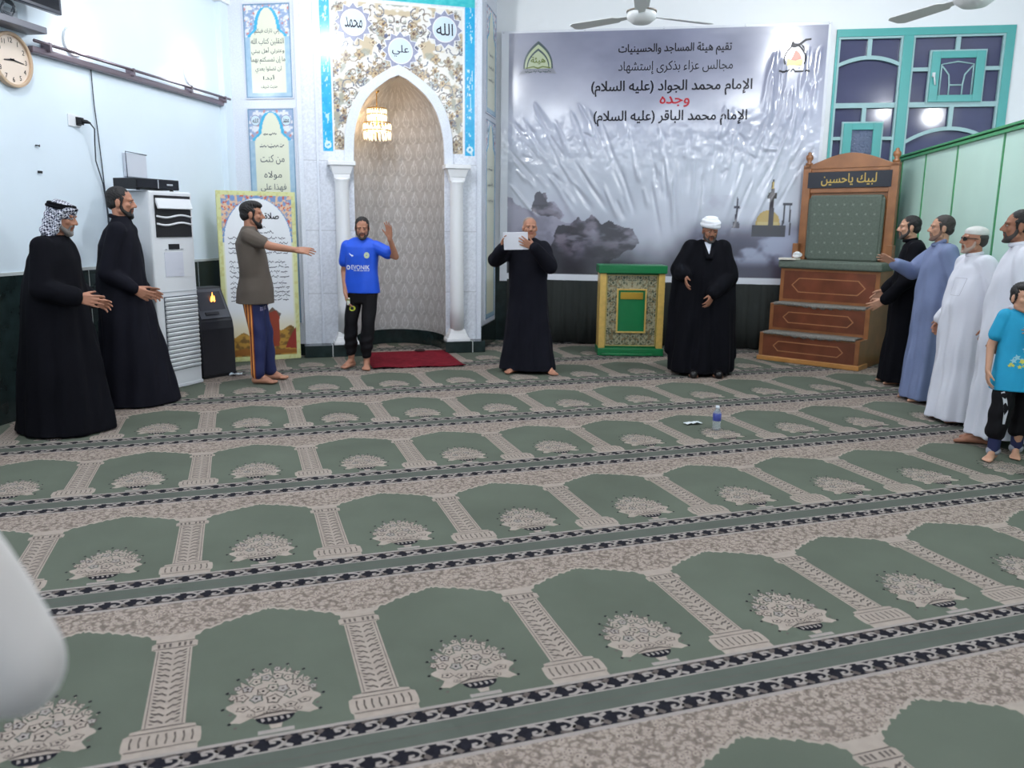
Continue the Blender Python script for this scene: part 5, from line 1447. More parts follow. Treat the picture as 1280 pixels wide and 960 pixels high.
def head_frame(H, head):
    s = H / 1.72
    c = Vector((head.get('x', 0.0), head.get('y', 0.02), head.get('z', H - 0.118 * s)))
    R = Matrix.Rotation(head.get('yaw', 0), 3, 'Z') @ Matrix.Rotation(-head.get('pitch', 0), 3, 'X') @ Matrix.Rotation(head.get('roll', 0), 3, 'Y')
    return c, R, s * head.get('scale', 1.0)
def hand(W_, D, N, side, curl, s, spread=1.0, thumb=0.5):
    """palm, four fingers and a thumb; D towards the fingers, N the way the palm faces, side +1 right hand"""
    D = Vector(D).normalized(); N = Vector(N); N = (N - D * N.dot(D)).normalized()
    S = D.cross(N) * side
    W_ = Vector(W_); parts = []
    K = ((0.031, 0.090, (0.040, 0.025, 0.020), 0.16), (0.0105, 0.096, (0.045, 0.028, 0.021), 0.05), (-0.0105, 0.092, (0.041, 0.026, 0.020), -0.07), (-0.031, 0.082, (0.032, 0.020, 0.017), -0.2))
    parts.append(g_cap(W_ - D * 0.02 * s, 0.027 * s, W_ + D * 0.02 * s, 0.026 * s))
    for k, (off, al, L, fan_) in enumerate(K):
        kn = W_ + (S * off + D * al) * s
        parts.append(g_cap(W_ + (S * off * 0.6 + D * 0.015) * s, 0.017 * s, kn, 0.0125 * s, 10))
        p = kn; a = 0.0; c = curl[k] if isinstance(curl, (list, tuple)) else curl
        for q, l in enumerate(L):
            a += c * (0.7, 1.0, 0.75)[q]
            d = (D * math.cos(a) + N * math.sin(a) + S * fan_ * spread * max(math.cos(a), 0.0)).normalized()
            p2 = p + d * l * s * 1.05
            parts.append(g_cap(p, (0.0102, 0.0092, 0.0084)[q] * s, p2, (0.0092, 0.0084, 0.0072)[q] * s, 8)); p = p2
    p = W_ + (D * 0.028 + S * 0.026 + N * 0.006) * s
    d = (D * (0.95 - 0.6 * thumb) + S * (0.25 + thumb) + N * 0.25).normalized()
    for q, l in enumerate((0.038, 0.029, 0.024)):
        p2 = p + d * l * s
        parts.append(g_cap(p, (0.0145, 0.0115, 0.010)[q] * s, p2, (0.0115, 0.010, 0.008)[q] * s, 8)); p = p2
        d = (d + N * 0.22 + D * 0.22).normalized()
    return parts
def foot(A, ang, s):
    d = Vector((math.sin(ang), math.cos(ang), 0)); x = Vector((d.y, -d.x, 0)); A = Vector(A); P = []
    h = Vector((A.x, A.y, 0.0))
    P.append(g_cap(A, 0.036 * s, h - d * 0.03 * s + Vector((0, 0, 0.036 * s)), 0.034 * s))
    P.append(g_cap(h - d * 0.03 * s + Vector((0, 0, 0.034 * s)), 0.032 * s, h + d * 0.10 * s + x * 0.012 * s + Vector((0, 0, 0.028 * s)), 0.026 * s))
    P.append(g_cap(h - d * 0.02 * s + Vector((0, 0, 0.034 * s)), 0.030 * s, h + d * 0.10 * s - x * 0.02 * s + Vector((0, 0, 0.026 * s)), 0.024 * s))
    P.append(g_cap(A, 0.034 * s, h + d * 0.09 * s + Vector((0, 0, 0.034 * s)), 0.028 * s))
    for k in range(5):
        o = (-0.034 + 0.017 * k) * s; L = (0.165, 0.168, 0.162, 0.152, 0.140)[k if True else 0] * s
        r = (0.014, 0.0105, 0.010, 0.0095, 0.009)[k] * s
        if k == 0: pass
        P.append(g_cap(h + d * 0.105 * s + x * o + Vector((0, 0, 0.020 * s)), 0.016 * s, h + d * L + x * o * 1.08 + Vector((0, 0, 0.013 * s)), r, 8))
    return P

SKIN = {}
def skin(k, c):
    SKIN[k] = [mat('skin_' + k, rgb(*c), 0.5, var=0.06, vscale=12, spec=0.35), mat('lips_' + k, tuple(v * q for v, q in zip(rgb(*c), (0.72, 0.52, 0.52))), 0.45),
               mat('eye_white', rgb(168, 156, 148), 0.3), mat('iris_dark', rgb(34, 24, 20), 0.15)]
skin('tan', (176, 124, 100)); skin('brown', (150, 102, 80)); skin('light', (196, 148, 122)); skin('deep', (118, 78, 60))
M_hair = mat('black_hair', rgb(26, 22, 22), 0.6, bump=0.6, bscale=160); M_greyh = mat('grey_hair', rgb(128, 122, 118), 0.7, bump=0.5, bscale=160)
M_dkgrey = mat('dark_grey_hair', rgb(62, 56, 54), 0.7, bump=0.5, bscale=160)
M_brow = mat('eyebrow_black', rgb(30, 24, 22), 0.7)

def make_person(name, label, loc, rotz, H, sk, head, arms, feet, slim=0.9, legs=None, shin=1.0, fat=1.0, voxel=0.0062, show_eyes=True):
    s = H / 1.72
    c, R, hs = head_frame(H, head)
    def h(p): return c + R @ (Vector(p) * hs)
    def he(p, r): return g_ell(h(p), tuple(v * hs for v in r), R)
    def hc(p, r0, q, r1): return g_cap(h(p), r0 * hs, h(q), r1 * hs)
    P = [he((0, -0.012, 0.034), (0.074, 0.094, 0.080)), he((0, 0.022, -0.030), (0.062, 0.066, 0.082)), he((0, 0.045, -0.082), (0.040, 0.038, 0.030)),
         hc((-0.045, 0.01, -0.065), 0.028, (-0.012, 0.058, -0.092), 0.022), hc((0.045, 0.01, -0.065), 0.028, (0.012, 0.058, -0.092), 0.022),
         hc((0, 0.084, 0.014), 0.009, (0, 0.105, -0.022), 0.0125), he((-0.013, 0.094, -0.027), (0.009, 0.011, 0.008)), he((0.013, 0.094, -0.027), (0.009, 0.011, 0.008)),
         hc((-0.040, 0.074, 0.026), 0.012, (0.040, 0.074, 0.026), 0.012), he((-0.038, 0.058, -0.018), (0.024, 0.022, 0.022)), he((0.038, 0.058, -0.018), (0.024, 0.022, 0.022)),
         hc((-0.018, 0.082, -0.050), 0.0075, (0.018, 0.082, -0.050), 0.0075), hc((-0.015, 0.081, -0.060), 0.0082, (0.015, 0.081, -0.060), 0.0082),
         ]
    if head.get('ears', True): P += [he((-0.076, -0.008, -0.008), (0.010, 0.020, 0.032)), he((0.076, -0.008, -0.008), (0.010, 0.020, 0.032))]
    nb = Vector((0, 0.0, 1.45 * s)) + Vector((c.x * 0.4, c.y * 0.4, 0))
    P += [g_cap(h((0, -0.022, -0.05)), 0.052 * hs, nb, 0.058 * s * fat), g_cap(nb + Vector((0, 0, 0.0)), 0.05 * s, (0, 0, 1.36 * s), 0.08 * s)]
    k = slim * s
    P += [g_ell((0, 0, 0.95 * s), (0.150 * k * fat, 0.105 * k * fat, 0.13 * s)), g_ell((0, 0.005, 1.08 * s), (0.135 * k * fat, 0.10 * k * fat, 0.15 * s)),
          g_ell((0, 0, 1.27 * s), (0.155 * k, 0.105 * k, 0.17 * s)), g_cap((-0.13 * s, -0.005, 1.395 * s), 0.052 * k, (0.13 * s, -0.005, 1.395 * s), 0.052 * k)]
    for sg, A in zip((1, -1), arms):
        sh = Vector(A.get('sh', (sg * 0.165 * s, -0.005, 1.385 * s))); e = Vector(A['e']); w_ = Vector(A['w'])
        P += [g_cap(sh, 0.052 * s, e, 0.040 * s), g_cap(e, 0.040 * s, w_, 0.026 * s)]
        P += hand(w_, A['d'], A['n'], sg, A.get('curl', 0.3), s * A.get('hs', 1.0), A.get('spread', 1.0), A.get('thumb', 0.25))
    lg = legs or {}
    for i, sg in enumerate((1, -1)):
        fx, fy, fa = feet[i]
        hip = Vector((sg * 0.085 * s, 0, 0.90 * s)); an = Vector((fx, fy, 0.085 * s))
        kn = (hip + an) / 2 + Vector((0, 0.03 * s, 0.01)) + Vector(lg.get('knee', ((0, 0, 0), (0, 0, 0)))[i])
        q_ = k * shin
        P += [g_cap(hip, 0.078 * q_, kn, 0.052 * q_), g_cap(kn, 0.052 * q_, kn * 0.65 + an * 0.35, 0.054 * q_), g_cap(kn * 0.65 + an * 0.35, 0.054 * q_, an, 0.036 * s * shin)]
        P += foot(an, fa, s)
    me = fuse(P, voxel, 2)
    C = centers(me); loc_ = (np.array(R.transposed()) @ (C - np.array(c)).T).T / hs
    lip = (np.abs(loc_[:, 0]) < 0.026) & (np.abs(loc_[:, 2] + 0.055) < 0.0125) & (loc_[:, 1] > 0.078)
    me.polygons.foreach_set('material_index', lip.astype(np.int32))
    ex = []
    if show_eyes:
        for sg in (-1, 1):
            v, f = g_ell(h((sg * 0.031, 0.0755, 0.006)), (0.0115 * hs, 0.0085 * hs, 0.0056 * hs), R, 12, 8); ex.append((v, f, 2))
            v, f = g_ell(h((sg * 0.031, 0.0825, 0.0055)), (0.0058 * hs, 0.003 * hs, 0.0054 * hs), R, 10, 6); ex.append((v, f, 3))
    me = joinmesh(me, ex)
    zmin = coords(me)[:, 2].min()
    P_ = coords(me); P_[:, 2] -= zmin * (P_[:, 2] < 0.06) * (P_[:, 2] < 0.02); setco(me, P_)
    o = link('person', me, SKIN[sk], None, (loc[0], loc[1], 0.0016), rotz, smooth=True)
    tag(o, label, 'person')
    if head.get('brows', True):
        t = [hc((sg * 0.014, 0.0845, 0.024), 0.0052, (sg * 0.044, 0.072, 0.0285), 0.004) for sg in (-1, 1)]
        m2 = fuse(t, 0.003 * hs, 1); link('eyebrows', m2, head.get('browmat', M_brow), o, smooth=True)
    o['_'] = 0; del o['_']
    return o, h, he, hc, R, hs, c

def child(o, name, parts, m, voxel=0.007, smooth=2, fn=None):
    me = fuse(parts, voxel, smooth)
    if fn is not None: setco(me, fn(coords(me), normals(me)))
    return link(name, me, m, o, smooth=True)
def hair_short(o, he, hc, m=None, thin=0.0, back=True):
    k = 1.0 - thin
    P = [he((0, -0.024, 0.046), (0.0795 * k, 0.0935 * k, 0.080 * k)), he((0, -0.052, -0.002), (0.070 * k, 0.060 * k, 0.062))]
    P += [hc((sg * 0.069, 0.022, 0.035), 0.011, (sg * 0.0695, 0.016, -0.012), 0.008) for sg in (-1, 1)]
    child(o, 'hair', P, m or M_hair, 0.0055, 1, lambda p, n: p + n * (0.0025 * np.sin(p[:, :1] * 260) * np.sin(p[:, 2:3] * 240 + p[:, 1:2] * 200)))
def beard(o, he, hc, m=None, full=1.0):
    P = [hc((sg * 0.067, 0.012, -0.02), 0.010, (sg * 0.058, 0.020, -0.060), 0.016) for sg in (-1, 1)]
    P += [hc((sg * 0.056, 0.022, -0.062), 0.017, (sg * 0.022, 0.064, -0.096), 0.021) for sg in (-1, 1)]
    P += [hc((-0.024, 0.064, -0.094), 0.023 * full, (0.024, 0.064, -0.094), 0.023 * full), he((0, 0.062, -0.105), (0.036, 0.032, 0.026 * full))]
    P += [hc((-0.026, 0.078, -0.044), 0.0062, (0.026, 0.078, -0.044), 0.0062), hc((0, 0.086, -0.041), 0.0066, (0.022, 0.083, -0.044), 0.006), hc((0, 0.086, -0.041), 0.0066, (-0.022, 0.083, -0.044), 0.006)]
    P += [hc((sg * 0.028, 0.077, -0.046), 0.006, (sg * 0.03, 0.07, -0.08), 0.010) for sg in (-1, 1)]
    child(o, 'beard', P, m or M_hair, 0.005, 1)
def moustache(o, hc, m=None):
    P = [hc((0, 0.087, -0.0405), 0.0062, (sg * 0.026, 0.079, -0.047), 0.005) for sg in (-1, 1)]
    child(o, 'moustache', P, m or M_hair, 0.004, 1)
def folds(amp, k1, ph, z1, cy=0.0, extra=0.005):
    def fn(p, n):
        th = np.arctan2(p[:, 0], p[:, 1] - cy)
        a = amp * np.clip(1 - p[:, 2] / z1, 0, 1) ** 0.8
        d = a * (np.sin(k1 * th + ph + 0.8 * np.sin(p[:, 2] * 3)) + 0.55 * np.sin((k1 * 2 + 1) * th + 2.1 * ph + p[:, 2] * 2))
        e = extra * (np.sin(p[:, 0] * 36 + p[:, 2] * 8 + ph) * np.sin(p[:, 1] * 31 - p[:, 2] * 7) + 0.6 * np.sin(p[:, 0] * 23 - p[:, 1] * 19 + p[:, 2] * 13 + ph))
        m = (p[:, 2] > 0.05)
        q = p.copy(); nn = n.copy(); nn[:, 2] *= 0.3
        q += nn * (d + e)[:, None]
        q[:, 2] = np.maximum(q[:, 2], 0.004)
        return q
    return fn
def sleeves(arms, s, r0, r1, r2, end=0.86, H=None):
    P = []
    for sg, A in zip((1, -1), arms):
        sh = Vector(A.get('sh', (sg * 0.165 * s, -0.005, 1.385 * s))); e = Vector(A['e']); w_ = Vector(A['w'])
        en = A.get('sl', end)
        P += [g_cap(sh, r0, e, r1), g_cap(e, r1, e + (w_ - e) * en, r2 * 0.97)]
    return P
def rr(z, rx, rf, rb, cx=0.0, cy=0.0): return (z, rx, rf, rb, cx, cy)

def stand_collar(o, h, hs, m, zz=-0.118, r=0.017, rad=0.056):
    n = 18; ring = [h((rad * math.cos(q), -0.024 + rad * 1.02 * math.sin(q), zz - 0.012 * math.sin(q))) for q in np.linspace(0, 2 * PI, n, endpoint=False)]
    child(o, 'collar', [g_cap(ring[i], r * hs, ring[(i + 1) % n], r * hs, 8) for i in range(n)], m, 0.0055, 1)

M_blk = mat('black_robe_cloth', rgb(15, 15, 21), 0.9, var=0.1, vscale=5, spec=0.12)
M_blk2 = mat('charcoal_robe_cloth', rgb(20, 20, 29), 0.85, var=0.1, vscale=5, spec=0.15)
M_wht = mat('white_robe_cloth', rgb(222, 222, 232), 0.75, var=0.02, vscale=4)
M_bluc = mat('blue_grey_robe_cloth', rgb(118, 130, 166), 0.75, var=0.06, vscale=6)

# --- 1: man in black robe with checked headscarf (left edge)
def keffiyeh_man():
    H = 1.73; s = H / 1.72
    arms = [dict(e=(0.235, 0.0, 1.09), w=(0.225, 0.23, 1.03), d=(-0.05, 1.0, -0.2), n=(-0.95, 0, -0.1), curl=0.35),
            dict(e=(-0.235, 0.0, 1.09), w=(-0.20, 0.18, 0.97), d=(0.2, 1.0, -0.3), n=(0.9, 0, -0.1), curl=0.35)]
    o, h, he, hc, R, hs, c = make_person('k', 'person in black robe wearing a checked black and white headscarf', (-4.40, 5.46), -PI / 2 + 0.28, H, 'tan',
        dict(y=0.085, z=1.60, pitch=0.22, browmat=M_dkgrey, ears=False), arms, [(0.12, 0.10, 0.1), (-0.12, 0.02, -0.1)], shin=0.78)
    beard(o, he, hc, M_greyh, 0.9)
    R_ = [rr(0.004, 0.34, 0.34, 0.36), rr(0.4, 0.305, 0.28, 0.31), rr(0.84, 0.27, 0.215, 0.25), rr(1.1, 0.255, 0.185, 0.215), rr(1.3, 0.235, 0.155, 0.18, 0, 0.01), rr(1.41, 0.185, 0.115, 0.135, 0, 0.02), rr(1.475, 0.095, 0.075, 0.09, 0, 0.03)]
    child(o, 'robe', [g_loft(R_)] + sleeves(arms, s, 0.080, 0.088, 0.078, 0.9), M_blk, 0.012, 3, folds(0.016, 7, 0.5, 1.25, 0, 0.006))
    P = [he((0, -0.012, 0.045), (0.087, 0.106, 0.084)), he((0, -0.055, -0.03), (0.088, 0.068, 0.10)), he((0, -0.072, -0.11), (0.105, 0.055, 0.075))]
    for sg in (-1, 1): P += [hc((sg * 0.078, 0.02, 0.045), 0.020, (sg * 0.080, 0.0, -0.085), 0.026), hc((sg * 0.080, 0.0, -0.085), 0.026, (sg * 0.07, -0.03, -0.15), 0.03), hc((sg * 0.04, 0.076, 0.080), 0.014, (sg * 0.074, 0.040, 0.058), 0.016)]
    P += [hc((-0.04, 0.078, 0.080), 0.013, (0.04, 0.078, 0.080), 0.013)]
    m = mat('checked_scarf', rgb(214, 214, 222), 0.85)
    nt = m.node_tree; tc = nt.nodes.new('ShaderNodeTexCoord'); mp = nt.nodes.new('ShaderNodeMapping'); mp.inputs['Rotation'].default_value = (0.6, 0.3, 0.78)
    ck_ = nt.nodes.new('ShaderNodeTexChecker'); ck_.inputs['Scale'].default_value = 66; ck_.inputs['Color1'].default_value = (*rgb(206, 206, 216), 1); ck_.inputs['Color2'].default_value = (*rgb(46, 48, 70), 1)
    nt.links.new(tc.outputs['Object'], mp.inputs['Vector']); nt.links.new(mp.outputs['Vector'], ck_.inputs['Vector']); nt.links.new(ck_.outputs['Color'], nt.nodes['Principled BSDF'].inputs['Base Color'])
    child(o, 'headscarf', P, m, 0.006, 2, lambda p, n: p + n * (0.004 * np.sin(p[:, 2:3] * 90 + p[:, 1:2] * 60)))
    mb = MB()
    for dz, rr_ in ((0.072, 0.080), (0.090, 0.074)):
        mb.tube([h((rr_ * math.cos(q), -0.014 + rr_ * 1.20 * math.sin(q), dz)) for q in np.linspace(0, 2 * PI, 28, endpoint=False)], 0.0125 * hs, 8, closed=True)
    mb.build('headscarf_cord', M_blk, o)
keffiyeh_man()

# --- 2: tall bearded man in black
def tall_man():
    H = 1.86; s = H / 1.72
    arms = [dict(e=(0.26, -0.09, 1.15), w=(0.24, 0.10, 1.02), d=(-0.1, 0.85, -0.5), n=(-0.95, 0.1, 0), curl=0.55),
            dict(e=(-0.25, -0.08, 1.15), w=(-0.20, 0.10, 0.98), d=(0.1, 0.85, -0.5), n=(0.95, 0, 0), curl=0.55)]
    o, h, he, hc, R, hs, c = make_person('t', 'person in long black robe with short dark hair and beard beside the air conditioner', (-4.50, 6.45), -PI / 2 + 0.38, H, 'tan',
        dict(y=0.0, z=1.735, pitch=0.06), arms, [(0.12, 0.06, 0.1), (-0.12, 0.0, -0.1)], shin=0.78)
    hair_short(o, he, hc); beard(o, he, hc)
    R_ = [rr(0.004, 0.33, 0.36, 0.27), rr(0.4, 0.30, 0.28, 0.26), rr(0.9, 0.26, 0.19, 0.235, 0, -0.01), rr(1.15, 0.25, 0.165, 0.22, 0, -0.02), rr(1.38, 0.235, 0.145, 0.185, 0, -0.02), rr(1.50, 0.20, 0.115, 0.135, 0, -0.015), rr(1.565, 0.12, 0.085, 0.095, 0, -0.01), rr(1.625, 0.070, 0.066, 0.072, 0, -0.008)]
    child(o, 'robe', [g_loft(R_)] + sleeves(arms, s, 0.080, 0.075, 0.058, 0.95), M_blk2, 0.012, 3, folds(0.014, 6, 1.3, 1.3, 0, 0.005))
    stand_collar(o, h, hs, M_blk2)
tall_man()

# --- 3: man in brown T-shirt, arm stretched out
def tshirt_man():
    H = 1.80; s = H / 1.72
    arms = [dict(e=(0.235, 0.20, 1.36), w=(0.20, 0.425, 1.325), d=(-0.05, 1.0, -0.06), n=(-0.7, 0, -0.7), curl=0.18),
            dict(e=(-0.25, -0.03, 1.17), w=(-0.235, 0.06, 0.93), d=(0.05, 0.3, -0.95), n=(0.9, 0, 0), curl=0.4)]
    ft = [(0.10, 0.02, 0.15), (-0.11, 0.12, -0.05)]
    o, h, he, hc, R, hs, c = make_person('s', 'person in brown T-shirt and navy tracksuit trousers with orange stripes, arm stretched out', (-3.90, 7.54), -PI / 2 + 0.40, H, 'tan',
        dict(y=0.03, z=1.655, pitch=0.03), arms, ft, fat=1.1)
    hair_short(o, he, hc)
    child(o, 'hair_top', [he((0, 0.0, 0.088), (0.070, 0.086, 0.042)), he((0, 0.05, 0.085), (0.05, 0.04, 0.03))], M_hair, 0.0055, 1, lambda p, n: p + n * (0.004 * np.sin(p[:, :1] * 210) * np.sin(p[:, 1:2] * 240)))
    beard(o, he, hc)
    R_ = [rr(0.80, 0.222, 0.18, 0.175, 0, 0.02), rr(0.92, 0.215, 0.18, 0.165, 0, 0.02), rr(1.05, 0.19, 0.175, 0.125, 0, 0.01), rr(1.25, 0.195, 0.15, 0.125, 0, 0.0), rr(1.38, 0.20, 0.125, 0.125, 0, -0.01), rr(1.455, 0.185, 0.09, 0.10, 0, -0.005), rr(1.515, 0.11, 0.072, 0.08, 0, 0.0), rr(1.545, 0.07, 0.058, 0.066, 0, 0.004)]
    child(o, 't_shirt', [g_loft(R_, 40, 2.3)] + [g_cap((sg * 0.168, 0.0, 1.448), 0.082, Vector((sg * 0.168, 0, 1.448)) * 0.42 + Vector(A['e']) * 0.58, 0.068) for sg, A in zip((1, -1), arms)],
          mat('brown_tshirt_cloth', rgb(92, 82, 74), 0.85, var=0.06, vscale=8), 0.009, 2, folds(0.0, 5, 0, 1, 0, 0.005))
    P = [g_loft([rr(0.80, 0.165, 0.12, 0.13), rr(0.90, 0.178, 0.13, 0.13), rr(0.99, 0.165, 0.12, 0.115)])]
    for i, sg in enumerate((1, -1)):
        fx, fy, fa = ft[i]; hip = Vector((sg * 0.085 * s, 0, 0.88)); an = Vector((fx, fy, 0.085)); kn = (hip + an) / 2 + Vector((0, 0.03, 0.01))
        P += [g_cap(hip, 0.108, kn, 0.082), g_cap(kn, 0.082, an + Vector((0, 0, 0.02)), 0.068)]
    m = mat('striped_tracksuit', rgb(26, 36, 84), 0.7)
    nt = m.node_tree; tc = nt.nodes.new('ShaderNodeTexCoord'); sx = nt.nodes.new('ShaderNodeSeparateXYZ'); nt.links.new(tc.outputs['Object'], sx.inputs[0])
    def math_(op, a, b):
        n_ = nt.nodes.new('ShaderNodeMath'); n_.operation = op
        for i, v in enumerate((a, b)):
            if isinstance(v, (int, float)): n_.inputs[i].default_value = v
            else: nt.links.new(v, n_.inputs[i])
        return n_.outputs[0]
    X, Y = sx.outputs['X'], sx.outputs['Y']
    ax = math_('ABSOLUTE', X, 0)
    yy = math_('ADD', Y, 0.035)
    inb = math_('MULTIPLY', math_('GREATER_THAN', ax, 0.10), math_('MULTIPLY', math_('GREATER_THAN', yy, -0.042), math_('LESS_THAN', yy, 0.042)))
    st = math_('LESS_THAN', math_('FRACT', math_('DIVIDE', math_('ADD', yy, 0.042), 0.028), 0), 0.62)
    mx = nt.nodes.new('ShaderNodeMixRGB'); mx.inputs[1].default_value = (*rgb(92, 22, 36), 1); mx.inputs[2].default_value = (*rgb(234, 150, 76), 1); nt.links.new(st, mx.inputs[0])
    my = nt.nodes.new('ShaderNodeMixRGB'); my.inputs[1].default_value = (*rgb(28, 36, 84), 1); nt.links.new(inb, my.inputs[0]); nt.links.new(mx.outputs[0], my.inputs[2])
    nt.links.new(my.outputs[0], nt.nodes['Principled BSDF'].inputs['Base Color'])
    tr = child(o, 'tracksuit_trousers', P, m, 0.009, 2, lambda p, n: p + n * (0.005 * np.sin(p[:, 2:3] * 30 + p[:, 1:2] * 12) * np.sin(p[:, 0:1] * 20 + 1)))
    mb = MB(); r_ = random.Random(1)
    for k in range(4):
        for q in range(3): mb.b2((0.186, 0.075 + k * 0.011, 0.735 + q * 0.013), (0.1865, 0.083 + k * 0.011, 0.744 + q * 0.013))
    bv = BVHTree.FromPolygons([v.co[:] for v in tr.data.vertices], [p.vertices[:] for p in tr.data.polygons])
    V = []
    for v in mb.v:
        hit = bv.ray_cast(Vector((0.5, v[1], v[2])), Vector((-1, 0, 0)))
        V.append(((hit[0].x + 0.002) if hit[0] else v[0], v[1], v[2]))
    mb.v = V; mb.build('pocket_emblem', mat('emblem_pale', rgb(170, 160, 190), 0.6), tr, fixn=False)
tshirt_man()

# --- 4: man in blue football shirt
def onto(ob, V, F, y0, off=0.0025, yd=-1.0):
    """lay flat lettering (x, z) on the front of a garment"""
    bv = BVHTree.FromPolygons([v.co[:] for v in ob.data.vertices], [p.vertices[:] for p in ob.data.polygons])
    W_ = []
    for x, z in V:
        hit = bv.ray_cast(Vector((x, y0, z)), Vector((0, yd, 0)))
        W_.append((x, (hit[0].y if hit[0] is not None else 0.1) - yd * off, z))
    return W_, F
def blue_man():
    H = 1.65; s = H / 1.72
    arms = [dict(e=(0.205, 0.0, 1.06), w=(0.16, 0.10, 0.83), d=(-0.25, 0.25, -0.95), n=(-0.8, -0.1, 0.2), curl=0.45),
            dict(e=(-0.40, 0.05, 1.235), w=(-0.375, 0.17, 1.43), d=(0.02, 0.15, 1.0), n=(0.35, 0.9, -0.1), curl=0.16)]
    ft = [(0.13, 0.06, 0.35), (-0.07, 0.12, -0.25)]
    o, h, he, hc, R, hs, c = make_person('b', 'person in bright blue football shirt and black trousers with one hand raised', (-3.17, 8.66), PI + 0.02, H, 'tan',
        dict(x=-0.03, y=0.05, z=1.535, pitch=0.22, yaw=0.3), arms, ft)
    hair_short(o, he, hc, None, 0.0); beard(o, he, hc, M_dkgrey, 0.7)
    R_ = [rr(0.83, 0.195, 0.13, 0.125), rr(0.95, 0.188, 0.13, 0.12), rr(1.10, 0.18, 0.128, 0.115), rr(1.24, 0.19, 0.128, 0.118), rr(1.33, 0.195, 0.112, 0.115), rr(1.40, 0.15, 0.078, 0.085), rr(1.435, 0.078, 0.062, 0.065, 0, 0.01)]
    P = [g_loft(R_, 40, 2.3)]
    for sg, A in zip((1, -1), arms): shd = Vector((sg * 0.16, 0, 1.335)); P.append(g_cap(shd, 0.072, shd * 0.40 + Vector(A['e']) * 0.60, 0.072))
    sh_o = child(o, 'football_shirt', P, mat('royal_blue_shirt', rgb(22, 84, 216), 0.6, var=0.06, vscale=8), 0.0085, 2, folds(0.0, 5, 0, 1, 0, 0.0045))
    mb = MB()
    V, F = letters('EVONIK', 0.0, 0.0, width=0.20, height=0.048, arabic=False, bold=0.012)
    V = [(-x - 0.022, z + 1.115) for x, z in V]; W_, F = onto(sh_o, V, F, 0.6); mb.add(W_, F)
    for k in range(22):
        V = [(-(-0.075 + k * 0.0078) - 0.022, 1.075), (-(-0.075 + k * 0.0078) - 0.028, 1.075), (-(-0.075 + k * 0.0078) - 0.028, 1.084), (-(-0.075 + k * 0.0078) - 0.022, 1.084)]
        if k % 5 != 4: W_, F = onto(sh_o, V, [(0, 1, 2, 3)], 0.6); mb.add(W_, F)
    P1 = [(0.118 + 0.026 * math.cos(q), 1.112 + 0.026 * math.sin(q)) for q in np.linspace(0, 2 * PI, 20, endpoint=False)]; P2 = [(0.118 + 0.012 * math.cos(q), 1.112 + 0.012 * math.sin(q)) for q in np.linspace(0, 2 * PI, 20, endpoint=False)]
    W_, F = onto(sh_o, P1 + P2, [(i, (i + 1) % 20, 20 + (i + 1) % 20, 20 + i) for i in range(20)], 0.6); mb.add(W_, F)
    cat_ = [(0.10, 1.262), (0.075, 1.250), (0.055, 1.246), (0.048, 1.232), (0.060, 1.236), (0.068, 1.224), (0.074, 1.238), (0.090, 1.246), (0.104, 1.270)]
    W_, F = onto(sh_o, cat_, [tuple(range(9))], 0.6); mb.add(W_, F)
    mb.build('shirt_lettering', mat('lettering_white', rgb(232, 234, 240), 0.5), sh_o, fixn=False)
    mb = MB(); V = [(-0.095 + 0.027 * math.cos(q), 1.245 + 0.034 * math.sin(q)) for q in np.linspace(0, 2 * PI, 18, endpoint=False)]; W_, F = onto(sh_o, V, [tuple(range(18))], 0.6); mb.add(W_, F); mb.build('shirt_badge', mat('badge_pale', rgb(196, 206, 170), 0.5), sh_o, fixn=False)
    child(o, 'shirt_collar', [g_cap(h((sg * 0.02, -0.03, -0.118)), 0.030 * hs, h((sg * 0.025, 0.02, -0.128)), 0.026 * hs) for sg in (-1, 1)], MATS['royal_blue_shirt'], 0.006, 1)
    P = [g_loft([rr(0.72, 0.155, 0.115, 0.115), rr(0.85, 0.168, 0.118, 0.12), rr(0.92, 0.158, 0.11, 0.11)])]
    for i, sg in enumerate((1, -1)):
        fx, fy, fa = ft[i]; hip = Vector((sg * 0.085, 0, 0.83)); an = Vector((fx, fy, 0.16)); kn = (hip + an) / 2 + Vector((sg * 0.012, 0.035, 0.01))
        P += [g_cap(hip, 0.092, kn, 0.076), g_cap(kn, 0.076, an + Vector((0, 0, 0.09)), 0.074), g_cap(an + Vector((0, 0, 0.09)), 0.074, an, 0.05)]
    tr = child(o, 'black_trousers', P, mat('black_sport_cloth', rgb(18, 16, 20), 0.75, spec=0.2), 0.0085, 2, lambda p, n: p + n * (0.0045 * np.sin(p[:, 2:3] * 70 + p[:, 0:1] * 20) * sstep(0.46, 0.30, p[:, 2:3]) + 0.003 * np.sin(p[:, 2:3] * 31 + p[:, 1:2] * 25)))
    mb = MB()
    V = [(0.085 + 0.033 * math.cos(q), 0.665 + 0.030 * math.sin(q)) for q in np.linspace(0, 2 * PI, 18, endpoint=False)]; W_, F = onto(tr, V, [tuple(range(18))], 0.6); mb.add(W_, F)
    mb.build('trouser_badge', mat('badge_lime', rgb(206, 214, 60), 0.5), tr, fixn=False)
    mb = MB(); V, F = disc(0.085, 0.665, 0.017, 14); W_, F = onto(tr, V, F, 0.6, 0.004); mb.add(W_, F); mb.build('trouser_badge_mark', M_bk, tr, fixn=False)
    # small green and white packet held in the lowered hand
    mb = MB(); mb.box((0, 0, 0), (0.03, 0.05, 0.075), 0); mb.box((0, 0, 0.02), (0.032, 0.052, 0.02), 1)
    q = Matrix.Rotation(PI + 0.02, 3, 'Z') @ Vector((0.112, 0.150, 0.745))
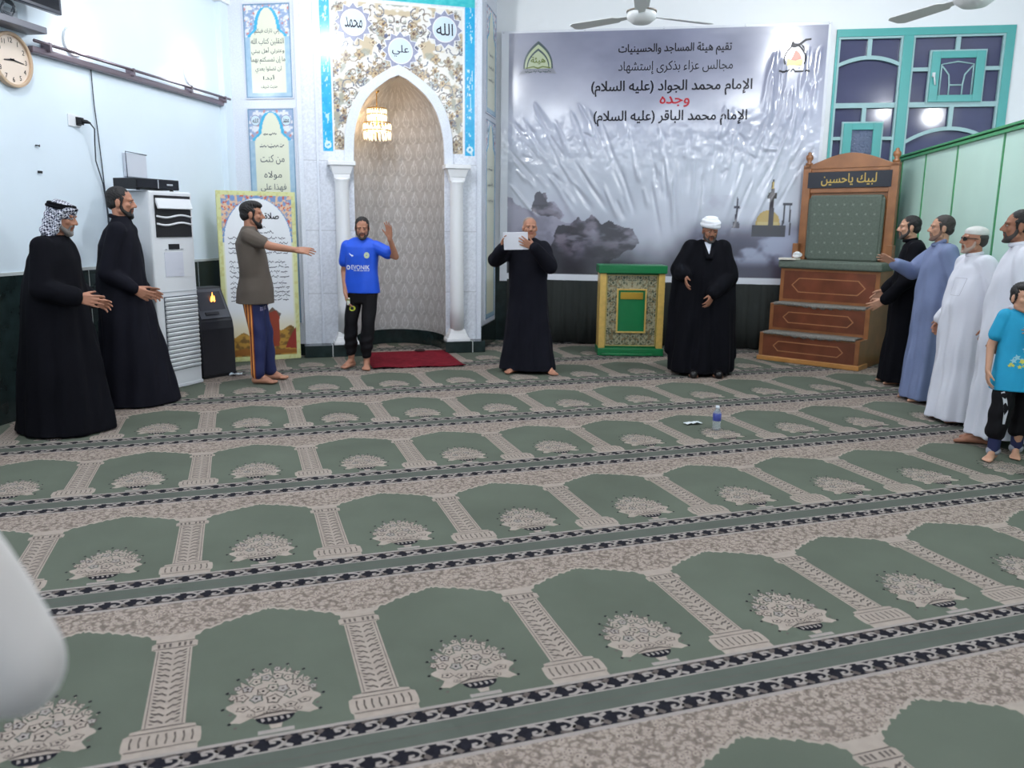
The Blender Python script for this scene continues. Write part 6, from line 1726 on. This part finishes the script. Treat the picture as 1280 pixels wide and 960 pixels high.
    p = mb.build('packet', [mat('packet_white', rgb(220, 226, 214), 0.5), mat('packet_green', rgb(120, 170, 70), 0.5)], None, (q.x - 3.17, q.y + 8.66, q.z), 0.3, bevel=0.004)
    tag(p, 'small white and green packet held in the lowered hand of the person in blue', 'packet')
blue_man()

# --- 5: man in black robe holding up a white sheet
def reader():
    H = 1.67; s = H / 1.72; ry = PI - 0.12
    arms = [dict(e=(0.335, 0.13, 1.215), w=(0.195, 0.30, 1.345), d=(-0.12, 0.35, 0.9), n=(-0.75, 0.25, 0), curl=0.42, sl=1.0),
            dict(e=(-0.275, 0.13, 1.16), w=(-0.150, 0.325, 1.36), d=(0.80, 0.42, 0.42), n=(0.25, -0.9, 0.2), curl=0.22, sl=0.98, thumb=0.3)]
    o, h, he, hc, R, hs, c = make_person('r', 'person in black robe holding a white sheet up in front of the banner', (-1.33, 8.78), ry, H, 'tan',
        dict(x=-0.015, y=0.02, z=1.555, pitch=-0.02, yaw=0.42, browmat=M_dkgrey), arms, [(0.10, 0.10, 0.5), (-0.25, 0.04, -0.7)], fat=1.15, shin=0.75)
    child(o, 'cropped_hair', [he((0, -0.026, 0.044), (0.0772, 0.0900, 0.0785)), he((0, -0.052, -0.002), (0.068, 0.057, 0.06))], mat('shaved_grey_hair', rgb(138, 122, 112), 0.8), 0.0055, 1)
    R_ = [rr(0.03, 0.325, 0.22, 0.26), rr(0.12, 0.315, 0.21, 0.25), rr(0.4, 0.265, 0.185, 0.21), rr(0.8, 0.22, 0.165, 0.17), rr(1.0, 0.215, 0.17, 0.155), rr(1.2, 0.215, 0.16, 0.145), rr(1.34, 0.205, 0.125, 0.125), rr(1.41, 0.15, 0.09, 0.095), rr(1.455, 0.078, 0.068, 0.07, 0, 0.005)]
    child(o, 'robe', [g_loft(R_)] + sleeves(arms, s, 0.085, 0.082, 0.066, 0.95), M_blk2, 0.011, 3, folds(0.012, 6, 2.2, 1.1))
    mb = MB(); mb.box((0, 0, 0), (0.262, 0.007, 0.180))
    q = Matrix.Rotation(ry, 3, 'Z') @ Vector((0.040, 0.360, 1.425))
    p = mb.build('white_sheet', mat('tablet_white', rgb(232, 232, 240), 0.35), None, (-1.33 + q.x, 8.78 + q.y, q.z), PI + 0.12 - PI - 0.05, bevel=0.003)
    p.rotation_euler = (math.radians(-8), math.radians(2), ry + 0.03)
    tag(p, 'white sheet held up in both hands by the black-robed reader', 'sheet')
reader()

# --- 6: cleric in white turban
def cleric():
    H = 1.69; s = H / 1.72
    arms = [dict(e=(0.275, 0.03, 1.13), w=(0.250, 0.20, 1.085), d=(-0.05, 0.55, -0.85), n=(-0.95, 0.1, 0), curl=0.3, sl=0.92),
            dict(e=(-0.235, 0.03, 1.06), w=(-0.040, 0.235, 0.895), d=(0.35, 0.45, -0.8), n=(0.5, -0.6, 0.2), curl=0.4, sl=0.95)]
    ry = PI + 0.12
    o, h, he, hc, R, hs, c = make_person('c', 'person in white turban and black cloak with white collar in front of the banner', (0.56, 9.10), ry, H, 'brown',
        dict(x=-0.01, y=0.06, z=1.545, pitch=0.20, yaw=0.12), arms, [(0.10, 0.14, 0.15), (-0.12, 0.14, -0.15)], shin=0.78)
    beard(o, he, hc, M_dkgrey, 0.6)
    child(o, 'side_hair', [he((0, -0.030, 0.03), (0.0785, 0.088, 0.06)), he((0, -0.052, -0.002), (0.070, 0.06, 0.062))], M_dkgrey, 0.0055, 1)
    P = [he((0, -0.012, 0.085), (0.098, 0.112, 0.072)), he((0, -0.012, 0.062), (0.104, 0.118, 0.035))]
    for k, (tx, dz, rx, ry_, tr) in enumerate(((0.10, 0.062, 0.086, 0.100, 0.024), (-0.13, 0.080, 0.085, 0.098, 0.024), (0.05, 0.104, 0.076, 0.088, 0.024), (-0.06, 0.128, 0.054, 0.064, 0.024))):
        n = 16; pts = [h((rx * math.cos(q), -0.012 + ry_ * math.sin(q), dz + tx * rx * math.cos(q))) for q in np.linspace(0, 2 * PI, n, endpoint=False)]
        P += [g_cap(pts[i], tr * hs, pts[(i + 1) % n], tr * hs, 8) for i in range(n)]
    child(o, 'white_turban', P, mat('turban_white', rgb(236, 236, 242), 0.8, bump=0.2, bscale=120), 0.0055, 1)
    R_ = [rr(0.03, 0.36, 0.27, 0.26), rr(0.12, 0.36, 0.265, 0.26), rr(0.4, 0.345, 0.235, 0.235), rr(0.8, 0.325, 0.19, 0.21), rr(1.05, 0.315, 0.17, 0.20), rr(1.22, 0.285, 0.15, 0.18), rr(1.34, 0.225, 0.12, 0.15, 0, 0.0), rr(1.415, 0.16, 0.088, 0.11), rr(1.455, 0.085, 0.062, 0.085)]
    child(o, 'cloak', [g_loft(R_)] + sleeves(arms, s, 0.10, 0.112, 0.078, 0.92) + [g_cap((0.26, -0.02, 1.15), 0.10, (0.34, -0.02, 0.25), 0.05), g_cap((-0.23, -0.02, 1.12), 0.10, (-0.32, -0.02, 0.2), 0.06)], M_blk, 0.012, 3, folds(0.018, 7, 0.9, 1.25))
    # white collar showing in the V of the cloak
    mb = MB()
    pts = []
    for t in np.linspace(0, 1, 7): pts.append((0.045 * (1 - t) + 0.003, 1.43 - 0.13 * t))
    V = [(x, z) for x, z in pts] + [(-x * 0.6, z) for x, z in pts]
    F = [(i, i + 1, 8 + i, 7 + i) for i in range(6)]
    cl = [ch for ch in o.children if ch.name.startswith('cloak')][0]
    W_, F = onto(cl, V, F, 0.8, 0.004); mb.add(W_, F)
    v = mb.build('collar_front', mat('collar_white', rgb(226, 228, 240), 0.7), o, fixn=False); so = v.modifiers.new('t', 'SOLIDIFY'); so.thickness = 0.004; so.offset = 0
    n = 20; ring = [h((0.058 * math.cos(q), -0.02 + 0.058 * math.sin(q), -0.118 - 0.012 * math.sin(q))) for q in np.linspace(0, 2 * PI, n, endpoint=False)]
    child(o, 'collar', [g_cap(ring[i], 0.014 * hs, ring[(i + 1) % n], 0.014 * hs, 8) for i in range(n)], MATS['collar_white'], 0.005, 1)
    child(o, 'lapels', [g_cap(h((sg * 0.072, 0.005, -0.115)), 0.024, Vector((sg * 0.02 , 0.150, 1.27)), 0.026) for sg in (1, -1)], M_blk, 0.007, 1)
    for i, (fx, fy, fa) in enumerate(((0.10, 0.14, 0.15), (-0.12, 0.14, -0.15))):
        d = Vector((math.sin(fa), math.cos(fa), 0)); b = Vector((fx, fy, 0))
        child(o, 'slipper', [g_cap(b - d * 0.03 + Vector((0, 0, 0.036)), 0.040, b + d * 0.165 + Vector((0, 0, 0.034)), 0.044), g_cap(b + Vector((0, 0, 0.05)), 0.040, b + d * 0.10 + Vector((0, 0, 0.042)), 0.040)], mat('black_leather', rgb(20, 18, 20), 0.4), 0.006, 1, lambda p, n: np.c_[p[:, :2], np.maximum(p[:, 2], 0.0)])
cleric()

# --- right-hand row
def robe_std(H, w=1.0, belly=0.0, hem=0.26, z0=0.03, top=None):
    k = H / 1.72
    return [rr(z0, hem, hem * 0.86, hem * 0.86), rr(0.15, hem * 0.98, hem * 0.84, hem * 0.84), rr(0.5 * k, 0.225 * w, 0.175 * w + belly * 0.4, 0.19 * w), rr(0.85 * k, 0.21 * w, 0.155 * w + belly, 0.165 * w), rr(1.05 * k, 0.205 * w, 0.148 * w + belly, 0.15 * w),
            rr(1.25 * k, 0.208 * w, 0.14 * w + belly * 0.4, 0.145 * w), rr(1.37 * k, 0.20 * w, 0.115 * w, 0.125 * w), rr(1.435 * k, 0.145 * w, 0.082, 0.092), rr(1.475 * k, 0.078, 0.065, 0.068, 0, 0.006)]
def black_behind():
    H = 1.73; s = H / 1.72
    arms = [dict(e=(0.25, 0.05, 1.10), w=(0.22, 0.2, 0.95), d=(0, 0.7, -0.7), n=(-0.9, 0, 0), curl=0.4),
            dict(e=(-0.25, 0.08, 1.07), w=(-0.20, 0.25, 0.87), d=(0.1, 0.8, -0.45), n=(0.9, 0, 0), curl=0.35)]
    o, h, he, hc, R, hs, c = make_person('bb', 'person in black robe mostly hidden behind the one in blue-grey', (2.60, 8.98), PI / 2 - 0.12, H, 'light',
        dict(y=0.06, z=1.60, pitch=0.0, yaw=0.08), arms, [(0.1, 0.05, 0), (-0.1, 0.0, 0)], shin=0.78)
    hair_short(o, he, hc); beard(o, he, hc, M_dkgrey, 0.5)
    child(o, 'robe', [g_loft(robe_std(H, 0.98, 0.02, 0.25))] + sleeves(arms, s, 0.082, 0.075, 0.062, 0.92), M_blk, 0.012, 3, folds(0.012, 6, 0.2, 1.2))
    stand_collar(o, h, hs, M_blk)
black_behind()

def blue_robe():
    H = 1.71; s = H / 1.72
    arms = [dict(e=(0.22, 0.17, 1.19), w=(0.13, 0.36, 1.27), d=(-0.05, 0.85, 0.45), n=(-0.5, 0.3, -0.5), curl=0.2, spread=1.3),
            dict(e=(-0.275, -0.06, 1.08), w=(-0.300, 0.02, 0.84), d=(0.0, 0.25, -0.95), n=(0.9, 0.1, 0), curl=0.8)]
    o, h, he, hc, R, hs, c = make_person('br', 'person in long blue-grey robe reaching one hand towards the preaching seat', (2.60, 8.12), PI / 2 + 0.02, H, 'light',
        dict(y=0.03, z=1.595, pitch=-0.02, yaw=-0.10), arms, [(0.1, 0.06, 0), (-0.1, 0.03, 0)], shin=0.78)
    hair_short(o, he, hc, M_dkgrey, 0.0); beard(o, he, hc, mat('stubble_grey', rgb(126, 98, 86), 0.8), 0.35)
    child(o, 'robe', [g_loft(robe_std(H, 1.06, 0.03, 0.27))] + sleeves(arms, s, 0.088, 0.078, 0.062, 0.92), M_bluc, 0.011, 3, folds(0.018, 7, 1.9, 1.25, 0, 0.007))
    child(o, 'collar', [g_cap(h((0.052 * sg, -0.03, -0.112)), 0.022 * hs, h((0.03 * sg, 0.045, -0.150)), 0.018 * hs) for sg in (1, -1)] + [g_cap(h((-0.052, -0.03, -0.112)), 0.022 * hs, h((0.052, -0.03, -0.112)), 0.022 * hs)], M_bluc, 0.0055, 1)
blue_robe()

def cap_man():
    H = 1.62; s = H / 1.72
    arms = [dict(e=(0.265, -0.02, 1.03), w=(0.290, 0.10, 0.82), d=(0, 0.3, -0.9), n=(-0.9, 0, 0), curl=0.8),
            dict(e=(-0.275, -0.10, 1.03), w=(-0.305, -0.09, 0.87), d=(0.0, 0.12, -0.95), n=(0.9, 0.1, 0), curl=0.7, sl=1.0)]
    o, h, he, hc, R, hs, c = make_person('cm', 'person in white robe, white skullcap and dark sunglasses', (2.60, 7.28), PI / 2 + 0.10, H, 'tan',
        dict(y=0.04, z=1.505, pitch=-0.03, yaw=-0.05, browmat=M_greyh), arms, [(0.1, 0.04, 0), (-0.1, 0.0, 0)], shin=0.78)
    beard(o, he, hc, mat('stubble_white', rgb(168, 146, 134), 0.8), 0.5)
    child(o, 'side_hair', [he((0, -0.032, 0.022), (0.0785, 0.086, 0.05)), he((0, -0.054, -0.004), (0.070, 0.06, 0.062))], M_dkgrey, 0.0055, 1)
    child(o, 'skullcap', [he((0, -0.018, 0.068), (0.083, 0.098, 0.052)), he((0, -0.018, 0.055), (0.083, 0.099, 0.026))], mat('cap_cloth', rgb(222, 220, 216), 0.85, bump=0.4, bscale=200), 0.005, 1)
    mb = MB()
    for sg in (-1, 1):
        P = [h((sg * (0.033 + 0.025 * math.cos(q)), 0.090 - 0.012 * abs(math.cos(q)) * (math.cos(q) > 0), 0.006 + 0.018 * math.sin(q))) for q in np.linspace(0, 2 * PI, 16, endpoint=False)]
        P2 = [p + R @ Vector((0, 0.004, 0)) for p in P]; k = 16
        mb.add(P + P2, [tuple(range(k)), tuple(range(2 * k - 1, k - 1, -1))] + [(i, (i + 1) % k, k + (i + 1) % k, k + i) for i in range(k)])
        mb.tube([h((sg * 0.058, 0.078, 0.012)), h((sg * 0.079, 0.03, 0.012)), h((sg * 0.081, -0.01, 0.006))], 0.0035, 6)
    mb.tube([h((-0.012, 0.097, 0.012)), h((0, 0.100, 0.014)), h((0.012, 0.097, 0.012))], 0.003, 6)
    mb.build('sunglasses', mat('dark_lens', rgb(16, 16, 20), 0.12), o)
    rb = child(o, 'robe', [g_loft(robe_std(H, 1.10, 0.05, 0.285))] + sleeves(arms, s, 0.09, 0.078, 0.062, 0.92), M_wht, 0.011, 3, folds(0.019, 7, 0.4, 1.15, 0, 0.007))
    stand_collar(o, h, hs, M_wht)
    mb = MB()
    def line(P, t=0.0022):
        for (x0, z0), (x1, z1) in zip(P[:-1], P[1:]):
            W_, F = onto(rb, [(x0, z0), (x1, z1), (x1 + t * (z1 == z0) * 0 + (t if x0 == x1 else 0), z1 + (t if z0 == z1 else 0)), (x0 + (t if x0 == x1 else 0), z0 + (t if z0 == z1 else 0))], [(0, 1, 2, 3)], 0.7, 0.003); mb.add(W_, F)
    line([(-0.03, 1.20), (-0.03, 1.06)]); line([(-0.14, 1.20), (-0.14, 1.06)]); line([(-0.03, 1.06), (-0.07, 1.06), (-0.105, 1.06), (-0.14, 1.06)]); line([(-0.03, 1.20), (-0.07, 1.20), (-0.105, 1.20), (-0.14, 1.20)])
    mb.build('pocket_seam', mat('seam_grey', rgb(170, 168, 178), 0.8), rb, fixn=False)
    # wristwatch
    A = arms[1]; e, w_ = Vector(A['e']), Vector(A['w']); t = (w_ - e).normalized(); x = t.cross(Vector((0, 1, 0))).normalized(); y = t.cross(x)
    mb = MB(); mb.tube([w_ + x * 0.036 * math.cos(q) + y * 0.036 * math.sin(q) + t * 0.004 for q in np.linspace(0, 2 * PI, 20, endpoint=False)], 0.007, 6, closed=True); mb.build('wristwatch', M_steel, o)
cap_man()

def profile_man():
    H = 1.73; s = H / 1.72
    arms = [dict(e=(0.27, -0.03, 1.09), w=(0.300, 0.10, 0.86), d=(0, 0.3, -0.9), n=(-0.9, 0, 0), curl=0.8),
            dict(e=(-0.275, -0.015, 1.07), w=(-0.315, 0.10, 0.845), d=(0.05, 0.30, -0.95), n=(0.9, 0.1, 0), curl=0.8, sl=0.12)]
    o, h, he, hc, R, hs, c = make_person('pm', 'bareheaded person in white robe with a rolled sleeve, next to the child', (2.63, 6.52), PI / 2 - 0.22, H, 'brown',
        dict(y=0.045, z=1.61, pitch=-0.03, yaw=-0.02), arms, [(0.08, 0.08, 0.0), (-0.08, 0.13, 0.1)], shin=0.75)
    hair_short(o, he, hc, M_hair, 0.0); beard(o, he, hc, M_dkgrey, 0.55)
    child(o, 'robe', [g_loft(robe_std(H, 1.08, 0.04, 0.275, 0.075))] + sleeves(arms, s, 0.09, 0.084, 0.078, 0.92), M_wht, 0.011, 3, folds(0.019, 7, 2.9, 1.2, 0, 0.007))
    stand_collar(o, h, hs, M_wht)
    A = arms[1]; e, w_ = Vector(A['e']), Vector(A['w']); t = (w_ - e).normalized(); x = t.cross(Vector((0, 1, 0))).normalized(); y = t.cross(x)
    mb = MB()
    for k, rr_ in ((0.09, 0.050), (0.13, 0.047)): mb.tube([e + t * k * 0.9 + x * rr_ * 1.55 * math.cos(q) + y * rr_ * 1.55 * math.sin(q) - t * 0.06 for q in np.linspace(0, 2 * PI, 24, endpoint=False)], 0.014, 8, closed=True)
    mb.build('rolled_cuff', M_wht, o)
profile_man()

def kid():
    H = 1.26; s = H / 1.72
    arms = [dict(e=(0.185, -0.01, 0.80), w=(0.200, 0.05, 0.635), d=(0.0, 0.25, -0.97), n=(-0.9, 0.0, 0), curl=0.4),
            dict(e=(-0.20, 0.03, 0.81), w=(-0.07, 0.165, 0.89), d=(0.85, 0.15, 0.35), n=(0.1, -0.8, -0.5), curl=0.4)]
    ft = [(0.10, 0.03, 0.6), (-0.08, -0.10, 0.3)]
    ry = PI + -0.10
    o, h, he, hc, R, hs, c = make_person('kd', 'child in turquoise T-shirt with yellow print and black cropped trousers', (2.515, 6.06), ry, H, 'light',
        dict(x=0.035, y=0.03, z=1.135, pitch=0.0, yaw=0.25, scale=1.18), arms, ft, voxel=0.0055)
    hair_short(o, he, hc)
    child(o, 'fringe', [he((0, 0.03, 0.083), (0.066, 0.055, 0.034))], M_hair, 0.0055, 1)
    R_ = [rr(0.50, 0.172, 0.118, 0.115), rr(0.62, 0.160, 0.108, 0.105), rr(0.76, 0.145, 0.098, 0.095), rr(0.90, 0.140, 0.09, 0.088), rr(0.995, 0.138, 0.078, 0.082), rr(1.045, 0.105, 0.060, 0.064), rr(1.068, 0.055, 0.048, 0.050, 0, 0.006)]
    P = [g_loft(R_, 36, 2.3)]
    for sg, A in zip((1, -1), arms): shd = Vector((sg * 0.122, 0, 1.005)); P.append(g_cap(shd, 0.056, shd * 0.4 + Vector(A['e']) * 0.6, 0.055))
    sh_o = child(o, 't_shirt', P, mat('turquoise_cloth', rgb(30, 158, 200), 0.75, var=0.05, vscale=8), 0.007, 2, folds(0.004, 5, 0.4, 1.0, 0, 0.003))
    n = 18; ring = [h((0.050 * math.cos(q), -0.020 + 0.052 * math.sin(q), -0.122 - 0.014 * math.sin(q))) for q in np.linspace(0, 2 * PI, n, endpoint=False)]
    child(o, 'neckband', [g_cap(ring[i], 0.009 * hs, ring[(i + 1) % n], 0.009 * hs, 8) for i in range(n)], M_blk, 0.004, 1)
    g = random.Random(8)
    for nm, m, cnt, cz, sp in (('yellow_print', mat('print_sun_yellow', rgb(206, 204, 90), 0.6), 16, 0.68, 0.07), ('pale_print', mat('print_sky', rgb(150, 206, 220), 0.6), 12, 0.76, 0.08)):
        mb = MB()
        for k in range(cnt):
            x, z = g.uniform(-0.095, 0.095), cz + g.uniform(-sp, sp); r0 = g.uniform(0.010, 0.024)
            V, F = star(x, z, r0, r0 * 0.5, 5, g.uniform(0, 3)); W_, F = onto(sh_o, V, F, 0.6, 0.0025 + 0.0004 * k / cnt); mb.add(W_, F)
        mb.build(nm, m, sh_o, fixn=False)
    P = [g_loft([rr(0.50, 0.115, 0.09, 0.09), rr(0.60, 0.125, 0.09, 0.09), rr(0.67, 0.115, 0.08, 0.08)])]
    for i, sg in enumerate((1, -1)):
        fx, fy, fa = ft[i]; hip = Vector((sg * 0.062, 0, 0.60)); an = Vector((fx, fy, 0.20)); kn = (hip + an) / 2 + Vector((0, 0.02, 0.03))
        P += [g_cap(hip, 0.075, kn, 0.072), g_cap(kn, 0.072, an, 0.068)]
    tr = child(o, 'cropped_trousers', P, MATS['black_sport_cloth'], 0.007, 2, lambda p, n: p + n * (0.004 * np.sin(p[:, 2:3] * 50 + p[:, 0:1] * 25)))
    mb = MB()
    V = [(0.095, 0.50), (0.075, 0.44), (0.060, 0.36), (0.070, 0.27), (0.085, 0.27), (0.088, 0.36), (0.10, 0.44), (0.115, 0.49)]; W_, F = onto(tr, V, [tuple(range(8))], 0.6, 0.003); mb.add(W_, F)
    mb.build('trouser_flash', mat('flash_white', rgb(206, 206, 212), 0.6), tr, fixn=False)
    for i, sg in enumerate((1, -1)):
        fx, fy, fa = ft[i]
        child(o, 'legging', [g_cap((fx, fy, 0.22), 0.046, (fx, fy, 0.075), 0.040)], mat('navy_legging', rgb(30, 36, 78), 0.7), 0.006, 1)
        child(o, 'legging_cuff', [g_cap((fx - 0.012, fy, 0.062), 0.036, (fx + 0.012, fy, 0.062), 0.036)], mat('cuff_grey', rgb(150, 150, 160), 0.7), 0.006, 1)
kid()

# --- someone in white just outside the frame, left: only the elbow comes into view
def elbow_person():
    H = 1.72; s = 1.0
    arms = [dict(e=(0.425, -0.02, 1.095), w=(0.225, 0.05, 1.31), d=(-0.8, 0.2, 0.5), n=(-0.2, -0.9, 0), curl=0.5, sl=0.95),
            dict(e=(-0.27, 0.0, 1.08), w=(-0.22, 0.15, 0.9), d=(0, 0.5, -0.8), n=(0.9, 0, 0), curl=0.4)]
    o, h, he, hc, R, hs, c = make_person('ep', 'person in fluffy white clothing close to the camera, only an elbow in view', (-1.10, 0.74), 0.0, H, 'tan',
        dict(y=0.03), arms, [(0.1, 0.05, 0), (-0.1, 0.0, 0)], voxel=0.008)
    hair_short(o, he, hc)
    child(o, 'white_robe', [g_loft(robe_std(H, 1.0, 0.0, 0.26))] + sleeves(arms, s, 0.075, 0.056, 0.050, 0.95), mat('soft_white_cloth', rgb(182, 175, 170), 0.9, sheen=0.4), 0.009, 3, folds(0.010, 6, 0.2, 1.1, 0, 0.007))
elbow_person()
